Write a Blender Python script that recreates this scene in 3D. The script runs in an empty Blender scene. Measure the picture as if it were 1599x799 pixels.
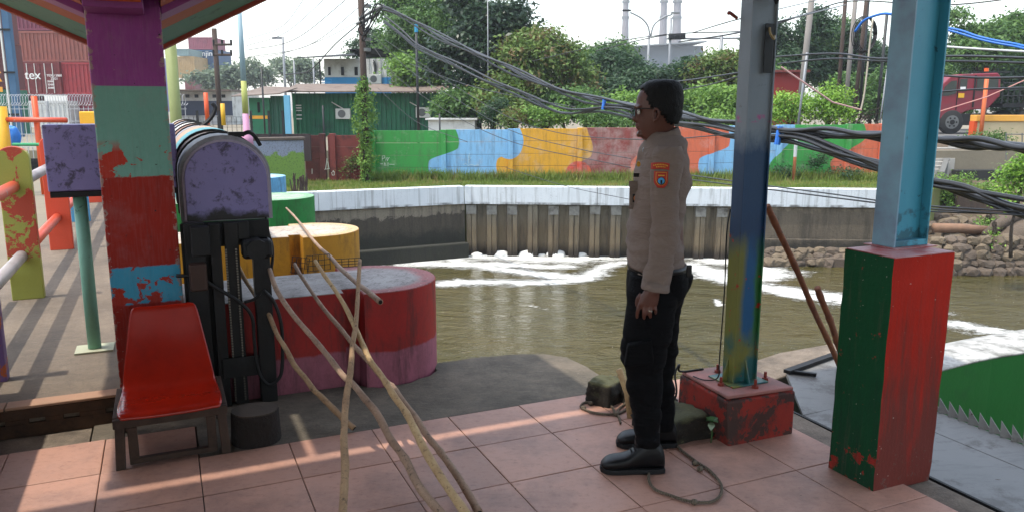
import bpy, math, random
import numpy as np
from mathutils import Vector, Matrix, noise as mnoise
R = math.radians
SC = bpy.context.scene
COL = SC.collection
# ---------------------------------------------------------------- camera
F, H, TILT = 1230.0, 1.58, R(10.6)
cam = bpy.data.cameras.new("camera"); camo = bpy.data.objects.new("camera", cam); COL.objects.link(camo)
camo.location = (0, 0, H); camo.rotation_euler = (R(90) - TILT, 0, 0)
cam.sensor_width = 36; cam.lens = 36 * F / 1599; cam.clip_start = .05; cam.clip_end = 6000
SC.camera = camo
# ---------------------------------------------------------------- sky, sun, exposure
A = R(23.8)                                   # the platform is turned by this angle against the view
SUN_EL = R(70.0); SUN_AZ_FROM = Vector((-math.cos(A), -math.sin(A)))   # the sun stands to the left
w = bpy.data.worlds.new("World"); SC.world = w; w.use_nodes = True
wt = w.node_tree; wt.nodes.clear()
sky = wt.nodes.new("ShaderNodeTexSky"); sky.sky_type = 'NISHITA'; sky.sun_disc = False
sky.sun_elevation = SUN_EL; sky.sun_rotation = math.atan2(SUN_AZ_FROM.x, SUN_AZ_FROM.y)
sky.air_density = 1.4; sky.dust_density = 2.0; sky.ozone_density = 0.8; sky.altitude = 0
hs = wt.nodes.new("ShaderNodeHueSaturation"); hs.inputs['Saturation'].default_value = .62; hs.inputs['Value'].default_value = 1.5
bg = wt.nodes.new("ShaderNodeBackground"); bg.inputs[1].default_value = 0.15
wo = wt.nodes.new("ShaderNodeOutputWorld")
wt.links.new(sky.outputs[0], hs.inputs['Color']); wt.links.new(hs.outputs[0], bg.inputs[0]); wt.links.new(bg.outputs[0], wo.inputs[0])
sl = bpy.data.lights.new("sun", 'SUN'); sl.energy = 2.3; sl.angle = R(.8); sl.color = (1, .93, .82)
so = bpy.data.objects.new("sun", sl); COL.objects.link(so)
sd = Vector((SUN_AZ_FROM.x * math.cos(SUN_EL), SUN_AZ_FROM.y * math.cos(SUN_EL), math.sin(SUN_EL)))
so.rotation_euler = sd.to_track_quat('Z', 'Y').to_euler(); so.location = sd * 50
SC.view_settings.view_transform = 'Standard'; SC.view_settings.look = 'None'
SC.view_settings.exposure = 1.06; SC.view_settings.gamma = 1; SC.view_settings.use_curve_mapping = False
SC.cycles.max_bounces = 7; SC.cycles.diffuse_bounces = 4; SC.cycles.transparent_max_bounces = 8
SC.cycles.use_denoising = True; SC.cycles.volume_bounces = 0; SC.cycles.volume_max_steps = 64

# ---------------------------------------------------------------- geometry helpers
cA, sA = math.cos(A), math.sin(A)
def W(u, v, z=0): return Vector((u * cA - v * sA, u * sA + v * cA, z))       # platform frame -> world
def ray(px, py):
    x = (px - 799.5) / F; y = -(py - 399.5) / F
    return Vector((x, math.cos(TILT) + y * math.sin(TILT), -math.sin(TILT) + y * math.cos(TILT)))
def at(px, py, Y): d = ray(px, py); return Vector((0, 0, H)) + d * (Y / d.y)   # point of the place seen there at depth Y
def G(px, py, z=0): d = ray(px, py); return Vector((0, 0, H)) + d * ((z - H) / d.z)
def PV(px, py, v):
    d = ray(px, py); return Vector((0, 0, H)) + d * (v / (-d.x * sA + d.y * cA))
def UV(p): return (p[0] * cA + p[1] * sA, -p[0] * sA + p[1] * cA, p[2])

class MB:
    def __init__(s): s.v = []; s.f = []; s.mi = []; s.m = 0
    def add(s, vs, fs):
        n = len(s.v); s.v += [tuple(p) for p in vs]; s.f += [tuple(i + n for i in f) for f in fs]; s.mi += [s.m] * len(fs); return s
    def box(s, x0, x1, y0, y1, z0, z1):
        return s.add([(x0,y0,z0),(x1,y0,z0),(x1,y1,z0),(x0,y1,z0),(x0,y0,z1),(x1,y0,z1),(x1,y1,z1),(x0,y1,z1)],
                     [(0,3,2,1),(4,5,6,7),(0,1,5,4),(1,2,6,5),(2,3,7,6),(3,0,4,7)])
    def hexa(s, p): return s.add(p, [(0,3,2,1),(4,5,6,7),(0,1,5,4),(1,2,6,5),(2,3,7,6),(3,0,4,7)])
    def prism(s, poly, z0, z1, ax='z'):
        n = len(poly)
        def q(a, b, c):
            return (a, b, c) if ax == 'z' else ((a, c, b) if ax == 'y' else (c, a, b))
        vs = [q(a, b, z0) for a, b in poly] + [q(a, b, z1) for a, b in poly]
        fs = [tuple(range(n))[::-1], tuple(range(n, 2 * n))] + [(i, (i + 1) % n, n + (i + 1) % n, n + i) for i in range(n)]
        return s.add(vs, fs)
    def tube(s, pts, r, n=8, cap=True):
        pts = [Vector(p) for p in pts]; rs = r if isinstance(r, (list, tuple)) else [r] * len(pts)
        vs = []; fs = []; up = None
        for i, p in enumerate(pts):
            t = (pts[min(i + 1, len(pts) - 1)] - pts[max(i - 1, 0)])
            t = t.normalized() if t.length > 1e-9 else Vector((0, 0, 1))
            if up is None: up = t.orthogonal().normalized()
            up = (up - t * up.dot(t)); up = up.normalized() if up.length > 1e-6 else t.orthogonal().normalized()
            b = t.cross(up)
            vs += [p + (up * math.cos(2 * math.pi * k / n) + b * math.sin(2 * math.pi * k / n)) * rs[i] for k in range(n)]
        for i in range(len(pts) - 1):
            fs += [(i*n+k, i*n+(k+1) % n, (i+1)*n+(k+1) % n, (i+1)*n+k) for k in range(n)]
        if cap: fs += [tuple(range(n))[::-1], tuple((len(pts)-1)*n+k for k in range(n))]
        return s.add(vs, fs)
    def loft(s, rings, cap=True):
        n = len(rings[0]); vs = [p for r in rings for p in r]; fs = []
        for i in range(len(rings) - 1):
            fs += [(i*n+k, i*n+(k+1) % n, (i+1)*n+(k+1) % n, (i+1)*n+k) for k in range(n)]
        if cap: fs += [tuple(range(n))[::-1], tuple((len(rings)-1)*n+k for k in range(n))]
        return s.add(vs, fs)
    def mesh(s, name, mats, smooth=False):
        me = bpy.data.meshes.new(name); me.from_pydata(s.v, [], s.f)
        for m in (mats if isinstance(mats, (list, tuple)) else [mats]):
            if m: me.materials.append(m)
        if any(s.mi): me.polygons.foreach_set('material_index', s.mi)
        if smooth: me.polygons.foreach_set('use_smooth', [True] * len(me.polygons))
        me.update(); return me
    def build(s, name, mats, parent=None, smooth=False, bev=0, loc=None, rz=0, label=None, sub=0, angle=None):
        o = bpy.data.objects.new(name, s.mesh(name, mats, smooth)); COL.objects.link(o)
        if parent: o.parent = parent
        if loc is not None: o.location = loc
        if rz: o.rotation_euler.z = rz
        if label: o['label'] = label
        if bev:
            m = o.modifiers.new('bevel', 'BEVEL'); m.width = bev; m.segments = 2; m.limit_method = 'ANGLE'; m.angle_limit = R(40)
        if sub: m = o.modifiers.new('sub', 'SUBSURF'); m.levels = sub; m.render_levels = sub
        if angle is not None: 
            for p in o.data.polygons: p.use_smooth = True
            try: o.data.set_sharp_from_angle(angle=R(angle))
            except Exception: pass
        return o

def tag(o, label=None, cat=None, group=None, kind=None):
    if label: o['label'] = label
    if cat: o['category'] = cat
    if group: o['group'] = group
    if kind: o['kind'] = kind
    return o
def thing(name, label, cat, loc=(0, 0, 0), rz=0, group=None):
    o = bpy.data.objects.new(name, None); COL.objects.link(o); o.location = loc; o.rotation_euler.z = rz
    o.empty_display_size = .2
    return tag(o, label, cat, group)
def struct(o): o['kind'] = 'structure'; return o
def stuff(o): o['kind'] = 'stuff'; return o
def inst(name, me, parent, loc=(0,0,0), rot=(0,0,0), scale=(1,1,1)):
    o = bpy.data.objects.new(name, me); COL.objects.link(o); o.parent = parent
    o.location = loc; o.rotation_euler = rot; o.scale = scale; return o
def cyl(x, y, z0, z1, r, n=16, r2=None): return [(x, y, z0), (x, y, z1)], [r, r if r2 is None else r2], n
def catmull(P, k=6):
    P = [Vector(p) for p in P]; Q = [P[0] * 2 - P[1]] + P + [P[-1] * 2 - P[-2]]; out = []
    for i in range(1, len(Q) - 2):
        a, b, c, d = Q[i-1], Q[i], Q[i+1], Q[i+2]
        for j in range(k):
            t = j / k
            out.append(.5 * ((2*b) + (c - a)*t + (2*a - 5*b + 4*c - d)*t*t + (3*b - a - 3*c + d)*t**3))
    out.append(P[-1]); return out

# ---------------------------------------------------------------- material helpers
def C(r, g, b, k=1.0):
    f = lambda c: ((c / 255) / 12.92 if c <= 10 else ((c / 255 + .055) / 1.055) ** 2.4) * k
    return (min(f(r), .9), min(f(g), .9), min(f(b), .9), 1)
class T:
    def __init__(s, name):
        s.m = bpy.data.materials.new(name); s.m.use_nodes = True; s.t = s.m.node_tree
        s.b = s.t.nodes['Principled BSDF']; s.out = s.t.nodes['Material Output']
        s._p = None
    def n(s, typ, ins=None, **pr):
        x = s.t.nodes.new('ShaderNode' + typ)
        for k, v in pr.items(): setattr(x, k, v)
        for k, v in (ins or {}).items():
            if isinstance(v, bpy.types.NodeSocket): s.t.links.new(v, x.inputs[k])
            else: x.inputs[k].default_value = v
        return x
    def pos(s):
        if s._p is None: s._p = s.n('NewGeometry').outputs['Position']
        return s._p
    def m_(s, op, a, b=0.0, c=None):
        d = {0: a, 1: b}
        if c is not None: d[2] = c
        return s.n('Math', d, operation=op).outputs[0]
    def mix(s, f, a, b, bt='MIX'):
        x = s.n('MixRGB', {0: f, 1: a, 2: b}, blend_type=bt); return x.outputs[0]
    def noise(s, scale, detail=4, rough=.6, vec=None, dist=0):
        return s.n('TexNoise', {'Vector': vec or s.pos(), 'Scale': scale, 'Detail': detail, 'Roughness': rough, 'Distortion': dist}).outputs[0]
    def step(s, x, t, soft=.02):
        return s.n('MapRange', {0: x, 1: t - soft, 2: t + soft, 3: 0.0, 4: 1.0}, clamp=True).outputs[0]
    def sep(s):
        x = s.n('SeparateXYZ', {0: s.pos()}); return x.outputs
    def stretch(s, sx, sy, sz):
        return s.n('Mapping', {'Vector': s.pos(), 'Scale': (sx, sy, sz)}).outputs[0]
    def set(s, col=None, rough=None, metal=None, **k):
        for key, v in (('Base Color', col), ('Roughness', rough), ('Metallic', metal)):
            if v is None: continue
            if isinstance(v, bpy.types.NodeSocket): s.t.links.new(v, s.b.inputs[key])
            else: s.b.inputs[key].default_value = v
        for key, v in k.items(): s.b.inputs[key.replace('_', ' ')].default_value = v
        return s
    def bump(s, h, strength=.3, dist=.01):
        b = s.n('Bump', {'Height': h, 'Strength': strength, 'Distance': dist}); s.t.links.new(b.outputs[0], s.b.inputs['Normal']); return s

def surf(name, col, var=.25, scale=3, rough=.75, bump=.25, bscale=60, bdist=.004, dirt=None, dscale=1.3, dthr=.58, dsoft=.1, metal=0, spec=.4, fine=.12):
    """A worn painted or bare surface: base colour, blotches, fine grain and patches of dirt."""
    t = T(name); n1 = t.noise(scale, 6, .65); n2 = t.noise(bscale, 4, .7)
    f = t.m_('ADD', t.m_('MULTIPLY_ADD', n1, var * 2, 1 - var), t.m_('MULTIPLY_ADD', n2, fine * 2, -fine))
    c = t.mix(1.0, col, t.n('CombineXYZ', {0: f, 1: f, 2: f}).outputs[0], 'MULTIPLY')
    if dirt is not None:
        k = t.step(t.noise(dscale, 8, .7), dthr, dsoft); c = t.mix(t.m_('MULTIPLY', k, .85), c, dirt)
    t.set(c, t.m_('MULTIPLY_ADD', n1, .25, rough - .12), metal); t.b.inputs['Specular IOR Level'].default_value = spec
    t.bump(t.m_('ADD', n2, t.m_('MULTIPLY', n1, .5)), bump, bdist); return t.m
def flat(name, col, rough=.6, metal=0, spec=.4):
    return surf(name, col, .12, 5, rough, .1, 40, metal=metal, spec=spec)
def peeled(name, top, under, thr=.6, scale=4, detail=8, bump=.5, rough=.55, var=.12, zf=None, soft=.006, grime=None, gthr=.62):
    """Paint flaking off an older coat; zf = list of (z, extra) shifting how much has flaked at that height."""
    t = T(name); nz = t.noise(scale, detail, .72, dist=.4)
    if zf: 
        z = t.sep()[2]; cur = 0.0
        for (za, zb, ex) in zf:
            k = t.m_('MULTIPLY', t.step(z, za, .02), t.m_('SUBTRACT', 1.0, t.step(z, zb, .02)))
            nz = t.m_('ADD', nz, t.m_('MULTIPLY', k, ex))
    k = t.step(nz, thr, soft)
    n1 = t.noise(2.5, 6); n2 = t.noise(70, 3)
    g = t.m_('ADD', t.m_('MULTIPLY_ADD', n1, var * 2, 1 - var), t.m_('MULTIPLY_ADD', n2, .2, -.1))
    gg = t.n('CombineXYZ', {0: g, 1: g, 2: g}).outputs[0]
    c = t.mix(1.0, t.mix(k, top, under), gg, 'MULTIPLY')
    if grime is not None: c = t.mix(t.m_('MULTIPLY', t.step(t.noise(3.1, 9, .75, t.stretch(1.7, 1.7, 1.1)), gthr, .05), .9), c, grime)
    t.set(c, rough); t.bump(t.m_('ADD', t.m_('MULTIPLY', k, -1.0), t.m_('MULTIPLY', n2, .25)), bump, .003); return t.m
# ================================================================ NEAR STRUCTURE
RED = C(158, 34, 18, .72); ORG = C(205, 66, 34, .85); PURPLE = C(132, 58, 124, .9); TEAL = C(110, 160, 145, .85)
# ---- terracotta tile floor
m_grout = surf('grout', C(80, 66, 60, .5), .3, 6, .9)
def tile_mat():
    t = T('terracotta_tile'); rnd = t.n('ObjectInfo').outputs['Random']
    n1 = t.noise(2.2, 7, .7); n2 = t.noise(26, 6, .75, t.stretch(1, 1.6, 1)); n3 = t.noise(150, 2)
    g = t.m_('ADD', t.m_('MULTIPLY_ADD', n1, .42, .72), t.m_('MULTIPLY_ADD', rnd, .26, -.12))
    c = t.mix(1.0, C(194, 146, 124, .78), t.n('CombineXYZ', {0: g, 1: g, 2: g}).outputs[0], 'MULTIPLY')
    c = t.mix(t.m_('MULTIPLY', t.step(n1, .56, .12), .35), c, C(150, 126, 118, .8))           # dust film
    c = t.mix(t.m_('MULTIPLY', t.step(n2, .6, .06), .28), c, C(105, 78, 74, .6))             # scuffs
    c = t.mix(t.m_('MULTIPLY', t.step(t.noise(1.3, 8, .75), .54, .08), .5), c, C(116, 92, 86, .6))
    c = t.mix(t.step(t.noise(42, 3, .6), .745, .02), c, C(60, 42, 38, .5))                      # chips
    t.set(c, t.m_('MULTIPLY_ADD', n2, .4, .36)); t.b.inputs['Specular IOR Level'].default_value = .45
    t.bump(t.m_('ADD', n3, t.m_('MULTIPLY', n2, 1.2)), .16, .002); return t.m
m_tile = tile_mat()
floor = struct(MB().prism([(-1.3,-8),(2.81,-8),(2.81,3.698),(.05,3.698),(.05,4.10),(-1.3,4.10)], -.25, -.013).build('floor', m_grout, rz=A))
tm = {}
def tile_mesh(wd, dp):
    k = (round(wd, 3), round(dp, 3))
    if k not in tm:
        e = .0022; b = .003
        x0, x1, y0, y1 = -wd/2+e, wd/2-e, -dp/2+e, dp/2-e
        p = [(x0,y0,-.012),(x1,y0,-.012),(x1,y1,-.012),(x0,y1,-.012),(x0,y0,-b*.5),(x1,y0,-b*.5),(x1,y1,-b*.5),(x0,y1,-b*.5),
             (x0+b,y0+b,0),(x1-b,y0+b,0),(x1-b,y1-b,0),(x0+b,y1-b,0)]
        fs = [(0,1,5,4),(1,2,6,5),(2,3,7,6),(3,0,4,7),(4,5,9,8),(5,6,10,9),(6,7,11,10),(7,4,8,11),(8,9,10,11)]
        m = MB(); m.add(p, fs); tm[k] = m.mesh('tile', m_tile)
    return tm[k]
rng = random.Random(4)
uc = [.05 + .4045 * k for k in range(-3, 7)] + [2.808]
vc = [3.695 - .4035 * k for k in range(0, 9)]
for i in range(len(uc) - 1):
    for j in range(-1, len(vc) - 1):
        v1 = vc[j] if j >= 0 else 4.098; v0 = vc[j + 1]
        if j < 0 and uc[i] > 0: continue
        inst('tile', tile_mesh(uc[i+1]-uc[i], v1-v0), floor, ((uc[i]+uc[i+1])/2, (v0+v1)/2, rng.uniform(-.0012, .0006)),
             (rng.uniform(-.0016, .0016), rng.uniform(-.0016, .0016), rng.uniform(-.002, .002)))
# ---- rough concrete
def concrete(name, c, dark, scale=1.5, thr=.5, wet=.0):
    t = T(name); n1 = t.noise(scale, 9, .72); n2 = t.noise(14, 8, .75); n3 = t.noise(90, 4, .8)
    f = t.m_('ADD', t.m_('MULTIPLY_ADD', n2, .7, .6), t.m_('MULTIPLY_ADD', n3, .5, -.22))
    col = t.mix(1.0, c, t.n('CombineXYZ', {0: f, 1: f, 2: f}).outputs[0], 'MULTIPLY')
    col = t.mix(t.m_('MULTIPLY', t.step(n1, thr, .14), .8), col, dark)
    col = t.mix(t.m_('MULTIPLY', t.step(t.noise(33, 4, .7), .7, .02), .6), col, C(165, 155, 140, .6))
    wv = t.noise(5, 8, .75, dist=1.5); ck = t.m_('ABSOLUTE', t.m_('SUBTRACT', wv, .5)); ckm = t.m_('SUBTRACT', 1.0, t.step(ck, .006, .006))
    col = t.mix(t.m_('MULTIPLY', ckm, .45), col, C(34, 32, 28, .5)); scr = t.noise(12, 6, .8, t.stretch(.6, 4, 1)); col = t.mix(t.m_('MULTIPLY', t.step(scr, .6, .05), .35), col, C(160, 150, 136, .6))
    t.set(col, .88 - wet); t.bump(t.m_('ADD', n2, t.m_('MULTIPLY', n3, .6)), .7, .010); return t.m
m_apron = concrete('apron_concrete', C(126, 114, 98, .72), C(76, 72, 60, .6), 2.6, .5)
m_walk = concrete('walkway_concrete', C(140, 124, 106, .62), C(104, 92, 80, .5), 1.1, .52)
m_edge = concrete('edge_concrete', C(150, 135, 118, .7), C(80, 70, 60, .6), 3, .5)
ap = [(.055, 3.70), (2.30, 3.70), (2.302, 3.76), (2.325, 3.93), (2.33, 4.14), (2.305, 4.345), (2.205, 4.468), (2.09, 4.515), (2.0, 4.545), (1.88, 4.555), (1.75, 4.585), (1.62, 4.57), (1.51, 4.575), (1.47, 4.56), (1.45, 4.44), (1.38, 4.36), (1.30, 4.335), (1.24, 4.29), (1.05, 4.275), (.93, 4.385), (-.02, 4.385), (-.02, 4.9), (-.42, 4.9), (-.42, 4.30), (-.42, 4.10), (.055, 4.10)]
struct(MB().prism(ap, -4.2, -.004).build('apron', m_apron, rz=A, bev=.005))
# east edge strip beyond the tiles and the body of the platform below
struct(MB().prism([(2.812,-8),(2.985,-8),(2.975,2.6),(2.99,3.05),(2.99,3.35),(2.30,3.45),(2.302,3.699),(2.812,3.699)], -.6, -.018).build('broken_kerb', m_edge, rz=A, bev=.006))
struct(MB().prism([(-3.5,-8),(2.97,-8),(2.97,3.69),(2.3,3.69),(-3.5,3.69)], -4.2, -.26).build('platform_body', m_apron, rz=A))
# ---- walkway with its kerb plank
wk = struct(MB().prism([(-1.32,4.34),(-.0,4.34),(.25,4.95),(.25,17),(-1.32,17)], -.12, .13).build('walkway', m_walk, rz=A, bev=.004))
struct(MB().prism([(-1.32,4.11),(-.43,4.11),(-.43,4.33),(-1.32,4.33)], -.2, -.016).build('concrete_strip', m_edge, rz=A))
m_rust = surf('rusty_edge', C(96, 66, 44, .6), .6, 7, .85, .5, 60, dirt=C(40, 30, 24, .5), dscale=5, dthr=.52)
kb = MB()
x = -1.32
kb.box(-1.32, -.02, 4.318, 4.337, -.012, .055); kb.box(-1.32, -.02, 4.318, 4.337, .078, .128)
for a0, a1 in ((-1.32,-1.12),(-1.06,-.985),(-.93,-.86),(-.80,-.70),(-.63,-.55),(-.48,-.36),(-.28,-.02)): kb.box(a0, a1, 4.318, 4.337, .055, .078)
kb.build('kerb_plank', m_rust, wk, bev=.002)
kb = MB()
for a0, a1 in ((-1.32,-.80),(-.795,-.02)): kb.box(a0, a1, 4.317, 4.42, .1305, .146)
kb.build('kerb_cap', surf('worn_kerb', C(176, 138, 112, .7), .35, 6, .85), wk, bev=.004)

# ---- canopy with the painted column
def column_mat():
    t = T('column_paint'); x, y, z = t.sep()
    jag = t.m_('MULTIPLY_ADD', t.noise(16, 6, .8), .03, -.015)
    zz = t.m_('ADD', z, jag)
    n = t.noise(7.5, 9, .62, t.stretch(1, 1, 1.35), .5); nb = t.noise(13, 8, .66, dist=.3)
    red = RED; teal = C(104, 150, 136, .95); blue = C(60, 148, 178, .9)
    xl = t.m_('MULTIPLY_ADD', x, -.55, -.55 * 1.86)                      # more is gone towards the left edge
    k_teal = t.m_('MULTIPLY', t.step(t.m_('ADD', n, xl), .55, .006), t.m_('SUBTRACT', 1.0, t.step(z, 1.40, .03)))
    tealc = t.mix(k_teal, teal, C(175, 50, 32, .8))
    zb = t.m_('MULTIPLY_ADD', z, -1.1, .72 * 1.1)
    k_blue = t.step(t.m_('ADD', t.m_('ADD', nb, zb), t.m_('MULTIPLY', xl, .5)), .585, .006)
    bluec = t.mix(k_blue, blue, C(165, 46, 30, .8))
    c = t.mix(t.step(zz, .60, .004), red, bluec)
    c = t.mix(t.step(zz, .79, .004), c, red)
    c = t.mix(t.step(zz, 1.245, .003), c, tealc)
    c = t.mix(t.step(z, 1.686, .002), c, PURPLE)
    n1 = t.noise(2.2, 7, .7); n2 = t.noise(60, 4, .7)
    g = t.m_('ADD', t.m_('MULTIPLY_ADD', n1, .45, .78), t.m_('MULTIPLY_ADD', n2, .16, -.08))
    c = t.mix(1.0, c, t.n('CombineXYZ', {0: g, 1: g, 2: g}).outputs[0], 'MULTIPLY')
    dr = t.noise(6, 6, .75, t.stretch(5, 5, .45)); c = t.mix(t.m_('MULTIPLY', t.step(dr, .6, .08), .2), c, C(70, 52, 54, .5))
    br = t.noise(40, 3, .6, t.stretch(3, 3, .25)); c = t.mix(t.m_('MULTIPLY', t.step(br, .56, .1), .05), c, C(200, 190, 190, .6))
    uu = t.m_('ADD', t.m_('MULTIPLY', x, cA), t.m_('MULTIPLY', y, sA)); ed_ = t.m_('ABSOLUTE', t.m_('ADD', uu, .122))
    chip = t.step(t.m_('ADD', t.noise(24, 6, .75), t.m_('MULTIPLY', t.m_('MAXIMUM', t.m_('SUBTRACT', ed_, .125), 0.0), 5.0)), .70, .012)
    c = t.mix(t.m_('MULTIPLY', chip, .9), c, C(176, 150, 140, .6))
    c = t.mix(t.m_('MULTIPLY', t.step(t.noise(4, 7, .7), .62, .06), .14), c, C(170, 150, 150, .6))
    c = t.mix(t.step(t.noise(38, 3, .6), .73, .015), c, C(50, 42, 44, .6))
    t.b.inputs['Specular IOR Level'].default_value = .22; t.set(c, t.m_('MULTIPLY_ADD', n1, .2, .48)); t.bump(t.m_('ADD', t.m_('MULTIPLY', t.m_('ADD', k_teal, k_blue), -.8), n2), .35, .003); return t.m
m_col = column_mat()
can = thing('pavilion_canopy', 'butterfly roof canopy on the thick column painted purple, pale green, red and blue', 'canopy', (0,0,0), A)
MB().box(-.288, .044, 4.35, 4.72, -.01, 2.35).build('column', m_col, can, bev=.006)
m_pur = surf('purple_paint', PURPLE, .2, 3, .55, .25, 50); m_soff = surf('salmon_soffit', C(176, 92, 62, .8), .3, 3, .7, .3, 30)
m_grn = surf('green_soffit', C(92, 130, 112, .8), .25, 4, .7, .3, 40, dirt=C(50,60,55,.6), dscale=9, dthr=.66)
m_dor = surf('dark_orange_paint', C(150, 52, 28, .75), .3, 3, .6)
zr = lambda u: 2.03 + .52 * (u - .044); zl = lambda u: 2.02 + .45 * (-.288 - u)
RU, LU = 1.13, -1.22
def arm(f, u0, u1, v0, v1, d, th, dip=0.0):           # a sloping member; underside f(u)+d, falling by dip per metre behind the arm
    g = lambda v: -dip * max(0, v - 4.70)
    return [(u0,v0,f(u0)+d+g(v0)),(u1,v0,f(u1)+d+g(v0)),(u1,v1,f(u1)+d+g(v1)),(u0,v1,f(u0)+d+g(v1)),(u0,v0,f(u0)+d+th+g(v0)),(u1,v0,f(u1)+d+th+g(v0)),(u1,v1,f(u1)+d+th+g(v1)),(u0,v1,f(u0)+d+th+g(v1))]
for f, u0, u1 in ((zr, .046, RU), (zl, LU, -.290)):
    MB().hexa(arm(f, u0, u1, 4.36, 4.70, 0, .16)).build('arm', m_pur, can, bev=.005)
    for (fa, fb, m, nm) in ((0, .52, m_grn, 'soffit'), (.52, 1, m_dor, 'soffit')):
        s0, s1 = (u0 + (u1-u0)*fa, u0 + (u1-u0)*fb - .002) if f is zr else (u1 - (u1-u0)*fb + .002, u1 - (u1-u0)*fa)
        MB().hexa(arm(f, s0, s1, 4.705, 5.0, .030, .03, .16)).build(nm, m_soff, can)
        MB().hexa(arm(f, s0, s1, 5.003, 5.36, .030, .03, .16)).build(nm, m, can)
        MB().hexa(arm(f, s0, s1, 3.60, 4.355, .035, .03)).build(nm, m_soff if m is m_grn else m, can)
    MB().hexa(arm(f, u0, u1, 5.362, 5.405, .004, .13, .16)).build('fascia', m_dor, can, bev=.003)
    MB().hexa(arm(f, u0, u1, 3.50, 3.598, -.0, .10)).build('fascia', m_dor, can, bev=.003)
    MB().hexa(arm(f, u0, u1, 3.50, 5.45, .165, .03)).build('roof_sheet', flat('canopy_sheet', C(150,120,110,.6)), can)
bm = MB(); bm.box(-.275, -.03, 4.07, 4.348, 2.022, 2.30); bm.build('valley_beam', [m_pur], can, bev=.004)
MB().box(-.268, -.037, 4.064, 4.0695, 2.05, 2.296).build('beam_end_plate', surf('orange_end', C(196, 84, 40, .8), .4, 9), can)
MB().box(-.275, -.03, 4.722, 5.5, 2.0, 2.30).build('valley_beam', m_dor, can, bev=.004)
MB().box(-.292, .048, 3.50, 5.45, 2.312, 2.33).build('valley_sheet', m_dor, can)
# ---- the big shelter roof over the visitors (shades the floor; a slit of sun falls between it and the canopy)
m_sheet = flat('roof_sheet', C(120, 112, 106, .5), .6)
sh = thing('shelter_roof', 'large sheet metal shelter roof above the tiled platform, carried by the steel posts', 'roof', (0,0,0), A)
for k in range(12):
    MB().box(-3.2 + k*.53, -3.2 + k*.53 + .527, -6.5, 3.44, 2.95, 2.965).build('roof_panel', m_sheet, sh)
for vv in (-3.5, -.8, 1.2, 3.0): MB().box(-3.2, 3.1, vv, vv+.08, 2.80, 2.945).build('purlin', m_dor, sh)
# ================================================================ THINGS ON THE PLATFORM
m_dkst = surf('black_grease', C(20, 20, 22, .5), .5, 8, .6, .4, 60, dirt=C(44, 34, 28, .35), dscale=6, dthr=.62)
# ---- red concrete footing with the steel post
m_foot = peeled('footing_red', C(168, 44, 26, .68), C(92, 58, 50, .5), .52, 5, 8, .5, .75, .3, grime=C(76, 50, 42, .5), gthr=.58)
m_footop = surf('footing_top', C(176, 120, 112, .8), .35, 5, .8, .5, 40, dirt=C(120,110,104,.7), dscale=4, dthr=.55)
ft = thing('concrete_footing', 'low red concrete footing with chipped paint under the slim steel post', 'footing', W(2.565, 3.0, 0), A)
b = MB(); b.hexa([(-.20,-.195,-.015),(.192,-.20,-.015),(.192,.22,-.015),(-.19,.24,-.015),(-.203,-.17,.215),(.192,-.2,.222),(.192,.215,.22),(-.185,.235,.222)]); b.build('block', m_foot, ft, bev=.012)
b = MB(); b.prism([(-.196,-.163),(.184,-.192),(.184,.207),(-.178,.227)], .2225, .2405); b.build('mortar_cap', m_footop, ft, bev=.006)
def post_mat():
    t = T('graffiti_steel'); x, y, z = t.sep()
    n1 = t.noise(3, 7, .7, t.stretch(2, 2, .8)); n2 = t.noise(45, 4); zj = t.m_('ADD', z, t.m_('MULTIPLY_ADD', n1, .3, -.15))
    grey = C(128, 138, 146, .85); dblue = C(26, 66, 104, .75); blue = C(20, 92, 140, .8); olive = C(128, 130, 60, .75); teal = C(36, 110, 112, .7); gr = C(46, 118, 60, .7)
    u = t.m_('ADD', t.m_('MULTIPLY', x, cA), t.m_('MULTIPLY', y, sA))
    c = t.mix(t.step(zj, 1.42, .06), dblue, grey)
    mid = t.mix(t.step(t.m_('ADD', u, t.m_('MULTIPLY_ADD', n1, .08, -.04)), 2.535, .018), olive, blue)
    mid = t.mix(t.step(t.m_('ADD', u, t.m_('MULTIPLY_ADD', t.noise(9, 4), .06, -.03)), 2.602, .012), mid, gr)
    low = t.mix(t.step(t.noise(6, 6, .6), .5, .1), olive, teal)
    c = t.mix(t.step(zj, .92, .06), mid, c)
    c = t.mix(t.step(zj, .46, .05), low, c)
    pk = t.m_('MULTIPLY', t.step(t.noise(12, 3), .52, .05), t.m_('MULTIPLY', t.step(z, 1.515, .004), t.m_('SUBTRACT', 1.0, t.step(z, 1.548, .006))))
    c = t.mix(t.m_('MULTIPLY', pk, .8), c, C(190, 60, 140, .8))
    rd = t.m_('MULTIPLY', t.step(t.noise(21, 3), .66, .02), t.m_('SUBTRACT', 1.0, t.step(z, 1.0, .03)))
    c = t.mix(rd, c, C(180, 50, 36, .8))
    g = t.m_('MULTIPLY_ADD', n1, .5, .75); c = t.mix(1.0, c, t.n('CombineXYZ', {0: g, 1: g, 2: g}).outputs[0], 'MULTIPLY')
    c = t.mix(t.m_('MULTIPLY', t.step(t.noise(18, 8, .75), .66, .03), .7), c, C(60, 48, 42, .6))
    t.set(c, .48); t.bump(n2, .25, .002); return t.m
m_post = post_mat()
sp = thing('steel_post', 'slim steel post with blue, yellow and green graffiti paint, bolted to the low red footing', 'post', W(2.565, 3.0, .241), A)
b = MB(); b.box(-.075, -.067, -.05, .03, 0, 2.62); b.build('flange', m_post, sp, bev=.001)
MB().box(.067, .075, -.05, .03, 0, 2.62).build('flange', m_post, sp, bev=.001)
MB().box(-.0665, .0665, -.038, -.031, 0, 2.62).build('web', m_post, sp)
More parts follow.
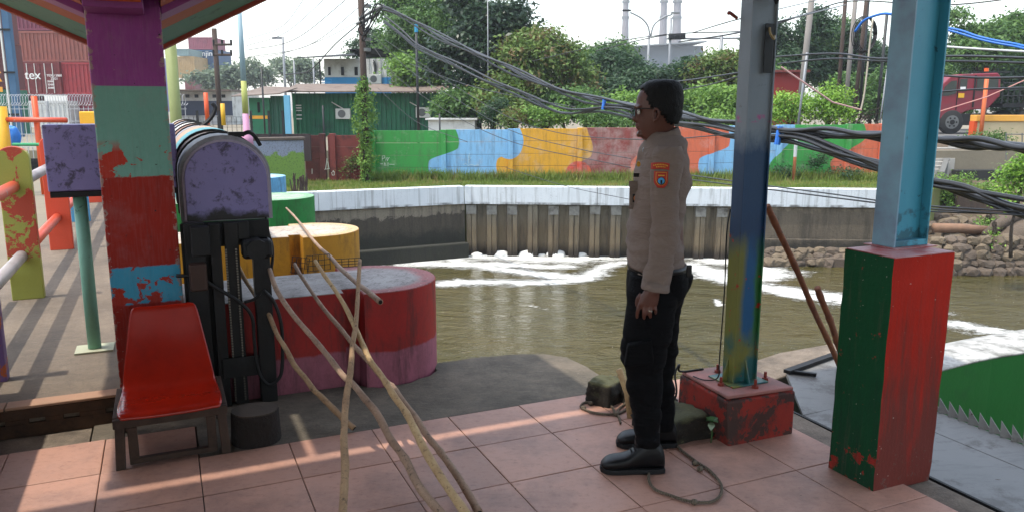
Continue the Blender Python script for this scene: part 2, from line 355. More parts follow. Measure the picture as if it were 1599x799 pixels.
MB().box(-.0665, .0665, .018, .026, 0, 2.62).build('web', m_post, sp)
b = MB(); b.box(-.11, .11, -.095, .095, .0, .008); b.build('base_plate', m_post, sp, bev=.002)
for sx in (-1, 1):
    b = MB(); b.prism([(sx*.0755, .009), (sx*.108, .009), (sx*.0755, .125)], -.013, -.005, 'y'); b.build('gusset', m_post, sp)
b = MB(); b.prism([(-.0505, .009), (-.09, .009), (-.0505, .12)], -.006, .002, 'x'); b.build('gusset', m_post, sp)
m_bolt = surf('red_bolt', C(150, 62, 48, .7), .3, 30, .6)
for bx, by in ((-.13, -.03), (.0, -.128), (.125, -.055), (-.02, .135)):
    b = MB(); b.tube([(bx,by,-.004),(bx,by,.012)], .017, 6); b.tube([(bx,by,.012),(bx,by,.042)], .0075, 8); b.build('bolt', m_bolt, sp)
b = MB(); b.box(.0, .052, -.056, -.0515, 1.50, 1.72); b.build('black_box', flat('black_box', C(14,14,16,.5), .5), sp, bev=.004)
b = MB(); b.tube(catmull([(.02,-.06,1.70),(.012,-.075,1.675),(.028,-.082,1.65),(.04,-.07,1.665)]), .006, 6); b.build('hook', flat('brass', C(176,150,96,.7), .4), sp)
b = MB(); b.tube(catmull([(-.08,.05,1.75),(-.13,.04,1.77),(-.145,.03,1.765)]), .008, 6); b.build('peg', m_bolt, sp)
for k in range(5):
    q = random.Random(k+2); pts = [(-.07+.03*k, -.055, 1.99+.01*k), (-.05+.028*k, -.08, 1.86+.04*q.random()), (.0+.02*k, -.075, 1.80+.06*q.random()), (.07, -.06, 1.90), (.10+.01*k, -.03, 2.05)]
    MB().tube(catmull(pts), .005, 5).build('wire', m_dkst, sp)
# thin black cable running down beside the post
tag(MB().tube(catmull([W(2.50,3.045,1.1), W(2.482,3.04,.98), W(2.477,3.03,.7), W(2.468,3.03,.36), W(2.455,3.02,.262), W(2.40,3.05,.247), W(2.38,3.12,.247)]), .0035, 5).build('thin_cable', m_dkst, smooth=True), 'thin black cable hanging down along the left side of the slim graffiti painted steel post', 'cable')

# ---- green and red concrete pillar with the teal steel column
def pillar_mat(name, main, alt, side):
    t = T(name); x, y, z = t.sep()
    n = t.noise(11, 6, .62); n1 = t.noise(2.3, 7, .7); n2 = t.noise(70, 4, .75); ns = t.noise(4, 6, .7, t.stretch(6, 6, .5))
    zf = t.m_('MULTIPLY_ADD', z, -.42, .06)
    k = t.step(t.m_('ADD', n, zf), .60 if side == 'g' else .66, .008)
    c = t.mix(k, main, alt)
    g = t.m_('ADD', t.m_('MULTIPLY_ADD', n1, .5, .72), t.m_('MULTIPLY_ADD', n2, .2, -.1)); c = t.mix(1.0, c, t.n('CombineXYZ', {0: g, 1: g, 2: g}).outputs[0], 'MULTIPLY')
    dull = t.m_('MULTIPLY', t.step(t.m_('ADD', ns, t.m_('MULTIPLY', z, -.55)), .21 if side == 'r' else .36, .14), .82 if side == 'r' else .62)
    c = t.mix(dull, c, C(106, 66, 58, .55) if side == 'r' else C(30, 58, 44, .6))
    br = t.noise(34, 3, .6, t.stretch(3, 3, .2)); c = t.mix(t.m_('MULTIPLY', t.step(br, .55, .12), .10), c, C(30, 20, 18, .5))
    dr = t.noise(5, 7, .75, t.stretch(6, 6, .35)); c = t.mix(t.m_('MULTIPLY', t.step(dr, .62, .05), .10), c, C(150, 110, 104, .55))
    cr_ = t.step(t.m_('ADD', t.noise(20, 7, .75), t.m_('MULTIPLY', t.m_('MAXIMUM', t.m_('SUBTRACT', .25, z), 0.0), .35)), .655, .012); c = t.mix(t.m_('MULTIPLY', cr_, .9), c, C(120, 92, 86, .6) if side == 'r' else C(170, 50, 44, .7))
    c = t.mix(t.step(t.noise(55, 2), .75, .02), c, C(200, 190, 180, .7))
    t.b.inputs['Specular IOR Level'].default_value = .18; t.set(c, .62); t.bump(t.m_('ADD', n2, t.m_('MULTIPLY', k, -.8)), .4, .004); return t.m
m_pg = pillar_mat('pillar_green', C(8, 70, 38, .9), C(176, 40, 30, .8), 'g'); m_pr = pillar_mat('pillar_red', C(186, 32, 8, .76), C(104, 62, 54, .55), 'r')
m_ptop = surf('pillar_top', C(170, 70, 66, .8), .5, 7, .5, .4, 50, dirt=C(190,150,150,.8), dscale=6, dthr=.5)
pl = thing('concrete_pillar', 'waist high concrete pillar, green on one side and red on the other, right foreground', 'pillar', W(2.63, 2.2, 0), A)
b = MB(); jit = random.Random(9)
b.m = 0
nz = 12
def ring(z): 
    k = .0022; return [(jit.uniform(-k,k), jit.uniform(-k,k), z), (.33 + .015*z + jit.uniform(-k,k), -.005+jit.uniform(-k,k), z), (.33+.015*z, .245+jit.uniform(-k,k), z), (jit.uniform(-k,k), .245+jit.uniform(-k,k), z)]
rs = [ring(-.015 + 1.008 * i / nz) for i in range(nz + 1)]
for i in range(nz):
    for k in range(4):
        b.m = 1 if k in (0,) else (0 if k == 3 else 1)
        b.add([rs[i][k], rs[i][(k+1) % 4], rs[i+1][(k+1) % 4], rs[i+1][k]], [(0,1,2,3)])
b.m = 1; b.add(rs[0], [(3,2,1,0)])
me = b.mesh('body', [m_pg, m_pr]); import bmesh
bb = bmesh.new(); bb.from_mesh(me); bmesh.ops.remove_doubles(bb, verts=bb.verts, dist=1e-5); bb.to_mesh(me); bb.free()
o = bpy.data.objects.new('body', me); COL.objects.link(o); o.parent = pl
MB().prism([(.002,-.003),(.343,-.003),(.343,.243),(.002,.243)], .9935, .9985).build('top_face', m_ptop, pl, bev=.002)
def steelblue():
    t = T('teal_steel'); n1 = t.noise(3, 6, .7, t.stretch(2,2,.7)); n2 = t.noise(22, 5, .7); z = t.sep()[2]
    c = t.mix(n1, C(48, 136, 162, .9), C(80, 162, 182, .95)); c = t.mix(t.m_('MULTIPLY', t.step(n2, .68, .03), .8), c, C(36, 66, 76, .6))
    c = t.mix(t.m_('MULTIPLY', t.step(t.m_('ADD', t.noise(16, 5), t.m_('MULTIPLY', z, -1.0)), -.55, .05), .6), c, C(50, 60, 66, .6))
    t.set(c, .42); t.bump(n1, .15, .003); return t.m
m_tst = steelblue(); m_lst = surf('pale_steel', C(132, 172, 190, .95), .2, 3, .45, .15, 40, dirt=C(120,130,150,.85), dscale=2.5, dthr=.56)
hc = thing('steel_column', 'thick teal blue painted steel column standing on the green and red pillar', 'column', W(2.79, 2.34, .999), A)
MB().box(0, .009, 0, .115, .004, 1.95).build('flange', m_lst, hc, bev=.0015)
MB().box(.191, .20, 0, .115, .004, 1.95).build('flange', m_tst, hc, bev=.0015)
MB().box(.0095, .1905, .042, .050, .004, 1.95).build('web', m_tst, hc)
MB().box(.0095, .1905, .001, .0415, .0045, .03).build('weld_plate', m_tst, hc, bev=.002)
MB().box(-.02, .222, -.03, .14, 0, .0038).build('base_plate', m_ptop, hc)

# ---- red plastic seat on a wooden frame
m_plas = T('red_plastic'); _n = m_plas.noise(6, 6, .7); m_plas.set(m_plas.mix(m_plas.step(_n, .55, .2), C(182, 36, 14, .68), C(160, 30, 12, .62)), m_plas.m_('MULTIPLY_ADD', m_plas.noise(5, 3), .14, .14)); m_plas.bump(_n, .03, .004); m_plas.b.inputs['Specular IOR Level'].default_value = .5; m_plas = m_plas.m
m_wood = surf('grey_wood', C(100, 76, 62, .42), .5, 9, .8, .5, 70, dirt=C(60, 46, 38, .5), dscale=7, dthr=.55)
ch = thing('plastic_chair', 'glossy red plastic seat shell fixed on a low worn wooden frame, before the painted column', 'chair', W(-.05, 3.95, 0), A)
prof = [(-.262,.228,.205),(-.258,.246,.215),(-.235,.258,.222),(-.15,.258,.224),(-.05,.25,.222),(.03,.25,.216),(.075,.265,.21),(.105,.31,.203),(.135,.38,.192),(.165,.46,.178),(.19,.54,.165),(.205,.595,.155),(.212,.622,.145),(.222,.626,.135)]
N = 17; V_ = []; Fc = []
for i, (v, z, hw) in enumerate(prof):
    for k in range(N):
        s = -1 + 2 * k / (N - 1); rim = abs(s) ** 6 * .016; cr = (1 - s * s) * (.010 if .0 < v < .18 else .006)
        lip = -abs(s) ** 14 * .012
        V_.append((s * hw + (.012 if v > .1 else 0) * 0, v + cr * (.8 if v > .08 else 0), z + rim * .6 - (cr if v < .1 else 0) + lip))
for i in range(len(prof) - 1):
    for k in range(N - 1): Fc.append((i*N+k, i*N+k+1, (i+1)*N+k+1, (i+1)*N+k))
b = MB(); b.add(V_, Fc); sh_ = b.build('seat_shell', m_plas, ch, smooth=True)
md = sh_.modifiers.new('solid', 'SOLIDIFY'); md.thickness = .009; md.offset = -1; md = sh_.modifiers.new('sub', 'SUBSURF'); md.levels = 2; md.render_levels = 2
for sx in (-1, 1):
    b = MB(); b.hexa([(sx*.222-.02,-.262,-.0),(sx*.222+.02,-.262,0),(sx*.222+.02,-.222,0),(sx*.222-.02,-.222,0),(sx*.212-.02,-.24,.215),(sx*.212+.02,-.24,.215),(sx*.212+.02,-.2,.215),(sx*.212-.02,-.2,.215)]); b.build('leg', m_wood, ch, bev=.004)
    b = MB(); b.hexa([(sx*.222-.018,.20,-.0),(sx*.222+.018,.20,0),(sx*.222+.018,.24,0),(sx*.222-.018,.24,0),(sx*.205-.018,.16,.235),(sx*.205+.018,.16,.235),(sx*.205+.018,.2,.235),(sx*.205-.018,.2,.235)]); b.build('leg', m_wood, ch, bev=.004)
    MB().box(sx*.165-.02, sx*.165+.02, -.24, -.205, .035, .185).build('upright', m_wood, ch, bev=.003)
    MB().box(sx*.228-.012, sx*.228+.012, -.218, .20, .185, .232).build('side_rail', m_wood, ch, bev=.003)
MB().box(-.24, .24, -.243, -.21, .186, .228).build('front_rail', m_wood, ch, bev=.004)
MB().box(-.185, .185, -.237, -.207, .008, .034).build('bottom_rail', m_wood, ch, bev=.003)
MB().box(-.2, .2, .16, .185, .07, .11).build('back_rail', m_wood, ch, bev=.003)

# ---- stump
m_bark = surf('dark_bark', C(46, 38, 34, .55), .6, 12, .9, .9, 30, .02); m_cut = surf('stump_top', C(86, 74, 62, .5), .5, 14, .85, .6, 60)
st = thing('tree_stump', 'dark sawn tree stump standing beside the red chair', 'stump', W(.318, 3.79, 0), A)
b = MB(); rr = [[(math.cos(a)*(.108+.006*math.sin(3*a)+.008*(1-z*5)), math.sin(a)*(.1+.006*math.cos(2*a)), z) for a in [2*math.pi*k/28 for k in range(28)]] for z in (-.004, .05, .1, .148, .152)]
b.loft(rr); b.build('trunk', m_bark, st, bev=.004)
b = MB(); b.loft([[(x*.985, y*.985, z) for x, y, _ in rr[4]] for z in (.1525, .158)]); b.build('sawn_face', m_cut, st)

# ---- the screen machine: purple cap, black frame, chain, hoses, arched covers
def purple_dirty():
    t = T('purple_steel'); n1 = t.noise(5, 6, .7); n2 = t.noise(55, 4, .7); z = t.sep()[2]
    c = t.mix(t.m_('MULTIPLY', n1, .8), C(134, 124, 172, .88), C(104, 100, 150, .82))
    c = t.mix(t.m_('MULTIPLY', t.step(t.noise(14, 8, .75, dist=.3), .575, .05), .8), c, C(44, 34, 50, .5))
    lo = t.step(t.m_('ADD', t.m_('MULTIPLY', z, -6.5), t.noise(9, 6)), -6.2, .12)
    c = t.mix(lo, c, C(30, 24, 28, .5)); t.set(c, .5); t.bump(n2, .2, .003); return t.m
m_pst = purple_dirty()
mc = thing('screen_machine', 'black trash screen hoist with a rounded purple end cap, drive chains and hanging hoses', 'machine', W(0, 0, 0), A)
def arch(u0, u1, zb, zc, n=16):
    r = (u1 - u0) / 2; c = (u0 + u1) / 2
    return [(u0, zb)] + [(c - r * math.cos(math.pi*k/n), zc + r * .93 * math.sin(math.pi*k/n)) for k in range(n + 1)] + [(u1, zb)]
MB().prism(arch(.095, .508, .995, 1.215), 4.43, 4.445, 'y').build('end_cap', m_pst, mc, bev=.004)
MB().prism(arch(.082, .520, .99, 1.215), 4.446, 4.47, 'y').build('cap_rim', surf('worn_rim', C(168,156,172,.8), .4, 9, .45), mc, bev=.003)
gry = surf('grey_cover', C(160, 160, 168, .8), .3, 3, .5, .2, 40, dirt=C(70,62,60,.6), dscale=2); tan = surf('tan_cover', C(176, 140, 112, .7), .3, 3, .55, dirt=C(90,74,66,.6)); tea = surf('teal_cover', C(58, 138, 146, .8), .25, 3, .5); brn = surf('brown_cover', C(140, 96, 70, .65), .4, 4, .6); whi = surf('white_cover', C(190, 184, 176, .7), .3, 3, .6)
MB().prism(arch(.068, .532, .985, 1.225), 4.472, 4.84, 'y').build('cover', gry, mc, angle=35)
v = 4.86
vs_ = [(.03, m_dkst, .012), (.5, tan, -.004), (.03, m_dkst, .012), (.5, tea, .012), (.04, m_dkst, .0), (.6, tan, .01), (.04, m_dkst, .01), (.55, gry, -.0), (.04, m_dkst, .012), (.6, brn, -.0), (.04, m_dkst, .012), (.8, whi, -.0), (.05, m_dkst, .014), (.8, gry, -.0), (.05, m_dkst, .014), (.9, tan, 0), (.05, m_dkst, .014), (1.0, whi, 0)]
for d, m, e in vs_:
    MB().prism(arch(.066 - e*.5, .534 + e*.5, 1.0 - e, 1.222 + e*.5), v, v + d - .006, 'y').build('cover' if d > .1 else 'band', m, mc, angle=35); v += d
b = MB(); b.tube(catmull([(.40,4.52,1.44),(.44,4.53,1.452),(.47,4.56,1.43),(.50,4.60,1.38)]), .012, 6); b.box(.33, .41, 4.49, 4.56, 1.43, 1.455); b.build('latch', m_dkst, mc)
MB().tube(catmull([(.3,6.9,1.43),(.38,6.9,1.50),(.42,6.9,1.58),(.40,6.9,1.62)]), .018, 6).build('lifting_hook', m_dkst, mc)
# frame
MB().box(.40, .485, 4.30, 4.38, -.004, .90).build('frame_post', m_dkst, mc, bev=.004)
MB().box(.19, .245, 4.31, 4.38, -.004, .99).build('frame_post', m_dkst, mc, bev=.004)
MB().box(.265, .335, 4.33, 4.375, .0, .99).build('chain_guide', m_dkst, mc, bev=.003)
MB().box(.07, .17, 4.32, 4.38, -.004, 1.0).build('frame_post', m_dkst, mc, bev=.004)
MB().box(.055, .245, 4.379, 4.384, .0, .99).build('back_plate', m_dkst, mc)
MB().box(.06, .50, 4.386, 4.43, .86, .99).build('cross_beam', m_dkst, mc, bev=.004)
MB().box(.21, .399, 4.295, 4.309, .16, .27).build('guide_plate', m_dkst, mc, bev=.003)
MB().box(.345, .50, 4.27, 4.384, .80, .90).build('bearing', m_dkst, mc, bev=.02)
MB().tube([(.42,4.25,.85),(.42,4.42,.85)], .055, 12).build('sprocket', m_dkst, mc)
MB().box(.335, .39, 4.33, 4.384, .90, .995).build('bracket', m_dkst, mc, bev=.006)
MB().box(.08, .165, 4.24, 4.319, .66, .80).build('gear_motor', surf('brown_motor', C(70,46,36,.6), .4, 8, .6), mc, bev=.01)
MB().box(.10, .189, 4.24, 4.319, .84, .99).build('bracket', m_dkst, mc, bev=.006)
m_link = surf('chain_steel', C(150, 144, 134, .7), .3, 30, .4, metal=.6)
for u0 in (.268, .318):
    b = MB(); z = .02
    while z < .86:
        b.box(u0-.004, u0+.004, 4.316, 4.328, z, z+.008); z += .0145
    stuff(b.build('drive_chain', m_link, mc))
b = MB(); b.tube(catmull([(.02,4.30,.74),(.12,4.28,.73),(.20,4.27,.67),(.31,4.26,.585),(.37,4.25,.50),(.375,4.25,.36),(.385,4.25,.20),(.43,4.25,.115),(.48,4.25,.13),(.51,4.25,.20),(.52,4.26,.42),(.49,4.27,.56),(.44,4.28,.63)]), .0095, 8); b.build('hose', m_dkst, mc, smooth=True)
b = MB(); b.tube(catmull([(.49,4.42,1.0),(.495,4.40,.92),(.51,4.38,.84),(.50,4.37,.74),(.46,4.33,.65),(.40,4.29,.59),(.34,4.27,.575)]), .008, 8); b.build('hose', m_dkst, mc, smooth=True)
# ---- the purple gear box on its pale green post
gb = thing('gear_box', 'square purple steel box with a dark rusty lower edge on a pale green pipe post', 'machine', W(-.61, 5.16, 0), A)
MB().box(0, .69, 0, .30, 1.11, 1.488).build('housing', m_pst, gb, bev=.008)
MB().box(.006, .684, .006, .294, 1.075, 1.108).build('bottom_lip', m_dkst, gb, bev=.003)
m_mint = surf('mint_paint', C(120, 172, 150, .85), .2, 3, .5, .2, 50, dirt=C(60, 84, 76, .6), dscale=9, dthr=.66, dsoft=.02)
MB().tube([(.145,.11,.145),(.145,.11,1.074)], .037, 20).build('pipe_post', m_mint, gb, smooth=True)
b = MB(); b.prism([(.04,.03),(.25,.03),(.25,.21),(.04,.21)], .1305, .142); b.build('base_plate', surf('plate_mint', C(170,172,146,.8), .3, 6), gb, bev=.002)

# ---- railing of rounded concrete posts with pipes
def slab_mesh(wd, h, th, mats, nm='body'):
    r = wd / 2; n = 12
    poly = [(-r, 0)] + [(-r*math.cos(math.pi*k/n), h - r*.82 + r*.82*math.sin(math.pi*k/n)) for k in range(n+1)] + [(r, 0)]
    m = MB(); m.prism(poly, -th/2, th/2, 'y'); return m
m_yg = peeled('yellowgreen_peel', C(150, 152, 62, .8), C(176, 62, 34, .75), .495, 3.2, 9, .5, .6, .15, zf=[(.4, .9, .0), (-.2, .42, -.13)])
m_or = peeled('orange_post', C(208, 70, 38, .85), C(150, 60, 42, .7), .68, 5, 6, .4, .55)
m_po = peeled('purple_post', C(112, 84, 140, .8), C(184, 90, 40, .8), .56, 7, 8, .5, .6)
m_bl = peeled('blue_post', C(72, 150, 190, .8), C(150,120,100,.7), .68, 5, 6, .4, .55); m_yel = surf('yellow_post', C(206, 160, 40, .8), .2, 4, .6)
m_cedge = surf('slab_edge', C(120, 112, 118, .7), .4, 9, .8)
rail_posts = [(4.86, m_po, .86, 'purple and orange peeling rounded railing post at the left picture edge'), (6.98, m_yg, 1.17, 'rounded concrete railing post with yellow green paint peeling over red'),
              (9.34, m_or, 1.17, 'rounded orange railing post, first one behind the yellow green post'), (11.6, m_bl, 1.17, 'pale blue rounded railing post behind the pale green pipe'), (13.9, m_or, 1.17, 'far orange rounded railing post beyond the purple gear box'), (16.2, m_yel, 1.17, 'farthest rounded railing post, yellow, beyond the gear box')]
for v, m, h, lab in rail_posts:
    o = slab_mesh(.215, h, .085, None).build('railing_post', m, loc=W(-1.03 if v > 6 else -.965, v, .13), rz=A, bev=.006)
    tag(o, lab, 'railing post', 'rounded posts of the walkway railing')
m_pipe_o = peeled('orange_pipe', C(200, 76, 44, .8), C(170, 160, 150, .8), .66, 6, 6, .3, .45); m_pipe_w = surf('grey_pipe', C(170, 162, 160, .75), .3, 6, .45, dirt=C(110,96,90,.7))
vv = [2.2] + [p[0] for p in rail_posts]
for i in range(len(vv) - 1):
    a_, b_ = vv[i], vv[i+1]; e0 = .0475 if i else 0
    for zz_, mm, nm in ((1.0, m_pipe_o if i != 2 else m_pipe_w, 'upper'), (.47, m_pipe_w if i in (0, 1) else m_pipe_o, 'lower')):
        o = MB().tube([W(-1.045, a_ + e0, zz_), W(-1.045, b_ - .0475, zz_)], .044, 14).build('railing_pipe', mm, smooth=True)
        near = ['nearest the camera, before the purple post', 'between the purple and the yellow green post', 'between the yellow green and the orange post', 'between the orange and the pale blue post', 'between the pale blue and the far orange post', 'between the far orange and the yellow post'][i]
        tag(o, f'{nm} pipe of the walkway railing {near}', 'railing pipe', 'pipes of the walkway railing')
o = MB().tube([W(-1.2, 3.2, .34), W(-1.2, 6.9, .34)], .03, 12).build('conduit_pipe', m_pipe_w, smooth=True); tag(o, 'thin grey conduit pipe low beside the walkway at the left picture edge', 'pipe')
# unseen low wall, added to throw the shadow on the left of the sunlit tiles
tag(MB().box(-.08, .08, 0, 2.4, -.01, 1.0).build('shadow_caster_wall', m_edge, loc=W(-1.14, 2.2, 0), rz=A, bev=.01), 'unseen low grey wall added just outside the left picture edge to shade the tiles', 'wall')
# ================================================================ PIERS, POLES, ROPE, STONES, TRAY
def pier_mat(name, hi, lo=None, zl=.2):
    t = T(name); z = t.sep()[2]; n1 = t.noise(2.4, 7, .7); n2 = t.noise(50, 4, .75); st_ = t.noise(5, 7, .75, t.stretch(2.2, 2.2, .35))
    c = hi
    if lo is not None: c = t.mix(t.step(t.m_('ADD', z, t.m_('MULTIPLY_ADD', t.noise(9, 5), .05, -.025)), zl, .006), lo, hi)
    g = t.m_('MULTIPLY_ADD', n1, .6, .7)
    if lo is None: c = t.mix(1.0, hi, (1, 1, 1, 1), 'MULTIPLY')
    c = t.mix(1.0, c, t.n('CombineXYZ', {0: g, 1: g, 2: g}).outputs[0], 'MULTIPLY')
    c = t.mix(t.m_('MULTIPLY', t.step(st_, .58, .07), .6), c, C(48, 34, 32, .5)); bl = t.noise(2.2, 8, .8, t.stretch(1.4, 1.4, .9)); c = t.mix(t.m_('MULTIPLY', t.step(bl, .55, .1), .45), c, C(70, 30, 26, .5)); c = t.mix(t.step(t.noise(15, 8, .8), .70, .02), c, C(170, 120, 110, .6))
    
    t.set(c, .6); t.bump(t.m_('ADD', n2, n1), .35, .004); return t.m
def pier_top(name, base, rim, vc=4.71):
    t = T(name); n = t.noise(5, 8, .75); n2 = t.noise(28, 8, .8, t.stretch(1, .5, 1)); 
    x_, y_, z_ = t.sep(); uu = t.m_('ADD', t.m_('MULTIPLY', x_, cA), t.m_('MULTIPLY', y_, sA)); vv_ = t.m_('SUBTRACT', t.m_('MULTIPLY', y_, cA), t.m_('MULTIPLY', x_, sA))
    du = t.m_('SUBTRACT', uu, 1.11); dv = t.m_('SUBTRACT', vv_, vc); rr_ = t.m_('SQRT', t.m_('ADD', t.m_('MULTIPLY', du, du), t.m_('MULTIPLY', dv, dv)))
    rim_k = t.m_('MULTIPLY', t.step(t.m_('ADD', rr_, t.m_('MULTIPLY_ADD', n, .22, -.11)), .31, .03), t.step(uu, .98, .02)); c = t.mix(t.m_('MULTIPLY', t.step(n, .45, .14), .6), base, C(206, 202, 198, .74)); c = t.mix(t.m_('MULTIPLY', rim_k, .85), c, rim); c = t.mix(t.m_('MULTIPLY', t.step(n2, .58, .06), .7), c, C(96, 86, 82, .6))
    c = t.mix(t.m_('MULTIPLY', t.step(t.noise(60, 3, .7), .62, .05), .5), c, C(215, 205, 200, .75))
    t.set(c, .85); t.bump(n2, .6, .006); return t.m
def pier_poly(vf, u0=0.0, e=0.0):
    r = .41 - e; c = vf + .32
    arc = [(1.11 + r*math.sin(math.pi*k/28), c - r*math.cos(math.pi*k/28)) for k in range(29)]
    return [(u0, vf+e), (.888-e, vf+e), (.893-e, vf+.09+e), (.985+e, vf+.09+e), (.985+e, vf-.085+e)] + arc + [(.985+e, c+r), (.985+e, vf+.62-e), (u0, vf+.62-e)]
piers = [(4.39, .55, C(172, 20, 12, .74), C(176, 98, 118, .7), C(142, 134, 130, .66), C(176, 96, 96, .7), 'deep red pier with a rounded nose and a pink lower band, nearest the camera'),
         (6.48, .56, C(196, 138, 16, .8), None, C(172, 150, 122, .8), C(190, 160, 110, .8), 'mustard yellow pier with a rounded nose, second from the camera'),
         (8.63, .63, C(20, 128, 52, .8), None, C(92, 150, 104, .8), C(110, 160, 120, .8), 'green pier with a rounded nose between the yellow and the pale blue one'),
         (10.82, .68, C(104, 176, 220, .8), None, C(130, 180, 196, .8), C(120, 170, 200, .8), 'pale blue rounded pier behind the green one'),
         (13.1, .69, C(196, 84, 54, .8), None, C(200, 110, 84, .8), C(190, 96, 70, .8), 'orange rounded pier, farthest of the row')]
for i, (vf, zt, hi, lo, tb, tr, lab) in enumerate(piers):
    p = thing('concrete_pier', lab, 'pier', (0, 0, 0), A, 'painted concrete piers of the sluice')
    MB().prism(pier_poly(vf, -.25 if i else -.01), -4.3, zt - .004, 'z').build('body', pier_mat('pier_side', hi, lo), p, angle=30)
    MB().prism(pier_poly(vf, -.25 if i else -.01, .004), zt - .0035, zt, 'z').build('top_face', pier_top('pier_top', tb, tr, vf + .32), p)
# bent wire grids behind the red pier
for (u, v, w_, h_, tilt, rz_, lab) in ((.74, 5.02, .16, .10, .25, .7, 'bent square black wire grid, leftmost of the three behind the red pier'), (.87, 5.06, .15, .10, 0, .1, 'upright square black wire grid, middle one behind the red pier'), (1.07, 5.1, .17, .055, 0, -.1, 'low black wire grid, rightmost of the three on the far edge of the red pier')):
    b = MB()
    for k in range(5): b.tube([(-w_/2 + w_*k/4, 0, 0), (-w_/2 + w_*k/4, 0, h_)], .0025, 4)
    for k in range(4): b.tube([(-w_/2, .004, h_*k/3), (w_/2, .004, h_*k/3)], .0025, 4)
    o = b.build('wire_grid', m_dkst, loc=W(u, v, .553), rz=A); o.rotation_euler = (0, tilt, A + rz_); tag(o, lab, 'wire grid', 'wire grids on the red pier')
# ---- wooden poles: traced along their real tilted lines, each resting on floor and pier
def pole_mat(name, c1, c2):
    t = T(name); n = t.noise(9, 7, .7); n2 = t.noise(60, 5, .8)
    c = t.mix(t.step(n, .5, .16), c1, c2); c = t.mix(t.m_('MULTIPLY', t.step(n2, .6, .06), .6), c, C(86, 62, 46, .55)); c = t.mix(t.m_('MULTIPLY', t.step(t.noise(24, 5, .7), .63, .03), .7), c, C(70, 50, 38, .5))
    t.set(c, .75); t.bump(t.m_('ADD', n, n2), .5, .005); return t.m
m_p1 = pole_mat('peeled_wood', C(186, 152, 112, .72), C(150, 116, 84, .65)); m_p2 = pole_mat('grey_wood_pole', C(178, 148, 122, .75), C(146, 116, 94, .7)); m_p3 = pole_mat('pale_bamboo', C(206, 176, 128, .75), C(176, 140, 98, .7))
m_hole = flat('pole_end_dark', C(30, 22, 18, .5), .9)
def plane_trace(Apt, Bpt, pix):
    d = (Bpt - Apt); n = Vector((-d.y, d.x, 0)).cross(d).normalized(); o0 = Vector((0, 0, H)); out = []
    for (x, y) in pix: r = ray(x, y); out.append(o0 + r * ((Apt - o0).dot(n) / r.dot(n)))
    return out
def pole(name, pix, ipn, ipb, zb, r0, r1, m, lab, lift=0.0, zn=.02):
    if zn < .1: ipn = len(pix) - 1
    Apt = G(*pix[ipn], zn + lift) if ipn is not None else None; Bpt = G(*pix[ipb], zb + lift)
    pts = plane_trace(Apt, Bpt, pix); pts = catmull(pts, 4); n = len(pts); q = random.Random(len(pix))
    rs = [(r0 + (r1 - r0) * i / (n-1)) * (1 + .07 * q.uniform(-1, 1) + (.10 if i % 9 == 4 else 0)) for i in range(n)]
    t = thing(name, lab, 'pole', tuple(pts[-1]), 0, 'loose wooden poles leaning on the red pier')
    rel = [p - pts[-1] for p in pts]
    rs = [r_ * .9 for r_ in rs]; MB().tube(rel, rs, 10).build('shaft', m, t, smooth=True)
    d = (rel[-1] - rel[-2]).normalized(); MB().tube([rel[-1] + d * .0005, rel[-1] + d * .0025], [rs[-1] * .72] * 2, 10).build('end_hollow', m_hole, t); return t
pole('wooden_pole', [(421,420),(432,452),(457,490),(487,525),(512,555),(535,585),(552,600),(570,622),(590,647),(610,685),(632,715),(652,755),(675,785),(700,812)], 9, 2, .575, .013, .021, m_p2, 'crooked grey brown pole crossing under the straight one, leaning on the red pier')
pole('wooden_pole', [(460,412),(470,430),(490,460),(510,487),(530,510),(550,535),(572,560),(600,592),(615,605),(630,627),(650,652),(667,680),(684,700),(700,722),(719,750),(734,775),(748,800)], 11, 2, .575, .011, .019, m_p2, 'rough dark speckled pole lying right against the pale smooth one')
pole('wooden_pole', [(492,407),(507,430),(525,455),(540,480),(552,505),(562,527),(577,560),(595,585),(606,602),(617,620),(635,645),(650,675),(665,705),(686,740),(706,770),(733,808)], 11, 3, .60, .011, .021, m_p3, 'pale smooth pole between the crooked pole and the dark speckled one', .012)
pole('wooden_pole', [(562,406),(560,437),(558,475),(555,512),(550,540),(549,562),(545,597),(543,605),(539,637),(537,687),(539,725),(537,770),(534,815)], 9, 2, .585, .011, .0195, m_p1, 'straight tan pole standing upright in the view and lying over the other poles', .045)
pole('wooden_pole', [(365,400),(382,435),(400,462),(418,487),(432,520),(447,545),(460,570),(477,590),(490,608),(500,617),(520,637),(540,657),(553,668)], 12, 2, .57, .012, .017, m_p1, 'short pale pole ending on the dark concrete just beside the tiles, next to the stump')
Pq = [(447,325),(457,335),(470,350),(485,370),(500,387),(515,400),(530,417),(555,440),(575,455),(594,471)]
pole('wooden_pole', Pq, 9, 1, .60, .010, .0165, m_p2, 'highest pole, bridging from the yellow pier to the red one, hollow end in front', .0, .625)
# two stained bamboo stakes leaning beside the slim post
m_bam = pole_mat('stained_bamboo', C(150, 88, 50, .7), C(110, 58, 32, .6))
for p0, p1, r, lab in ((PV(1199,322,3.075), W(3.72,3.42,.0), .0165, 'long brown bamboo stake leaning against the slim graffiti post'), (PV(1277,449,3.10), W(3.60,3.22,.0), .0175, 'short brown bamboo stake with a broken top between the slim post and the green pillar')):
    t = thing('bamboo_stake', lab, 'stake', tuple(p1), 0); L = (p0 - p1); n = 26; b = MB()
    pts = [L * (i / n) + Vector((.003*math.sin(i*.45), 0, 0)) for i in range(n + 1)]
    b.tube(pts, [r * (1.16 if i % 6 == 0 else 1) for i in range(n + 1)], 10); b.build('stalk', m_bam, t, smooth=True)
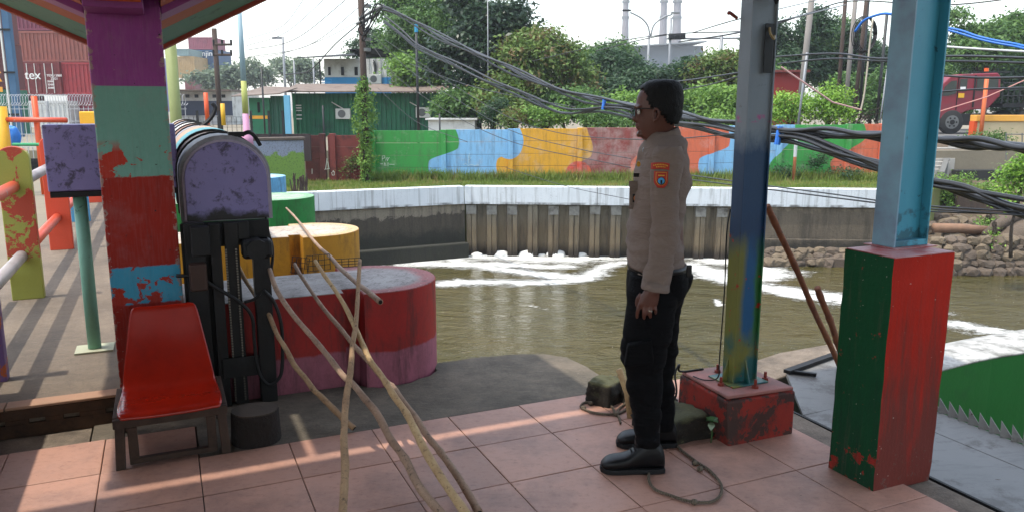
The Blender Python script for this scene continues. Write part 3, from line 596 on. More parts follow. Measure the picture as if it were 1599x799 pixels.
# ---- rope loops on the tiles
def rope_mat():
    t = T('rope'); n = t.n('TexWave', {'Vector': t.pos(), 'Scale': 55.0, 'Distortion': 3.0, 'Detail': 2.0}).outputs[1]
    c = t.mix(n, C(150, 134, 112, .65), C(84, 74, 62, .5)); t.set(c, .9); t.bump(n, .7, .003); return t.m
m_rope = rope_mat()
def rope_strand(pts, r, n=3):
    """n strands twisted about one path"""
    P = catmull(pts, 10); b = MB()
    for s in range(n):
        q = []
        for i, p in enumerate(P):
            t = (P[min(i+1, len(P)-1)] - P[max(i-1, 0)]).normalized(); u = t.cross(Vector((0,0,1))).normalized(); v = u.cross(t); a = i*1.1 + s*2*math.pi/n
            q.append(p + (u*math.cos(a) + v*math.sin(a)) * r * .5)
        b.tube(q, r * .58, 5)
    return b
f_ = lambda L, z=.008: [G(x, y, z) for x, y in L]
rp = thing('rope', 'knotted grey rope lying in loops on the tiles around the boots of the standing man', 'rope')
for L in ([(1014,722),(1013,738),(1014,752),(1024,764),(1045,772),(1065,779),(1085,783),(1108,783),(1122,776),(1127,764),(1124,752),(1114,740),(1103,730),(1090,722),(1078,713),(1065,703),(1056,694)],
          [(969,660),(966,650),(962,646),(945,646),(925,643),(910,637),(907,633),(912,628),(924,628),(940,630),(955,634),(962,645),(975,640),(992,628)],
          [(962,646),(968,636),(980,626),(990,615)]):
    rope_strand(f_(L), .0068).build('loop', m_rope, rp, smooth=True)
for x, y in ((1085,722),(1093,731),(1084,783),(911,636),(922,629),(962,646)):
    c = G(x, y, .01); b = MB(); b.tube([c - Vector((.012,0,0)), c, c + Vector((.012,.004,0))], [.009,.014,.009], 8); b.build('knot', m_rope, rp, smooth=True)
tag(MB().tube(catmull([G(1062,577,.24)+Vector((.12,0,.006)), W(2.36,3.2,.25), W(2.33,3.17,.3), W(2.29,3.15,.26), W(2.28,3.12,.16), W(2.26,3.2,.05), W(2.2,3.25,.01)]), .0055, 6).build('black_hose', m_dkst, smooth=True), 'thin black hose curling over the edge of the red footing beside the man', 'hose')
# ---- mossy stones between the man and the footing
def moss():
    t = T('mossy_stone'); n = t.noise(7, 8, .7); n2 = t.noise(50, 5, .8); nz_ = t.n('SeparateXYZ', {0: t.n('NewGeometry').outputs['Normal']}).outputs[2]
    c = t.mix(t.step(t.m_('ADD', t.m_('MULTIPLY', nz_, .35), n), .72, .12), C(44, 36, 26, .45), C(92, 92, 58, .6)); c = t.mix(t.m_('MULTIPLY', t.step(n2, .62, .04), .5), c, C(150, 138, 96, .6))
    t.set(c, .92); t.bump(t.m_('ADD', n2, n), .8, .01); return t.m
m_moss = moss()
def rock_mesh(seed, sx, sy, sz, boxy=.5, n=2, mat=None):
    bm_ = bmesh.new(); bmesh.ops.create_icosphere(bm_, subdivisions=n + 1, radius=1)
    for v in bm_.verts:
        p = v.co; m = max(abs(p.x), abs(p.y), abs(p.z)); q = p.lerp(p / m, boxy)
        k = 1 + .16 * mnoise.noise(p * 1.4 + Vector((seed * 7.3, 0, 0))) + .06 * mnoise.noise(p * 4 + Vector((0, seed * 3.1, 0)))
        v.co = Vector((q.x * sx, q.y * sy, q.z * sz)) * k
    me = bpy.data.meshes.new('stone'); bm_.to_mesh(me); bm_.free(); me.materials.append(mat or m_moss)
    for p in me.polygons: p.use_smooth = True
    return me
for (u, v, s, rz_, lab) in ((2.215, 3.08, (.13,.17,.075), .1, 'square mossy stone against the left side of the red footing'), (2.13, 3.56, (.085,.08,.075), .5, 'round mossy stone at the water side left of the standing man'), (2.34, 3.46, (.13,.10,.05), .2, 'low mossy stone behind the legs of the standing man')):
    o = bpy.data.objects.new('mossy_stone', rock_mesh(u, *s, .85, 3)); COL.objects.link(o); o.location = W(u, v, s[2] * .82 - .012); o.rotation_euler.z = A + rz_; tag(o, lab, 'stone', 'mossy stones by the footing')
tag(MB().tube([W(2.13,3.3,.0), W(2.12,3.32,.13), W(2.09,3.36,.25)], .018, 10).build('short_stub', m_p3, smooth=True), 'short pale wooden stub standing behind the shin of the man', 'stub')
m_leaf_fg = surf('sprout_leaf', C(70, 110, 56, .7), .3, 20, .5, .2, 60); m_leaf_pale = surf('pale_leaf', C(150, 166, 130, .7), .2, 20, .5)
sprout = thing('seedling', 'small green seedling with pale lower leaf growing by the red footing', 'plant', W(2.315, 2.875, 0))
for k, (a, l, e, m) in enumerate(((2.6,.055,1.0,m_leaf_fg),(.6,.06,.9,m_leaf_fg),(4.4,.06,.2,m_leaf_pale),(1.6,.055,1.3,m_leaf_fg),(5.4,.05,.8,m_leaf_fg),(3.5,.05,.9,m_leaf_fg))):
    b = MB(); P = []
    for i in range(6):
        s = i / 5; r = l * s; wv = .017 * math.sin(math.pi * min(s * .95 + .03, 1)); z = .10 + r * math.sin(e) - .5 * r * r / l
        cx, cy = math.cos(a) * r * math.cos(e), math.sin(a) * r * math.cos(e); P.append([(cx - math.sin(a)*wv, cy + math.cos(a)*wv, z + .004), (cx, cy, z), (cx + math.sin(a)*wv, cy - math.cos(a)*wv, z + .004)])
    for i in range(5): b.add(P[i] + P[i+1], [(0,1,4,3),(1,2,5,4)])
    b.build('leaf', m, sprout, smooth=True)
MB().tube([(0,0,-.01),(.004,0,.06),(0,0,.115)], .003, 6).build('stem', m_leaf_fg, sprout)

# ---- grey steel tray with teeth, green curved parapet with a white top
def tray_mat():
    t = T('galvanised_tray'); n = t.noise(2.2, 7, .7); n2 = t.noise(60, 4, .75); ns = t.noise(7, 7, .75, t.stretch(.6, 3, 3))
    c = t.mix(n, C(122, 122, 120, .55), C(160, 160, 156, .62)); c = t.mix(t.m_('MULTIPLY', t.step(ns, .6, .08), .5), c, C(96, 96, 96, .6))
    c = t.mix(t.m_('MULTIPLY', t.step(t.noise(3.2, 9, .78), .57, .04), .6), c, C(90, 82, 74, .5)); c = t.mix(t.step(t.noise(6, 8, .7), .68, .015), c, C(84, 58, 44, .5)); t.set(c, t.m_('MULTIPLY_ADD', n, .2, .42), .05); t.bump(n2, .2, .002); return t.m
m_tray = tray_mat()
tr = thing('steel_tray', 'flat grey galvanised tray with a row of triangular teeth, beyond the pillar', 'tray', (0,0,0), A)
MB().hexa([(3.0,-2,-.03),(3.41,-2,-.03),(3.41,2.98,-.02),(3.0,2.98,-.02),(3.0,-2,-.022),(3.41,-2,-.004),(3.41,2.98,.0),(3.0,2.98,-.012)]).build('lower_sheet', m_tray, tr, bev=.002)
MB().hexa([(3.0,2.985,-.03),(3.80,2.985,-.03),(3.86,3.60,-.0),(3.32,3.46,-.0),(3.0,2.985,-.012),(3.80,2.985,.0),(3.86,3.60,.03),(3.32,3.46,.03)]).build('end_sheet', m_tray, tr, bev=.002)
MB().hexa([(3.413,-2,-.03),(3.60,-2,.0),(3.60,2.98,.0),(3.413,2.98,-.02),(3.413,-2,-.003),(3.60,-2,.03),(3.60,2.98,.03),(3.413,2.98,.001)]).build('folded_lip', m_tray, tr, bev=.003)
MB().box(2.9855, 2.9985, -2, 3.30, -.7, -.0135).build('black_edge', m_dkst, tr)
b = MB(); b.hexa([(3.30,3.462,.032),(3.88,3.612,.032),(3.89,3.57,.032),(3.31,3.42,.032),(3.30,3.462,.052),(3.88,3.612,.052),(3.89,3.57,.052),(3.31,3.42,.052)]); b.hexa([(3.30,3.462,.031),(3.33,3.462,.031),(3.46,3.36,.022),(3.44,3.345,.022),(3.30,3.462,.050),(3.33,3.462,.050),(3.46,3.36,.04),(3.44,3.345,.04)]); b.build('end_frame', m_dkst, tr)
tb = MB(); tb.add([(-.0,-.024,0),(-.0,.020,0),(.020,.021,.056),(.009,-.024,0),(.009,.020,0),(.026,.021,.056)], [(0,1,2),(5,4,3),(0,2,5,3),(1,4,5,2),(0,3,4,1)]); tm_ = tb.mesh('tooth', m_tray)
v = 2.96; k = 0
while v > 1.2:
    inst('tooth', tm_, tr, (3.598, v, .0302), (0, 0, .55), (1.35, 1.25, 1.3)); v -= .0555; k += 1
pw = thing('parapet_wall', 'low curved parapet wall with a bright green face and a rough white top', 'wall', (0,0,0), 0)
m_gw = surf('bright_green_wall', C(20, 116, 42, .62), .22, 2.2, .5, .3, 40, dirt=C(20, 88, 40, .7), dscale=4, dthr=.64); m_wt = surf('white_cap', C(196, 196, 192, .72), .4, 5, .85, .7, 30, dirt=C(110, 110, 104, .55), dscale=7, dthr=.53)
zt = .12
inner = [G(x, y, zt) for x, y in ((2400,470),(1900,502),(1599,550),(1540,560),(1475,576),(1400,597),(1330,606))]; outer = [G(x, y, zt) for x, y in ((2300,440),(1850,474),(1599,515),(1540,525),(1478,537),(1400,558),(1330,578))]

I2, O2 = catmull(inner, 5), catmull(outer, 5); n = len(I2); b = MB()
for i in range(n - 1):
    p, q, r_, s_ = I2[i], I2[i+1], O2[i+1], O2[i]; D = Vector((0,0,-4.4))
    b.m = 0; b.add([p, q, q + D, p + D], [(0,1,2,3)]); b.add([s_, r_, r_ + D, s_ + D], [(3,2,1,0)])
b.build('wall_body', m_gw, pw, angle=40)
b = MB(); q = random.Random(3)
rows = [[p.lerp(o_, f) + Vector((0,0,.012*math.sin(math.pi*f))) for f in (-.015,.2,.4,.6,.8,1.015)] for p, o_ in zip(I2, O2)]
b.add([p for r_ in rows for p in r_], [(i*6+k, i*6+k+1, (i+1)*6+k+1, (i+1)*6+k) for i in range(n-1) for k in range(5)])
o = b.build('wall_top', m_wt, pw, smooth=True); md = o.modifiers.new('solid', 'SOLIDIFY'); md.thickness = .012; md.offset = 0

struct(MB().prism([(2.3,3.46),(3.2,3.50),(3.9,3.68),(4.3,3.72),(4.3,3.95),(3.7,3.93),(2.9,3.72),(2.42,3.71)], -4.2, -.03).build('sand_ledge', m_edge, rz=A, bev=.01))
# ================================================================ THE CANAL AND ITS FAR BANK
WZ = -3.2
def seg_d(px, py, a, b):
    ax, ay = a; bx, by = b; dx, dy = bx-ax, by-ay; t = np.clip(((px-ax)*dx + (py-ay)*dy) / (dx*dx+dy*dy+1e-9), 0, 1)
    return np.hypot((px-ax-dx*t), (py-ay-dy*t))
foam_lines = [([(560,404),(640,403),(720,404),(800,402),(900,401),(990,402)], .75), ([(690,412),(750,420),(800,424),(860,428)], .42), ([(720,446),(800,441),(880,432),(930,424),(985,412)], .38), ([(620,410),(700,417),(780,413),(900,412)], .4),
              ([(1085,404),(1140,406),(1200,404)], .8), ([(1070,416),(1120,424),(1165,436),(1230,452),(1310,468),(1420,480)], .62), ([(1190,440),(1250,448),(1320,462)], .4), ([(1150,415),(1200,428)], .6), ([(1480,512),(1530,520),(1600,532),(1700,545)], .28), ([(1200,455),(1270,466)], .2), ([(820,474),(840,478)], .05), ([(1100,470),(1130,480)], .06)]
nx, ny = 340, 260
xs = np.linspace(-16, 22, nx); ys = np.linspace(3.0, 27.5, ny); GX, GY = np.meshgrid(xs, ys); foam = np.zeros_like(GX)
for L, wd in foam_lines:
    P = [G(x, y, WZ) for x, y in L]
    for a, b_ in zip(P[:-1], P[1:]): foam = np.maximum(foam, np.clip(1 - seg_d(GX + .5*np.sin(GY*1.3+GX*.7), GY + .35*np.sin(GX*1.1), (a.x, a.y), (b_.x, b_.y)) / (wd * 2.3), 0, 1))
vs = np.stack([GX.ravel(), GY.ravel(), np.full(GX.size, WZ)], 1)
idx = np.arange(nx*ny).reshape(ny, nx); q4 = np.stack([idx[:-1,:-1].ravel(), idx[:-1,1:].ravel(), idx[1:,1:].ravel(), idx[1:,:-1].ravel()], 1)
def np_mesh(name, verts, quads, mat, smooth=False, k=4):
    me = bpy.data.meshes.new(name); me.vertices.add(len(verts)); me.vertices.foreach_set('co', np.asarray(verts, np.float32).ravel())
    me.loops.add(quads.size); me.loops.foreach_set('vertex_index', quads.astype(np.int32).ravel()); me.polygons.add(len(quads))
    me.polygons.foreach_set('loop_start', np.arange(0, quads.size, k, dtype=np.int32))
    me.materials.append(mat)
    if smooth: me.polygons.foreach_set('use_smooth', np.ones(len(quads), bool))
    me.update(calc_edges=True); me.validate(); return me
def water_mat():
    t = T('canal_water')
    v1 = t.noise(1.1, 5, .62, t.stretch(.8, 1.7, 1), .6); v2 = t.noise(5.5, 4, .6, t.stretch(.7, 1.5, 1), .8); v3 = t.noise(21, 3, .6, t.stretch(.7, 1.3, 1))
    v0 = t.noise(.42, 3, .55, t.stretch(.8, 1.5, 1), .8)
    h = t.m_('ADD', t.m_('MULTIPLY', v0, 1.6), t.m_('ADD', t.m_('MULTIPLY', v1, 1.3), t.m_('ADD', t.m_('MULTIPLY', v2, .42), t.m_('MULTIPLY', v3, .06))))
    a = t.n('Attribute', attribute_name='foam').outputs['Fac']
    br = t.m_('ADD', t.m_('MULTIPLY', t.noise(2.6, 8, .72, t.stretch(.55, 1.5, 1), 1.2), 1.0), t.m_('MULTIPLY', t.noise(14, 5, .75, t.stretch(.6, 1.4, 1), 1.0), .55))
    fine = t.noise(26, 5, .8, t.stretch(.45, 1.6, 1), .6)
    mask = t.step(t.m_('ADD', t.m_('ADD', t.m_('MULTIPLY', a, .72), t.m_('MULTIPLY', br, 1.5)), t.m_('MULTIPLY', fine, .9)), 2.02, .15)
    mask = t.m_('MULTIPLY', mask, t.m_('MINIMUM', t.m_('MULTIPLY_ADD', fine, 2.6, -.18), 1.0))
    speck = t.m_('MULTIPLY', t.step(t.noise(17, 3, .6, t.stretch(.7, 1.4, 1)), .735, .015), t.step(t.noise(.6, 4), .5, .1))
    mask = t.m_('MAXIMUM', mask, t.m_('MULTIPLY', speck, .8))
    base = t.mix(t.noise(.35, 5), C(124, 106, 50, .42), C(82, 88, 52, .34))
    t.set(t.mix(mask, base, C(226, 226, 220, .85)), t.m_('MULTIPLY_ADD', mask, .75, .045)); t.b.inputs['IOR'].default_value = 1.33
    t.b.inputs['Specular IOR Level'].default_value = .5
    t.bump(t.m_('ADD', h, t.m_('MULTIPLY', mask, .3)), .8, .20); return t.m
me = np_mesh('canal_water', vs, q4, water_mat(), True); at_ = me.attributes.new('foam', 'FLOAT', 'POINT'); at_.data.foreach_set('value', foam.ravel().astype(np.float32))
o = bpy.data.objects.new('canal_water', me); COL.objects.link(o); struct(o)
m_bed = surf('canal_mud', C(70, 64, 48, .5), .3, 2, .95)
struct(MB().prism([(-90,-20),(90,-20),(90,60),(-90,60)], -5.5, -4.6).build('canal_bed', m_bed))
m_far_water = o.data.materials[0]
struct(MB().prism([(22.02,3),(70,3),(70,30),(22.02,30)], WZ - .01, WZ - .001).build('side_water', m_far_water))
struct(MB().prism([(-60,3),(-16.02,3),(-16.02,24),(-60,24)], WZ - .01, WZ - .001).build('side_water', m_far_water))
# white foam heaps at the foot of the sheet piles
m_foam = surf('foam', C(226, 226, 220, .75), .1, 8, .95, .6, 20, .02)
for x, y, r in ((783,391,.27),(824,391,.30),(868,391,.34),(846,396,.15),(905,395,.24),(745,396,.22),(1050,396,.18)):
    o = bpy.data.objects.new('foam_heap', rock_mesh(x * .1, r, r * .8, r * .75, .1, 3, m_foam)); COL.objects.link(o); c = G(x, 397, WZ); o.location = c + Vector((0, -.22, -.04)); stuff(o)
# ---- retaining wall: white cap beam, sheet piles, cracked concrete faces
ZC = -.9; ch_ = .58
c1, c2, c3 = G(497,300,ZC), G(725,291,ZC), G(1365,296,ZC)
c0 = c1 + (c1 - c2) * 1.2; c4 = c3 + (c3 - c2) * .08
rw = thing('retaining_wall', 'long canal wall opposite: white painted cap beam over stained concrete and interlocking sheet piles', 'wall')
def capmat():
    t = T('white_capbeam'); n = t.noise(1.1, 8, .75); n2 = t.noise(26, 6, .8, t.stretch(.45, 1, 2.2)); z = t.sep()[2]
    c = t.mix(n, C(190, 200, 206, .78), C(224, 228, 230, .85)); c = t.mix(t.m_('MULTIPLY', t.step(t.m_('MULTIPLY_ADD', t.noise(.8, 4), .25, n2), .765, .03), .85), c, C(90, 88, 84, .5))
    st_ = t.noise(3.5, 6, .7, t.stretch(2.5, 2.5, .12)); c = t.mix(t.m_('MULTIPLY', t.step(st_, .57, .06), .45), c, C(128, 128, 124, .6))
    c = t.mix(t.m_('MULTIPLY', t.m_('MULTIPLY', t.step(t.noise(2.2, 6), .52, .08), t.m_('SUBTRACT', 1.0, t.step(z, -1.41, .02))), .8), c, C(84, 82, 74, .5))
    t.set(c, .8); t.bump(n2, .4, .02); return t.m
m_cap = capmat()
def wallbox(a, b, th, z0, z1, back=True):
    d = (b - a).to_2d().normalized(); n = Vector((-d.y, d.x)) * th
    return [(a.x,a.y,z0),(b.x,b.y,z0),(b.x+n.x,b.y+n.y,z0),(a.x+n.x,a.y+n.y,z0),(a.x,a.y,z1),(b.x,b.y,z1),(b.x+n.x,b.y+n.y,z1),(a.x+n.x,a.y+n.y,z1)]
for a, b_ in ((c0, c1 + (c2-c1)*-.002), (c1, c2 - (c2-c1)*.002), (c2, c2.lerp(c3, .333)), (c2.lerp(c3, .3345), c2.lerp(c3, .71)), (c2.lerp(c3, .7115), c4)):
    MB().hexa(wallbox(a, b_, .42, ZC - ch_, ZC)).build('cap_beam', m_cap, rw, bev=.012)
def stained(name, hi, mid, lo, zl=-2.35, peelz=-1.8):
    t = T(name); z = t.sep()[2]; n = t.noise(1.7, 8, .75, dist=.5); n2 = t.noise(18, 7, .8); ns = t.noise(2.5, 7, .75, t.stretch(2, 2, .25))
    zn = t.m_('ADD', z, t.m_('MULTIPLY_ADD', n, 1.0, -.5))
    c = t.mix(t.step(zn, peelz, .02), mid, hi); c = t.mix(t.step(zn, zl, .12), lo, c)
    g = t.m_('MULTIPLY_ADD', n2, .9, .5); c = t.mix(1.0, c, t.n('CombineXYZ', {0: g, 1: g, 2: g}).outputs[0], 'MULTIPLY')
    c = t.mix(t.m_('MULTIPLY', t.step(ns, .55, .1), .55), c, C(44, 40, 34, .4)); t.set(c, .9); t.bump(t.m_('ADD', n2, n), .6, .03); return t.m
m_peelw = stained('peeling_render', C(150, 140, 122, .6), C(92, 84, 70, .5), C(62, 62, 48, .45)); m_pw2 = stained('stained_wall', C(142, 128, 108, .58), C(122, 110, 92, .55), C(74, 68, 56, .45), -2.55, -1.6)
off = Vector((0, .10, 0))
e2 = c2 + off; e1 = c1 + off; e0 = c0 + off; s0 = c2.lerp(c3, .003) + off; s1 = c2.lerp(c3, .735) + off; e4 = c4 + off
MB().hexa(wallbox(e0, e2, .3, -5, ZC - ch_ - .003)).build('concrete_face', m_peelw, rw)
MB().hexa(wallbox(s1, e4, .3, -5, ZC - ch_ - .003)).build('concrete_face', m_pw2, rw)
MB().hexa(wallbox(e1 + Vector((.8,-.3,0)), e2 + Vector((.15,-.3,0)), .3, -5, -2.72)).build('footing_ledge', m_peelw, rw, bev=.04)
MB().hexa(wallbox(s1 + Vector((.2,-.08,0)), e4 + Vector((.15,-.08,0)), .3, -5, -2.5)).build('footing_ledge', m_pw2, rw, bev=.03)
L = (s1 - s0).length; npile = 14; pw_ = L / npile; dd = (s1 - s0).normalized(); ang = math.atan2(dd.y, dd.x)
h_ = pw_
prof = [(0,.16),(.02*h_,.02),(.22*h_,.0),(.25*h_,.02),(.26*h_,.10),(.27*h_,.02),(.30*h_,0),(.48*h_,.02),(.54*h_,.24),(.94*h_,.24),(1.0*h_-.002,.16)]
b = MB(); n = len(prof)
b.add([(x, y, z) for z in (-5.0, ZC-ch_-.006) for x, y in prof], [(i, i+1, n+i+1, n+i) for i in range(n-1)])
def pilemat():
    t = T('sheet_pile_concrete'); n = t.noise(2.1, 8, .75, t.stretch(1,1,.5)); n2 = t.noise(20, 7, .8); z = t.sep()[2]
    gr = t.m_('ADD', z, t.m_('MULTIPLY_ADD', n, .5, -.25))
    c = t.mix(t.step(gr, -1.85, .5), C(132, 116, 90, .62), C(150, 144, 128, .62)); c = t.mix(t.step(gr, -2.9, .18), C(64, 54, 42, .45), c)
    g = t.m_('MULTIPLY_ADD', n2, .8, .55); c = t.mix(1.0, c, t.n('CombineXYZ', {0: g, 1: g, 2: g}).outputs[0], 'MULTIPLY')
    c = t.mix(t.m_('MULTIPLY', t.step(t.noise(3.3, 6, .7, t.stretch(2,2,.2)), .57, .07), .5), c, C(60, 52, 44, .45)); t.set(c, .9); t.bump(n2, .5, .03); return t.m
pm = b.mesh('sheet_pile', pilemat())
q = random.Random(5); mgap = flat('pile_hole', C(24,20,18,.4), .9)
capm = MB(); capm.add([(.01,-.01,0),(.5*h_,-.01,0),(.5*h_,.2,0),(.01,.2,0),(.01,-.01,.30),(.5*h_,-.01,.30),(.5*h_,.2,.30),(.01,.2,.30)], [(0,3,2,1),(4,5,6,7),(0,1,5,4),(1,2,6,5),(2,3,7,6),(3,0,4,7)]); capm = capm.mesh('pile_head', surf('pile_head', C(150, 148, 140, .6), .5, 9, .9, .8, 20, .02, dirt=C(80,74,64,.5), dscale=4))
for k in range(npile):
    p = s0 + dd * (pw_ * k); o = inst('sheet_pile', pm, rw, (p.x, p.y + .02, 0), (0,0,ang))
    o.modifiers.new('s', 'SOLIDIFY').thickness = .03
    if k % 5 != 3: inst('pile_head', capm, rw, (p.x, p.y + .0, ZC-ch_-.006-.30 - (q.random()*.06)), (0,0,ang))
    hole = MB(); hole.tube([(0,0,0),(0,.03,0)], .04, 8); hole.build('drain_hole', mgap, rw, loc=(p.x + .74*h_, p.y + .235, -2.35 + q.uniform(-.04,.04)))
MB().hexa(wallbox(s0 + Vector((0,.42,0)), s1 + Vector((0,.42,0)), .3, -5, ZC-ch_-.01)).build('backing', m_pw2, rw)
# ---- grass verge behind the cap, with real blades
def leafmat(name, c1, c2, c3=None, trans=.35, rough=.6):
    t = T(name); r = t.n('NewGeometry').outputs['Random Per Island']; big = t.noise(.55, 3)
    c = t.mix(r, c1, c2); c = t.mix(t.m_('MULTIPLY', t.step(big, .52, .12), .45), c, c2)
    if c3: c = t.mix(t.m_('MULTIPLY', t.step(t.m_('MULTIPLY_ADD', r, .25, t.noise(.9, 3)), .72, .05), .9), c, c3)
    t.set(c, rough); t.b.inputs['Specular IOR Level'].default_value = .35
    tl = t.n('BsdfTranslucent', {0: c}); mx = t.n('MixShader', {0: trans}); t.t.links.new(t.b.outputs[0], mx.inputs[1]); t.t.links.new(tl.outputs[0], mx.inputs[2]); t.t.links.new(mx.outputs[0], t.out.inputs[0]); return t.m
m_grass = leafmat('grass_blades', C(150, 168, 78, .75), C(104, 132, 56, .65), C(176, 160, 100, .7))
m_soil = surf('verge_soil', C(130, 138, 72, .6), .4, 2, .95, .6, 20, dirt=C(132,116,84,.6), dscale=2)
a0, a1 = c0 + Vector((0,.42,0)), c4 + Vector((2,.42,0))
struct(MB().prism([(c0.x-10, c0.y-3.5),(c0.x, c0.y+.42),(c1.x, c1.y+.42),(c2.x, c2.y+.42),(c4.x+1, c4.y+.42),(c4.x+4, 29),(c0.x-12, 29)], -5, -.93).build('verge', m_soil))
def blades(n, fn, hmin, hmax, wd, seed, bend=.3):
    r = np.random.RandomState(seed); P = fn(r, n); h = r.uniform(hmin, hmax, n) * (r.uniform(.4, 1.2, n)); a = r.uniform(0, 2*np.pi, n); l = r.uniform(-bend, bend, (n, 2)) * h[:, None]
    dx, dy = np.cos(a)*wd, np.sin(a)*wd; v = np.zeros((n, 3, 3)); v[:,0] = P + np.stack([dx, dy, 0*dx], 1); v[:,1] = P - np.stack([dx, dy, 0*dx], 1); v[:,2] = P + np.stack([l[:,0], l[:,1], h], 1)
    return v.reshape(-1, 3), np.arange(n*3).reshape(-1, 3)
def gv(r, n):
    t = r.rand(n); x = -9 + t * 24; yf = np.interp(x, [c0.x, c1.x, c2.x, c4.x], [c0.y, c1.y, c2.y, c4.y]) + .42; s = r.rand(n); y = yf + s * (28 - yf)
    return np.stack([x, y, np.full(n, -.92)], 1)
v_, f__ = blades(46000, gv, .04, .14, .012, 1); o = bpy.data.objects.new('verge_grass', np_mesh('verge_grass', v_, f__, m_grass, k=3)); COL.objects.link(o); tag(o, 'short green grass strip between the white cap beam and the painted wall', 'grass', kind='stuff')
def gw(r, n):
    x = -5.2 + r.rand(n) * 19; cl = .5 + .5*np.sin(x*1.7) * np.sin(x*.63+1); keep = r.rand(n) < cl*.75 + .1; y = 27.2 + r.rand(n)*.55
    return np.stack([x, np.where(keep, y, 27.6), np.full(n, -.92)], 1)
v_, f__ = blades(16000, gw, .14, .46, .022, 2, .5); o = bpy.data.objects.new('wall_weeds', np_mesh('wall_weeds', v_, f__, m_grass, k=3)); COL.objects.link(o); tag(o, 'taller weeds along the foot of the painted wall', 'weeds', kind='stuff')

# ---- the mural wall: posts and stacked precast panels
def mural_mat():
    t = T('mural_paint'); x, y, z = t.sep(); n = t.noise(1.6, 8, .75); n2 = t.noise(24, 6, .75)
    GR, BL, YE, MA, OR = C(50, 150, 62, .8), C(128, 182, 222, .8), C(218, 160, 34, .8), C(140, 62, 56, .75), C(206, 102, 68, .8)
    def bx(p): return at(p, 240, 28).x
    # boundary: x as a smooth function of height (top value, bottom value, middle height)
    B = [(712, 674, BL, -.02, .12), (812, 780, YE, .0, .1), (920, 898, MA, -.25, .1), (1003, 990, OR, .0, .2), (1133, 1096, BL, .05, .12), (1240, 1198, GR, .1, .6), (1345, 1302, OR, .15, .25)]
    c = GR
    for top, bot, colr, zm, sft in B:
        s = t.n('MapRange', {0: z, 1: zm - sft*2, 2: zm + sft*2, 3: 0.0, 4: 1.0}, clamp=True, interpolation_type='SMOOTHSTEP').outputs[0]
        bulge = t.m_('MULTIPLY', t.m_('SINE', t.m_('MULTIPLY', t.m_('SUBTRACT', z, zm), 3.6)), .12)
        xb = t.m_('ADD', t.m_('MULTIPLY_ADD', s, bx(top) - bx(bot), bx(bot)), bulge)
        c = t.mix(t.step(t.m_('SUBTRACT', x, xb), 0.0, .012), c, colr)
    def disc(px_, py_, r, colr, c):
        p = at(px_, py_, 28); d = t.m_('SQRT', t.m_('ADD', t.m_('POWER', t.m_('ABSOLUTE', t.m_('SUBTRACT', x, p.x)), 2.0), t.m_('POWER', t.m_('ABSOLUTE', t.m_('SUBTRACT', z, p.z)), 2.0)))
        return t.mix(t.step(d, r, .01), colr, c)
    c = disc(903, 272, .46, C(212, 70, 40, .8), c); c = disc(795, 228, .46, BL, c)
    worn = t.m_('MULTIPLY', t.step(t.m_('ADD', n, t.m_('MULTIPLY', t.step(t.m_('ABSOLUTE', t.m_('SUBTRACT', x, bx(955))), 1.2, .4), -.12)), .50, .08), .65)
    c = t.mix(worn, c, t.mix(.6, c, C(190, 176, 170, .8)))
    stn = t.noise(3.2, 7, .75, t.stretch(2.4, 2.4, .3)); c = t.mix(t.m_('MULTIPLY', t.step(stn, .56, .08), .35), c, C(96, 84, 74, .5))
    g = t.m_('MULTIPLY_ADD', n2, .4, .78); c = t.mix(1.0, c, t.n('CombineXYZ', {0: g, 1: g, 2: g}).outputs[0], 'MULTIPLY')
    c = t.mix(t.m_('MULTIPLY', t.m_('SUBTRACT', 1.0, t.step(t.m_('ADD', z, t.m_('MULTIPLY_ADD', n, .5, -.25)), -.72, .1)), .6), c, C(70, 66, 50, .5))
    t.set(c, .75); t.bump(n2, .3, .01); return t.m
m_mur = mural_mat()
mw = thing('mural_wall', 'long precast panel wall painted in wavy fields of green, light blue, yellow, maroon and orange', 'wall')
pxs = [583, 693, 797, 905, 1008, 1110, 1215, 1322, 1374]
P = [at(x, 240, 28) for x in pxs]; zt_ = [at(x, 205 - (x-583)*.0145, 28).z for x in pxs]
for i, p in enumerate(P): MB().box(p.x - .09, p.x + .09, 27.86, 28.12, -1.6, zt_[i] + .01).build('post', m_mur, mw, bev=.01)
for i in range(len(P) - 1):
    x0, x1 = P[i].x + .0915, P[i+1].x - .0915; base = (zt_[i] + zt_[i+1]) / 2
    for k in range(5):
        z1 = base - .435 * k; o = MB().box(x0, x1, 27.95, 28.03, z1 - .424, z1).build('panel', m_mur, mw, bev=.007)
        o.rotation_euler.y = 0
# white scrawl on the green field
m_chalk = flat('chalk', C(214, 224, 214, .8), .9)
def scrawl(lines, w_=.018, y=27.943):
    b = MB()
    for L in lines:
        P_ = [at(x, yy, 27.96) for x, yy in L]
        b.tube([Vector((p.x, y, p.z)) for p in P_], w_ * .5, 4)
    return b
scrawl([[(597,251),(597,244),(601,244),(601,247),(597,248)],[(602,251),(603,246),(605,251)],[(605,246),(606,249),(608,246)],[(606,249),(605,252)],[(594,256),(598,256)],[(601,254),(600,259),(603,259),(602,256),(600,257)],[(606,254),(606,260)],[(608,257),(616,257)]]).build('chalk_writing', m_chalk, mw)
scrawl([[(731,243),(733,250),(736,246)],[(724,258),(727,255),(731,259),(736,257),(741,259),(748,258)],[(733,239),(732,256)]], .012).build('chalk_writing', m_chalk, mw)
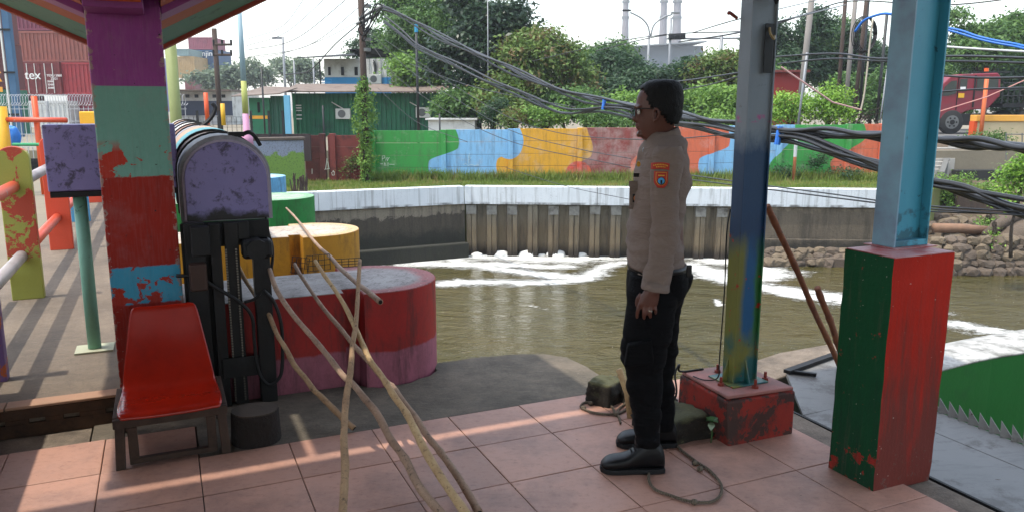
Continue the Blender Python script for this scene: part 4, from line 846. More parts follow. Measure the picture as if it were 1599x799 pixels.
# old maroon wall and the grey-green wall to its left
m_mar = surf('maroon_panels', C(96, 48, 44, .65), .5, 3, .85, .5, 30, dirt=C(60, 36, 34, .5), dscale=2); m_mar2 = surf('maroon_bright', C(128, 56, 50, .7), .4, 3, .8, .5, 30, dirt=C(84,50,46,.5), dscale=3)
ow = thing('old_panel_wall', 'old dark maroon precast wall with faded markings, left of the green mural field', 'wall')
for x0, x1, mm in ((477,501,m_mar),(513,518,m_mar2),(524,562,m_mar2)):
    a, b_ = at(x0, 240, 27.6).x, at(x1, 240, 27.6).x
    for k in range(5): MB().box(a, b_ - .01, 27.55, 27.62, .66 - .4*(k+1) + .004, .66 - .4*k).build('panel', mm, ow, bev=.008)
for x in (505, 521, 565, 573): p = at(x, 240, 27.6).x; MB().box(p-.10, p+.10, 27.45, 27.65, -1.5, .72).build('post', m_mar2 if x > 510 else m_mar, ow, bev=.01)
scrawl([[(516,246),(514,262)],[(517,251),(519,262)],[(512,263),(520,262)],[(526,266),(523,268),(524,272),(527,272),(527,267),(525,265)],[(493,262),(493,270)]], .02, 27.44).build('chalk_writing', m_chalk, ow)
m_ggw = T('grey_green_wall'); _x, _y, _z = m_ggw.sep(); _n = m_ggw.noise(1.6, 8, .75); _n2 = m_ggw.noise(20, 6, .8)
_c = m_ggw.mix(m_ggw.step(m_ggw.m_('ADD', _z, m_ggw.m_('MULTIPLY_ADD', _n, 1.3, -.65)), .15, .02), C(124, 160, 70, .65), C(150, 158, 178, .65)); _c = m_ggw.mix(m_ggw.m_('MULTIPLY', m_ggw.step(_n2, .56, .05), .55), _c, C(70, 84, 60, .5)); m_ggw.set(_c, .85); m_ggw.bump(_n2, .5, .02); m_ggw = m_ggw.m
gw_ = thing('low_concrete_wall', 'weathered low wall, pale grey on top and green below, right of the rounded machine covers', 'wall')
pa, pb = at(380, 220, 25), at(474, 216, 26); MB().hexa(wallbox(pa, pb, .3, -2.5, .56)).build('wall_body', m_ggw, gw_, bev=.02); MB().hexa(wallbox(pa + Vector((-.1,-.06,0)), pb + Vector((.08,-.06,0)), .42, .565, .66)).build('coping', surf('coping', C(112,100,90,.55), .4, 6, .9), gw_, bev=.02)
# ================================================================ THE STANDING MAN
MO = Vector((.72, 3.40, 0))
man = thing('person', 'man standing in profile in a grey brown uniform shirt, black trousers and boots', 'person', tuple(MO))
def skinm():
    t = T('skin'); n = t.noise(30, 5, .7); c = t.mix(n, C(118, 66, 48, .56), C(98, 52, 38, .52)); t.set(c, .5); t.b.inputs['Subsurface Weight'].default_value = .06; t.b.inputs['Subsurface Radius'].default_value = (.01, .004, .003); t.bump(n, .1, .001); return t.m
m_skin = skinm()
def ring(px_f, px_b, py, Yc, ry, n=28, e=2.3, dy=0, tilt=0, egg=0):
    a, b_ = at(px_f, py, Yc), at(px_b, py, Yc); cx = (a.x + b_.x) / 2 - MO.x; rx = (b_.x - a.x) / 2; out = []
    for k in range(n):
        th = 2 * math.pi * k / n; c_, s_ = math.cos(th), math.sin(th)
        X = rx * abs(c_) ** (2 / e) * (1 if c_ > 0 else -1); Yv = ry * abs(s_) ** (2 / e) * (1 if s_ > 0 else -1)
        Yv *= 1 + egg * (X / max(rx, 1e-6))
        out.append(Vector((cx + X, Yc - MO.y + dy + Yv, a.z + tilt * X)))
    return out
# --- body: head, neck, trunk, arms with hands, legs grown together into one skin
HY = 3.415
hr = [(129,1028,1046,.020),(131,1018,1052,.045),(136,1008,1058,.062),(143,999,1061,.071),(152,995,1062,.0755),(162,993,1062,.0765),(169,991.5,1061.5,.076),(175,993,1061,.0745),(182,993.5,1059,.072),(189,994,1056,.068),(195,994.5,1053,.064),(200,995,1051,.060),(206,996.5,1050,.056),(211,998,1049,.052),(216,1002,1048,.048),(221,1009,1048.5,.045),(228,1013,1050,.048),(238,1014,1054,.056),(250,1016,1058,.065)]
body = MB()
rings_h = []
for py, f_px, b_px, ry in hr:
    r_ = ring(f_px, b_px, py, HY, ry, 32, 2.15, egg=.16 if py < 212 else 0)
    rings_h.append(r_)
body.loft(rings_h)
Yn = HY - MO.y
def L(px, py, dy=0.0, Yc=3.41): p = at(px, py, Yc); return Vector((p.x - MO.x, p.y - MO.y + dy, p.z))
body.tube([L(995,172), L(992.2,180), L(990.2,186), L(993.5,190)], [.006,.009,.0115,.007], 10)            # nose
body.tube([L(994,187.5,-.011), L(996,187.5,.011)], .0075, 8)
body.tube([L(994.0,196,-.015), L(992.6,195.6), L(995.5,196,.015)], .0040, 8); body.tube([L(995,199.5,-.014), L(993.6,199.3), L(996,199.5,.014)], .0044, 8)   # lips
body.tube([L(999.5,209,-.02), L(997.6,210.5), L(999.5,209,.02)], .0125, 8)                                    # chin
body.tube([L(996,168,-.045), L(992,166.5), L(996,168,.045)], .0075, 8)                                        # brow
for s in (-1, 1):
    e0 = L(1017,169.5, s*.082); e1 = L(1022,173, s*.093); e2 = L(1021.5,183, s*.090); e3 = L(1016,191, s*.076)
    body.tube(catmull([e3, L(1015.5,180, s*.078), e0, e1, e2, e3], 3), .0052, 6); body.tube([L(1018,176, s*.072), L(1017.5,186, s*.072)], [.008,.006], 8)
tr_ = [(240,1010,1066,.10),(262,1006,1072,.15),(300,1000,1070,.155),(350,996,1064,.14),(400,992,1066,.14),(440,1002,1062,.12)]
body.loft([ring(f_px, b_px, py, 3.41, ry, 24) for py, f_px, b_px, ry in tr_])
def arm_pts(s): 
    Yc = 3.215 if s < 0 else 3.60; dx = 0 if s < 0 else 4
    return [Vector((lambda p: (p.x - MO.x, Yc - MO.y + o_, p.z))(at(x + dx, y, Yc))) for x, y, o_ in ((1046,240,.06*(-s)),(1041,262,.02*(-s)),(1038,300,0),(1038,348,-.005),(1032,395,-.005),(1024,440,-.005),(1019,458,-.005))]
for s in (-1, 1):
    ap_ = arm_pts(s); body.tube(ap_, [.045,.048,.042,.038,.034,.027,.0255], 14)
    if s < 0:
        Yh = 3.205
        def Hn(px, py, dy=0.0): p = at(px, py, Yh); return Vector((p.x - MO.x, p.y - MO.y + dy, p.z))
        body.loft([ring(1006,1030,452,Yh,.019,16), ring(1002,1030,459,Yh,.0175,16), ring(998.5,1029,467,Yh,.0165,16), ring(996.5,1027.5,474,Yh,.015,16), ring(996,1026,478,Yh,.011,16)])
        for (c, rr_) in ((([(1000,474,0),(997,481,-.002),(995.2,489,.002),(995.4,497,.008)]), (.0098,.0093,.0085,.0072)),
                         (([(1007,476,-.002),(1005.6,485,-.008),(1005.2,492,-.004),(1006.5,498,.006)]), (.0098,.0094,.0086,.0072)),
                         (([(1014.5,476,-.002),(1014.6,484,-.01),(1014.8,491,-.006),(1016,496,.005)]), (.0095,.009,.0083,.007)),
                         (([(1021.5,474,0),(1023,481,-.006),(1023.8,486,-.003),(1023.6,490.5,.006)]), (.0085,.008,.0072,.0062)),
                         (([(1003,460,.016),(998,468,.024),(996.8,477,.026),(999,484,.022)]), (.0115,.0108,.0098,.008))):
            body.tube(catmull([Hn(x, y, d) for x, y, d in c], 3), [np.interp(i / (3*3), [0,.34,.67,1], rr_) for i in range(10)], 10)
        for kx, ky in ((999,473),(1007,474.5),(1014.5,474.5),(1021.5,472.5)): body.tube([Hn(kx, ky-1, -.009), Hn(kx, ky+2, -.009)], .0065, 8)
    else:
        q = ap_[-1]; body.tube([q, q + Vector((-.02,-.01,-.09))], [.026,.030], 12)
        for k in range(4): body.tube([q + Vector((-.045+.018*k,-.01,-.08)), q + Vector((-.05+.018*k,-.015,-.12)), q + Vector((-.048+.018*k,-.03,-.15))], [.009,.0085,.007], 8)
        body.tube([q + Vector((-.03,-.03,-.02)), q + Vector((-.05,-.045,-.07)), q + Vector((-.045,-.05,-.10))], [.011,.010,.008], 8)
for s, Yc, px_ in ((-1, 3.29, ((1012,440),(1008,500),(1008,560),(1009,620),(1010,670),(1010,690))), (1, 3.53, ((1036,440),(1030,500),(1030,560),(1032,620),(1034,645),(1034,655)))):
    body.tube([at(x, y, Yc) - MO for x, y in px_], [.060,.060,.052,.046,.038,.034], 16)
o = body.build('body', m_skin, man, smooth=True); md = o.modifiers.new('remesh', 'REMESH'); md.mode = 'VOXEL'; md.voxel_size = .0046; md.use_smooth_shade = True
md = o.modifiers.new('smooth', 'SMOOTH'); md.factor = .5; md.iterations = 3
# --- cloth
def cloth(name, col, k=.12, rough=.85):
    t = T(name); n = t.noise(9, 5, .65); n2 = t.noise(420, 2, .5); f = t.m_('MULTIPLY_ADD', n, k*2, 1-k)
    t.set(t.mix(1.0, col, t.n('CombineXYZ', {0: f, 1: f, 2: f}).outputs[0], 'MULTIPLY'), rough); t.b.inputs['Specular IOR Level'].default_value = .12
    wr = t.noise(11, 3, .55, t.n('Mapping', {'Vector': t.pos(), 'Rotation': (.5, .7, .3), 'Scale': (1.0, 1.0, 2.6)}).outputs[0], 1.6)
    t.bump(t.m_('ADD', t.m_('MULTIPLY', n2, .08), t.m_('ADD', t.m_('MULTIPLY', wr, 1.6), t.m_('MULTIPLY', n, .4))), .34, .018); return t.m
m_shirt = cloth('shirt_cloth', C(156, 138, 128, .52)); m_trs = cloth('black_cloth', C(15, 15, 18, .5), .2, .85)
m_blk = surf('black_leather', C(14, 16, 20, .45), .3, 20, .42, .15, 80, spec=.3); m_sole = flat('rubber_sole', C(18, 18, 20, .5), .7)
def dense(rings, k):           # more rings between, smooth
    n = len(rings[0]); cols = [catmull([r[i] for r in rings], k) for i in range(n)]
    return [[cols[i][j] for i in range(n)] for j in range(len(cols[0]))]
def fold(rs, amp, freq, seed, creases=()):
    out = []
    for r_ in rs:
        c = sum(r_, Vector()) / len(r_); q = []
        for p in r_:
            d = (p - c); d.z = 0; d = d.normalized() if d.length > 1e-6 else d
            k = mnoise.noise(Vector((p.x*freq*1.1, p.y*freq*.6, p.z*freq*1.5)) + Vector((seed, 0, 0))) * amp
            k += abs(mnoise.noise(Vector((p.x*freq*.5 + p.z*freq*.7, p.y*freq*.4, p.z*freq*1.4 - p.x*freq*.6)) + Vector((0, seed, 0)))) * -amp * 1.6 + amp * .35
            for (cx, cz, sl_, wd, dep) in creases:
                dist = abs((p.z - cz) - sl_ * (p.x - cx)) / wd
                if dist < 1: k -= dep * (1 - dist) ** 2
            q.append(p + d * k)
        out.append(q)
    return out
sr = [(207,1021,1055,.058),(213,1014,1062,.078),(219,1008,1065,.115),(226,1004.5,1066.5,.150),(236,1001.5,1067.5,.180),(250,998.5,1071.5,.198),(268,995,1072,.203),(285,991,1071,.2),(300,988.5,1069.5,.195),(320,987.5,1065.5,.186),(340,985,1062,.178),(360,981,1060.5,.174),(380,979.5,1062,.174),(398,979.5,1064,.176),(410,980.5,1065,.178),(418,982,1066,.172),(423,984,1065,.166)]
rr_ = [ring(f_px, b_px, py, 3.405, ry, 56, 2.45) for py, f_px, b_px, ry in sr]
R_ = fold(dense(rr_, 5), .014, 10, 3.1, [(.02, .62+.33, .25, .018, .010), (.0,.84,-.3,.016,.009), (-.02,1.0,.2,.014,.008), (.05,.90,.5,.014,.008), (-.06,.78,-.2,.012,.008), (.0,.80,.35,.012,.007)])
b = MB(); b.loft(R_, cap=False); shirt = b.build('shirt', m_shirt, man, smooth=True); shirt.modifiers.new('s', 'SOLIDIFY').thickness = .003
slr = {-1: [(228,1030,1061,3.24,.055,-.0),(236,1022,1066,3.225,.060,0),(248,1018,1067,3.217,.062,0),(270,1017.5,1064,3.212,.060,0),(300,1018,1060.5,3.208,.056,0),(330,1018.5,1059,3.206,.053,0),(352,1018,1058.5,3.205,.052,0),(375,1015.5,1056.5,3.205,.050,0),(400,1012.5,1052.5,3.205,.047,0),(425,1008.5,1048,3.205,.044,0),(446,1004.5,1043,3.205,.042,0),(452,1003.5,1041.5,3.205,.040,0)]}
slr[1] = [(a_, b_ + 8, c_ - 6, 6.81 - d_, e_, 0) for a_, b_, c_, d_, e_, _ in slr[-1]]
for s in (-1, 1):
    rs = dense([ring(f_px, b_px, py, Yc, ry, 32, 2.2, tilt=(-.16 if py > 415 else 0)) for py, f_px, b_px, Yc, ry, _ in slr[s]], 5)
    b = MB(); b.loft(fold(rs, .009, 13, 9.7 + s, [(.07, 1.0, .6, .014, .008), (.06,.93,-.5,.013,.009), (.06,.97,.2,.012,.006), (.04,.86,.4,.01,.005)]), cap=False); o = b.build('sleeve', m_shirt, man, smooth=True); o.modifiers.new('s', 'SOLIDIFY').thickness = .003
    cu = [ring(f_, bk, py, 3.205 if s < 0 else 3.605, .0425, 32, 2.2, tilt=-.16) for f_, bk, py in ((1004.8,1043.8,439),(1003.0,1042.4,450.5),(1003.6,1041.8,452.5))]
    b = MB(); b.loft([[p + (p - sum(r_, Vector())/32).normalized() * .0015 for p in r_] for r_ in cu], cap=False); b.build('cuff', m_shirt, man, smooth=True).modifiers.new('s', 'SOLIDIFY').thickness = .004
# collar, placket seam, pocket, shoulder seams
b = MB(); b.loft([ring(1010,1064,224,3.41,.088,32,2.2,tilt=.22), ring(1011,1061.5,214,3.41,.078,32,2.2,tilt=.32), ring(1013.5,1058.5,206,3.41,.068,32,2.2,tilt=.36)], cap=False); o = b.build('collar', m_shirt, man, smooth=True); o.modifiers.new('s', 'SOLIDIFY').thickness = .004
b = MB(); P_ = [L(1010,226,-.105), L(1022,214,-.062), L(1017,228,-.075), L(1012,233,-.10)]; b.add(P_ + [p + Vector((.0,-.004,0)) for p in P_], [(0,1,2,3),(7,6,5,4),(0,4,5,1),(1,5,6,2),(2,6,7,3),(3,7,4,0)]); b.build('collar_tip', m_shirt, man, bev=.001)
def patch(name, mat, px, py, wd, hg, parent, lift=.003, side='arm', shape='rect', th=.0022, tiltz=0.0):
    """thin patch following the cloth: a small curved card pressed on the sleeve or chest"""
    b = MB(); n, m_ = 8, 6; Yc = 3.205 if side == 'arm' else 3.24
    c = at(px, py, Yc) - MO; rows_ = []
    for j in range(m_ + 1):
        row = []
        for i in range(n + 1):
            u = -1 + 2*i/n; v = -1 + 2*j/m_; uu = u
            if shape == 'shield': uu = u * (1.0 if v > -.2 else 1 - (abs(v + .2) / .8) ** 2 * .55)
            if shape == 'arch': v = v - .28 * (u * u) * 1.2
            if shape == 'disc': uu = u * math.sqrt(max(1 - v*v, .02))
            x = c.x + uu * wd/2; z = c.z + v * hg/2
            if side == 'arm':
                cx = (at(1039.5, py, Yc).x - MO.x); k = min(abs((x - cx) / .062), .98); y = (3.208 - MO.y) - .060 * (1 - k ** 2.2) ** (1/2.2) - lift
            else: k = min(abs((x - .005) / .115), .98); y = (3.405 - MO.y) - .198 * (1 - k ** 2.45) ** (1/2.45) - lift
            row.append(Vector((x, y, z)))
        rows_.append(row)
    vs_ = [p for r_ in rows_ for p in r_]; w1 = n + 1
    b.add(vs_, [(j*w1+i, j*w1+i+1, (j+1)*w1+i+1, (j+1)*w1+i) for j in range(m_) for i in range(n)])
    o = b.build(name, mat, parent, smooth=True); o.modifiers.new('s', 'SOLIDIFY').thickness = th; return o
m_pred = flat('patch_red', C(176, 56, 40, .8), .8); m_pyel = flat('patch_yellow', C(214, 160, 60, .8), .8); m_pblu = flat('patch_blue', C(70, 150, 200, .85), .7); m_pblk = flat('patch_black', C(24, 20, 22, .6), .8)
p1 = patch('name_arc', m_pred, 1028, 257.5, .066, .026, man, shape='arch', lift=.004)
for k, (dx, dy, ww) in enumerate([(x_, 0, .0036) for x_ in (-9.5,-7.3,-5.1,-2.9,-.7,1.5,3.7,5.9,8.1,9.6)] + [(x_, 3.2, .0036) for x_ in (-6,-3.7,-1.4,1,3.3,5.6)]):
    patch('letter', m_pyel, 1028 + dx, 255.6 + dy + abs(dx)**2*.022, ww, .0052, p1, lift=.0068, th=.001)
p2 = patch('arm_badge', m_pred, 1028.5, 279, .052, .066, man, shape='shield', lift=.004)
patch('badge_field', m_pyel, 1028.5, 277.5, .040, .052, p2, shape='shield', lift=.0062, th=.001)
patch('badge_inner', m_pred, 1028.5, 277.5, .037, .048, p2, shape='shield', lift=.0070, th=.001)
patch('badge_ground', m_pblk, 1028.5, 281, .030, .032, p2, shape='disc', lift=.0078, th=.001)
patch('badge_disc', m_pblu, 1028.3, 280.8, .025, .027, p2, shape='disc', lift=.0088, th=.001)
patch('badge_figure', m_pblk, 1028.3, 282.5, .007, .016, p2, shape='shield', lift=.0098, th=.001)
patch('badge_title', m_pyel, 1028.5, 272.4, .024, .0045, p2, lift=.0088, th=.001)
pk = patch('breast_pocket', m_shirt, 1002.5, 312, .074, .105, man, side='chest', lift=.004, th=.004)
patch('pocket_flap', m_shirt, 1002.5, 293, .080, .036, man, side='chest', lift=.010, th=.004, shape='shield')
pb = patch('pocket_badge', m_pblk, 998.5, 314, .026, .036, man, side='chest', lift=.0095, th=.002)
patch('badge_disc', surf('badge_speckle', C(190, 110, 50, .8), .6, 200, .6), 998.5, 314, .020, .026, pb, side='chest', lift=.0115, shape='disc', th=.001)
patch('chest_badge', m_pyel, 1003, 259, .016, .024, man, side='chest', lift=.012, shape='disc', th=.004)
patch('collar_pin', flat('pin', C(170, 180, 190, .8), .4), 1013.5, 237, .018, .024, man, side='chest', lift=-.004, shape='disc', th=.005)
patch('name_tape', m_pblk, 1001, 277, .030, .016, man, side='chest', lift=.006, th=.002)
# --- trousers
m_belt = surf('belt', C(18,18,20,.5), .2, 30, .4)
b = MB(); b.loft(dense([ring(983,1067,411,3.405,.170,40,2.4), ring(982,1069,418,3.405,.172,40,2.4), ring(980,1072,432,3.405,.174,40,2.4), ring(979,1070,450,3.405,.170,40,2.4), ring(981,1062,468,3.405,.150,40,2.2), ring(990,1055,480,3.405,.10,40,2)], 4)); b.build('trouser_seat', m_trs, man, smooth=True)
b = MB(); b.loft([ring(982.5,1068,409,3.405,.170,40,2.4), ring(982,1069.5,417,3.405,.1735,40,2.4)], cap=False); b.build('belt', m_belt, man, smooth=True).modifiers.new('s','SOLIDIFY').thickness = .004
patch('phone_pouch', m_belt, 1074, 421, .02, .05, man, side='chest', lift=.0, th=.014)
near = [(428,981,1062,3.33,.10),(450,979.5,1060,3.315,.098),(480,977.5,1056,3.30,.092),(510,974,1052,3.29,.088),(530,971,1048,3.285,.084),(545,968.5,1044,3.28,.082),(556,967,1041,3.28,.081),(562,968,1039,3.28,.076),(575,974,1037,3.28,.069),(595,978,1035,3.28,.065),(612,981,1034,3.28,.064),(628,985,1033,3.28,.062),(645,988,1032,3.275,.061),(662,990,1031,3.27,.058),(674,991,1031,3.27,.056),(686,993,1031,3.27,.054),(694,996,1030,3.27,.046)]
farl = [(428,1000,1080,3.49,.10),(448,998,1077,3.50,.098),(465,996,1068,3.51,.092),(490,997,1061.5,3.52,.086),(520,999,1059,3.525,.082),(545,1001,1058,3.53,.080),(556,1003,1055,3.53,.076),(575,1006,1053,3.53,.068),(600,1010,1053,3.53,.064),(625,1012,1054,3.53,.062),(645,1014,1053,3.53,.060),(658,1015,1052,3.53,.056),(668,1017,1050,3.53,.048)]
for s, dat in ((-1, near), (1, farl)):
    rs = dense([ring(f_, bk, py, Yc, ry, 36, 2.25) for py, f_, bk, Yc, ry in dat], 5)
    cr = [(0, z, sl_, .022, .006) for z, sl_ in ((.33,.3),(.27,-.35),(.21,.25),(.50,.35),(.56,-.2),(.66,.5))]
    b = MB(); b.loft(fold(rs, .008, 8, 21 + s*5, cr)); b.build('trouser_leg', m_trs, man, smooth=True)
# cargo pocket on the near thigh
b = MB(); pts_ = []
for (x, y) in ((976,528),(1012,520),(1015,556),(970,562)): p = at(x, y, 3.28) - MO; pts_.append((p.x, -.207, p.z))
Q = [Vector(p) for p in pts_]; b.hexa([Q[0]+Vector((0,-.012,0)), Q[1]+Vector((0,-.012,0)), Q[1]+Vector((0,.03,0)), Q[0]+Vector((0,.03,0)), Q[3]+Vector((0,-.016,0)), Q[2]+Vector((0,-.016,0)), Q[2]+Vector((0,.03,0)), Q[3]+Vector((0,.03,0))]); b.build('cargo_pocket', m_trs, man, bev=.008)
# --- boots
def boot(heel, toe, Yc, zt):
    """heel/toe: pixel columns along the sole row; shaped foot + shaft"""
    hx = at(heel[0], heel[1], Yc); tx = at(toe[0], toe[1], Yc); x0, x1 = hx.x - MO.x, tx.x - MO.x; Ld = x1 - x0; yc = Yc - MO.y; b = MB(); rs = []
    st_ = [(0.0,.030,.020,.075),(.02,.036,.018,.105),(.12,.040,.018,.145),(.28,.043,.018,.155),(.42,.042,.018,.122),(.55,.045,.018,.092),(.68,.049,.018,.078),(.80,.050,.018,.073),(.90,.045,.019,.064),(.97,.032,.022,.048),(1.0,.016,.028,.038)]
    for f, hw, zb, zt_ in st_:
        x = x0 + Ld * f; r_ = []
        for k in range(20):
            th = 2*math.pi*k/20; c_, s_ = math.cos(th), math.sin(th); r_.append(Vector((x, yc + hw * (abs(c_) ** .8) * (1 if c_ > 0 else -1) + f * -.006, (zb + zt_)/2 + (zt_ - zb)/2 * (abs(s_) ** .75) * (1 if s_ > 0 else -1))))
        rs.append(r_)
    b.loft(dense(rs, 3)); up = b.build('boot', m_blk, man, smooth=True)
    so_ = [[Vector((x0 + Ld*f + (0 if 0 < f < 1 else (-.006 if f == 0 else .006)) * (1 if Ld > 0 else -1) * -1, yc + sgn * hw*1.06, z)) for f, hw in pr] for z in (.0, .026) for sgn, pr in ()]
    n = 13; fs_ = [i/(n-1) for i in range(n)]; hw_ = [np.interp(f, [s[0] for s in st_], [s[1] for s in st_]) * 1.07 + .001 for f in fs_]
    poly = [(x0 + Ld*(f*1.02-.01), yc - h2) for f, h2 in zip(fs_, hw_)] + [(x0 + Ld*(f*1.02-.01), yc + h2) for f, h2 in zip(fs_[::-1], hw_[::-1])]
    if Ld < 0: poly = poly[::-1]
    MB().prism(poly, .001, .024).build('sole', m_sole, up, bev=.004)
    b = MB(); b.loft([[Vector((x0 + Ld*.27 + math.cos(a)*rx_, yc + math.sin(a)*ry_, z)) for a in [2*math.pi*k/20 for k in range(20)]] for z, rx_, ry_ in ((.06,.060,.038),(.12,.056,.040),(.18,.054,.042),(zt,.055,.044))]); b.build('boot_shaft', m_blk, up, smooth=True)
    for k in range(5):
        f = .52 - .045*k; z = .098 + .016*k; x = x0 + Ld*f; MB().tube(catmull([(x, yc-.028, z-.008), (x + Ld*.02, yc, z+.006), (x, yc+.028, z-.008)], 3), .0028, 5).build('lace', m_sole, up)
boot((1036, 727), (938, 727), 3.268, .25); boot((1055, 692), (963, 692), 3.535, .25)
# --- hair, glasses, ring
m_hair = T('black_hair'); _n = m_hair.noise(140, 4, .7, m_hair.stretch(1,1,.35)); m_hair.set(m_hair.mix(_n, C(10,9,10,.45), C(22,21,23,.5)), .6); m_hair.b.inputs['Specular IOR Level'].default_value = .2; m_hair.bump(_n, .9, .006); m_hair = m_hair.m
hh = [(126.6,1030,1044,.014),(127.4,1020,1051,.040),(130.5,1010,1057.5,.060),(137,1002.5,1062,.0725),(146,998,1064,.0775),(155,995,1064,.0795),(164,994,1063.5,.0795),(171,993,1062.5,.0785),(178,991,1062,.0775),(184,992,1060,.0745),(190,993,1057,.0705),(195,993,1054.5,.067)]
HR = [ring(f_, bk, py, HY, ry, 56, 2.2, egg=.14) for py, f_, bk, ry in hh]
HD = dense(HR, 3); rowpy = np.interp(np.arange(len(HD)), np.arange(len(hh)) * 3, [h[0] for h in hh])
b = MB(); vs_, fs_ = [], []
for j, r_ in enumerate(HD):
    c = sum(r_, Vector()) / len(r_)
    for p in r_: d = (p - c).normalized(); vs_.append(p + d * .0035 * (mnoise.noise(p * 60) + .35 * mnoise.noise(p * 190)))
def keep(j, k):
    py = rowpy[j]; th = 2*math.pi*((k + .5) / 56); f = math.cos(th)        # +1 back, -1 face
    lim = 140 if f < -.84 else (np.interp(f, [-.84, -.66, -.55, -.42, -.30, -.12, .05, .3, .6, 1], [141, 147, 158, 168, 168, 169, 177, 189, 192, 192])) + 2.0 * mnoise.noise(Vector((k * .9, j * .7, 0)))
    return py < lim
for j in range(len(HD) - 1):
    for k in range(56):
        if keep(j, k): fs_.append((j*56+k, j*56+(k+1) % 56, (j+1)*56+(k+1) % 56, (j+1)*56+k))
fs_.append(tuple(range(56))[::-1]); b.add(vs_, fs_); o = b.build('hair', m_hair, man, smooth=True); md = o.modifiers.new('s', 'SOLIDIFY'); md.thickness = .007; md.offset = -1
gl = MB(); 
for s in (-1, 1): gl.tube([L(989.5,170.5,s*.058), L(1004,169.5,s*.079), L(1018,170.5,s*.0845), L(1020,176,s*.083)], .0020, 6)
gl.tube([L(988.5,171.5,-.058), L(988,171,-.03), L(988,172.5,0), L(988,171,.03), L(988.5,171.5,.058)], .0018, 6)
for s in (-1, 1): gl.tube([L(988.2,171.5,s*.058), L(988.6,180,s*.054), L(989,182.5,s*.035), L(988.6,180,s*.014), L(988.2,172,s*.010)], .0014, 6)
g_ = gl.build('glasses', m_sole, man, smooth=True)
tg = T('lens_glass'); tg.set((.9,.93,.95,1), .05); tg.b.inputs['Transmission Weight'].default_value = 1.0; tg.b.inputs['IOR'].default_value = 1.1
for s in (-1, 1):
    b = MB(); P_ = [L(988.3,171.8,s*.057), L(988.6,180,s*.053), L(989,182,s*.035), L(988.6,180,s*.014), L(988.3,172,s*.011)]; b.add(P_ + [p + Vector((.0012,0,0)) for p in P_], [(0,1,2,3,4),(9,8,7,6,5)]); b.build('lens', tg.m, g_)
m_eye = flat('eye_white', C(210,205,198,.8), .3)
for s in (-1, 1):
    e = L(995.2,175,s*.031); MB().tube([e + Vector((.006,0,0)), e, e + Vector((-.004,0,0)), e+Vector((-.007,0,0))], [.009,.0105,.0085,.003], 12).build('eye', m_eye, man, smooth=True)
    MB().tube([e + Vector((-.0065,0,0)), e + Vector((-.0078,0,0))], .0042, 10).build('iris', m_sole, man)
b = MB(); c = Hn(1014.6, 483.5, -.0085); b.tube([c + Vector((0,0,-.003)), c + Vector((0,0,.003))], .0108, 12, cap=False); b.build('finger_ring', flat('ring_silver', C(214,206,190,.85), .25, .9), man, smooth=True)
# ================================================================ LAND, TREES, BUILDINGS, TRAFFIC
m_land = surf('dusty_ground', C(150, 140, 120, .55), .3, .6, .95, .4, 8, .02); m_asph = surf('asphalt', C(120, 118, 114, .5), .2, 1.2, .9, .3, 30)
struct(MB().prism([(-700,29.01),(700,29.01),(700,800),(-700,800)], -6, .06).build('yard_ground', m_land))
struct(MB().prism([(-60,-30),(-1.33,-30),(-1.33,22.5),(-3,24.5),(-60,24.5)], -4.5, -.12).build('left_bank', m_land, rz=A))
struct(MB().prism([(-300,-300),(300,-300),(300,-8.01),(-300,-8.01)], -1.2, -.02).build('street_behind', m_land, rz=A))
struct(MB().prism([(16,34),(300,34),(300,46),(16,46)], .064, .40).build('road', m_asph))
# right bank slope
b = MB(); prof = [(22.75,-3.4),(23.0,-2.75),(24.3,-2.35),(25.6,-2.0),(27.5,-1.25),(29.0,-.9),(29.6,.05),(33.9,.38)]
xs_ = [12.4 + i * 1.1 for i in range(44)]; q = random.Random(8)
g = [[(x, y + q.uniform(-.08,.08), z + q.uniform(-.06,.06)) for (y, z) in prof] for x in xs_]
np_ = len(prof); b.add([p for r_ in g for p in r_], [(i*np_+k, (i+1)*np_+k, (i+1)*np_+k+1, i*np_+k+1) for i in range(len(xs_)-1) for k in range(np_-1)])
struct(b.build('right_bank', surf('bank_earth', C(116, 100, 80, .5), .5, 1.5, .95, .8, 12, .05, dirt=C(66,60,44,.45), dscale=1.2), smooth=True))
def faceted(me, k):
    q_ = random.Random(k)
    for v in me.vertices: v.co = v.co * (1 + q_.uniform(-.11, .11))
    for p_ in me.polygons: p_.use_smooth = False
    return me
# stones of the bank: mortared rubble wall at the water and loose ones above it
sb = thing('stone_embankment', 'rubble stone embankment at the water on the right, behind the slim post and the pillar', 'embankment')
m_st1 = surf('rubble_stone', C(140, 124, 102, .52), .45, 2.5, .9, .7, 20, .03, dirt=C(90,78,62,.5), dscale=2); m_st2 = surf('dark_rubble', C(112, 98, 84, .55), .4, 3, .9, .7, 20, .03)
sm = [faceted(rock_mesh(k*3.7, .25, .18, .15, .45, 1, m_st1 if k % 3 else m_st2), k) for k in range(7)]
q = random.Random(21)
MB().hexa(wallbox(G(1196,413,WZ), G(1345,418,WZ), 1.2, -4, -2.95)).build('mortar_bed', m_st2, sb); 
for row in range(3):
    x = 1198 + row * 5
    while x < 1340:
        p = G(x, 415, WZ); inst('stone', sm[q.randrange(7)], sb, (p.x, p.y + .04 + row*.16 + q.uniform(-.05,.05), WZ + .10 + row*.13), (q.uniform(-.3,.3), q.uniform(-.3,.3), q.uniform(0,6)), [q.uniform(.75,1.15)]*3); x += q.uniform(13, 19)
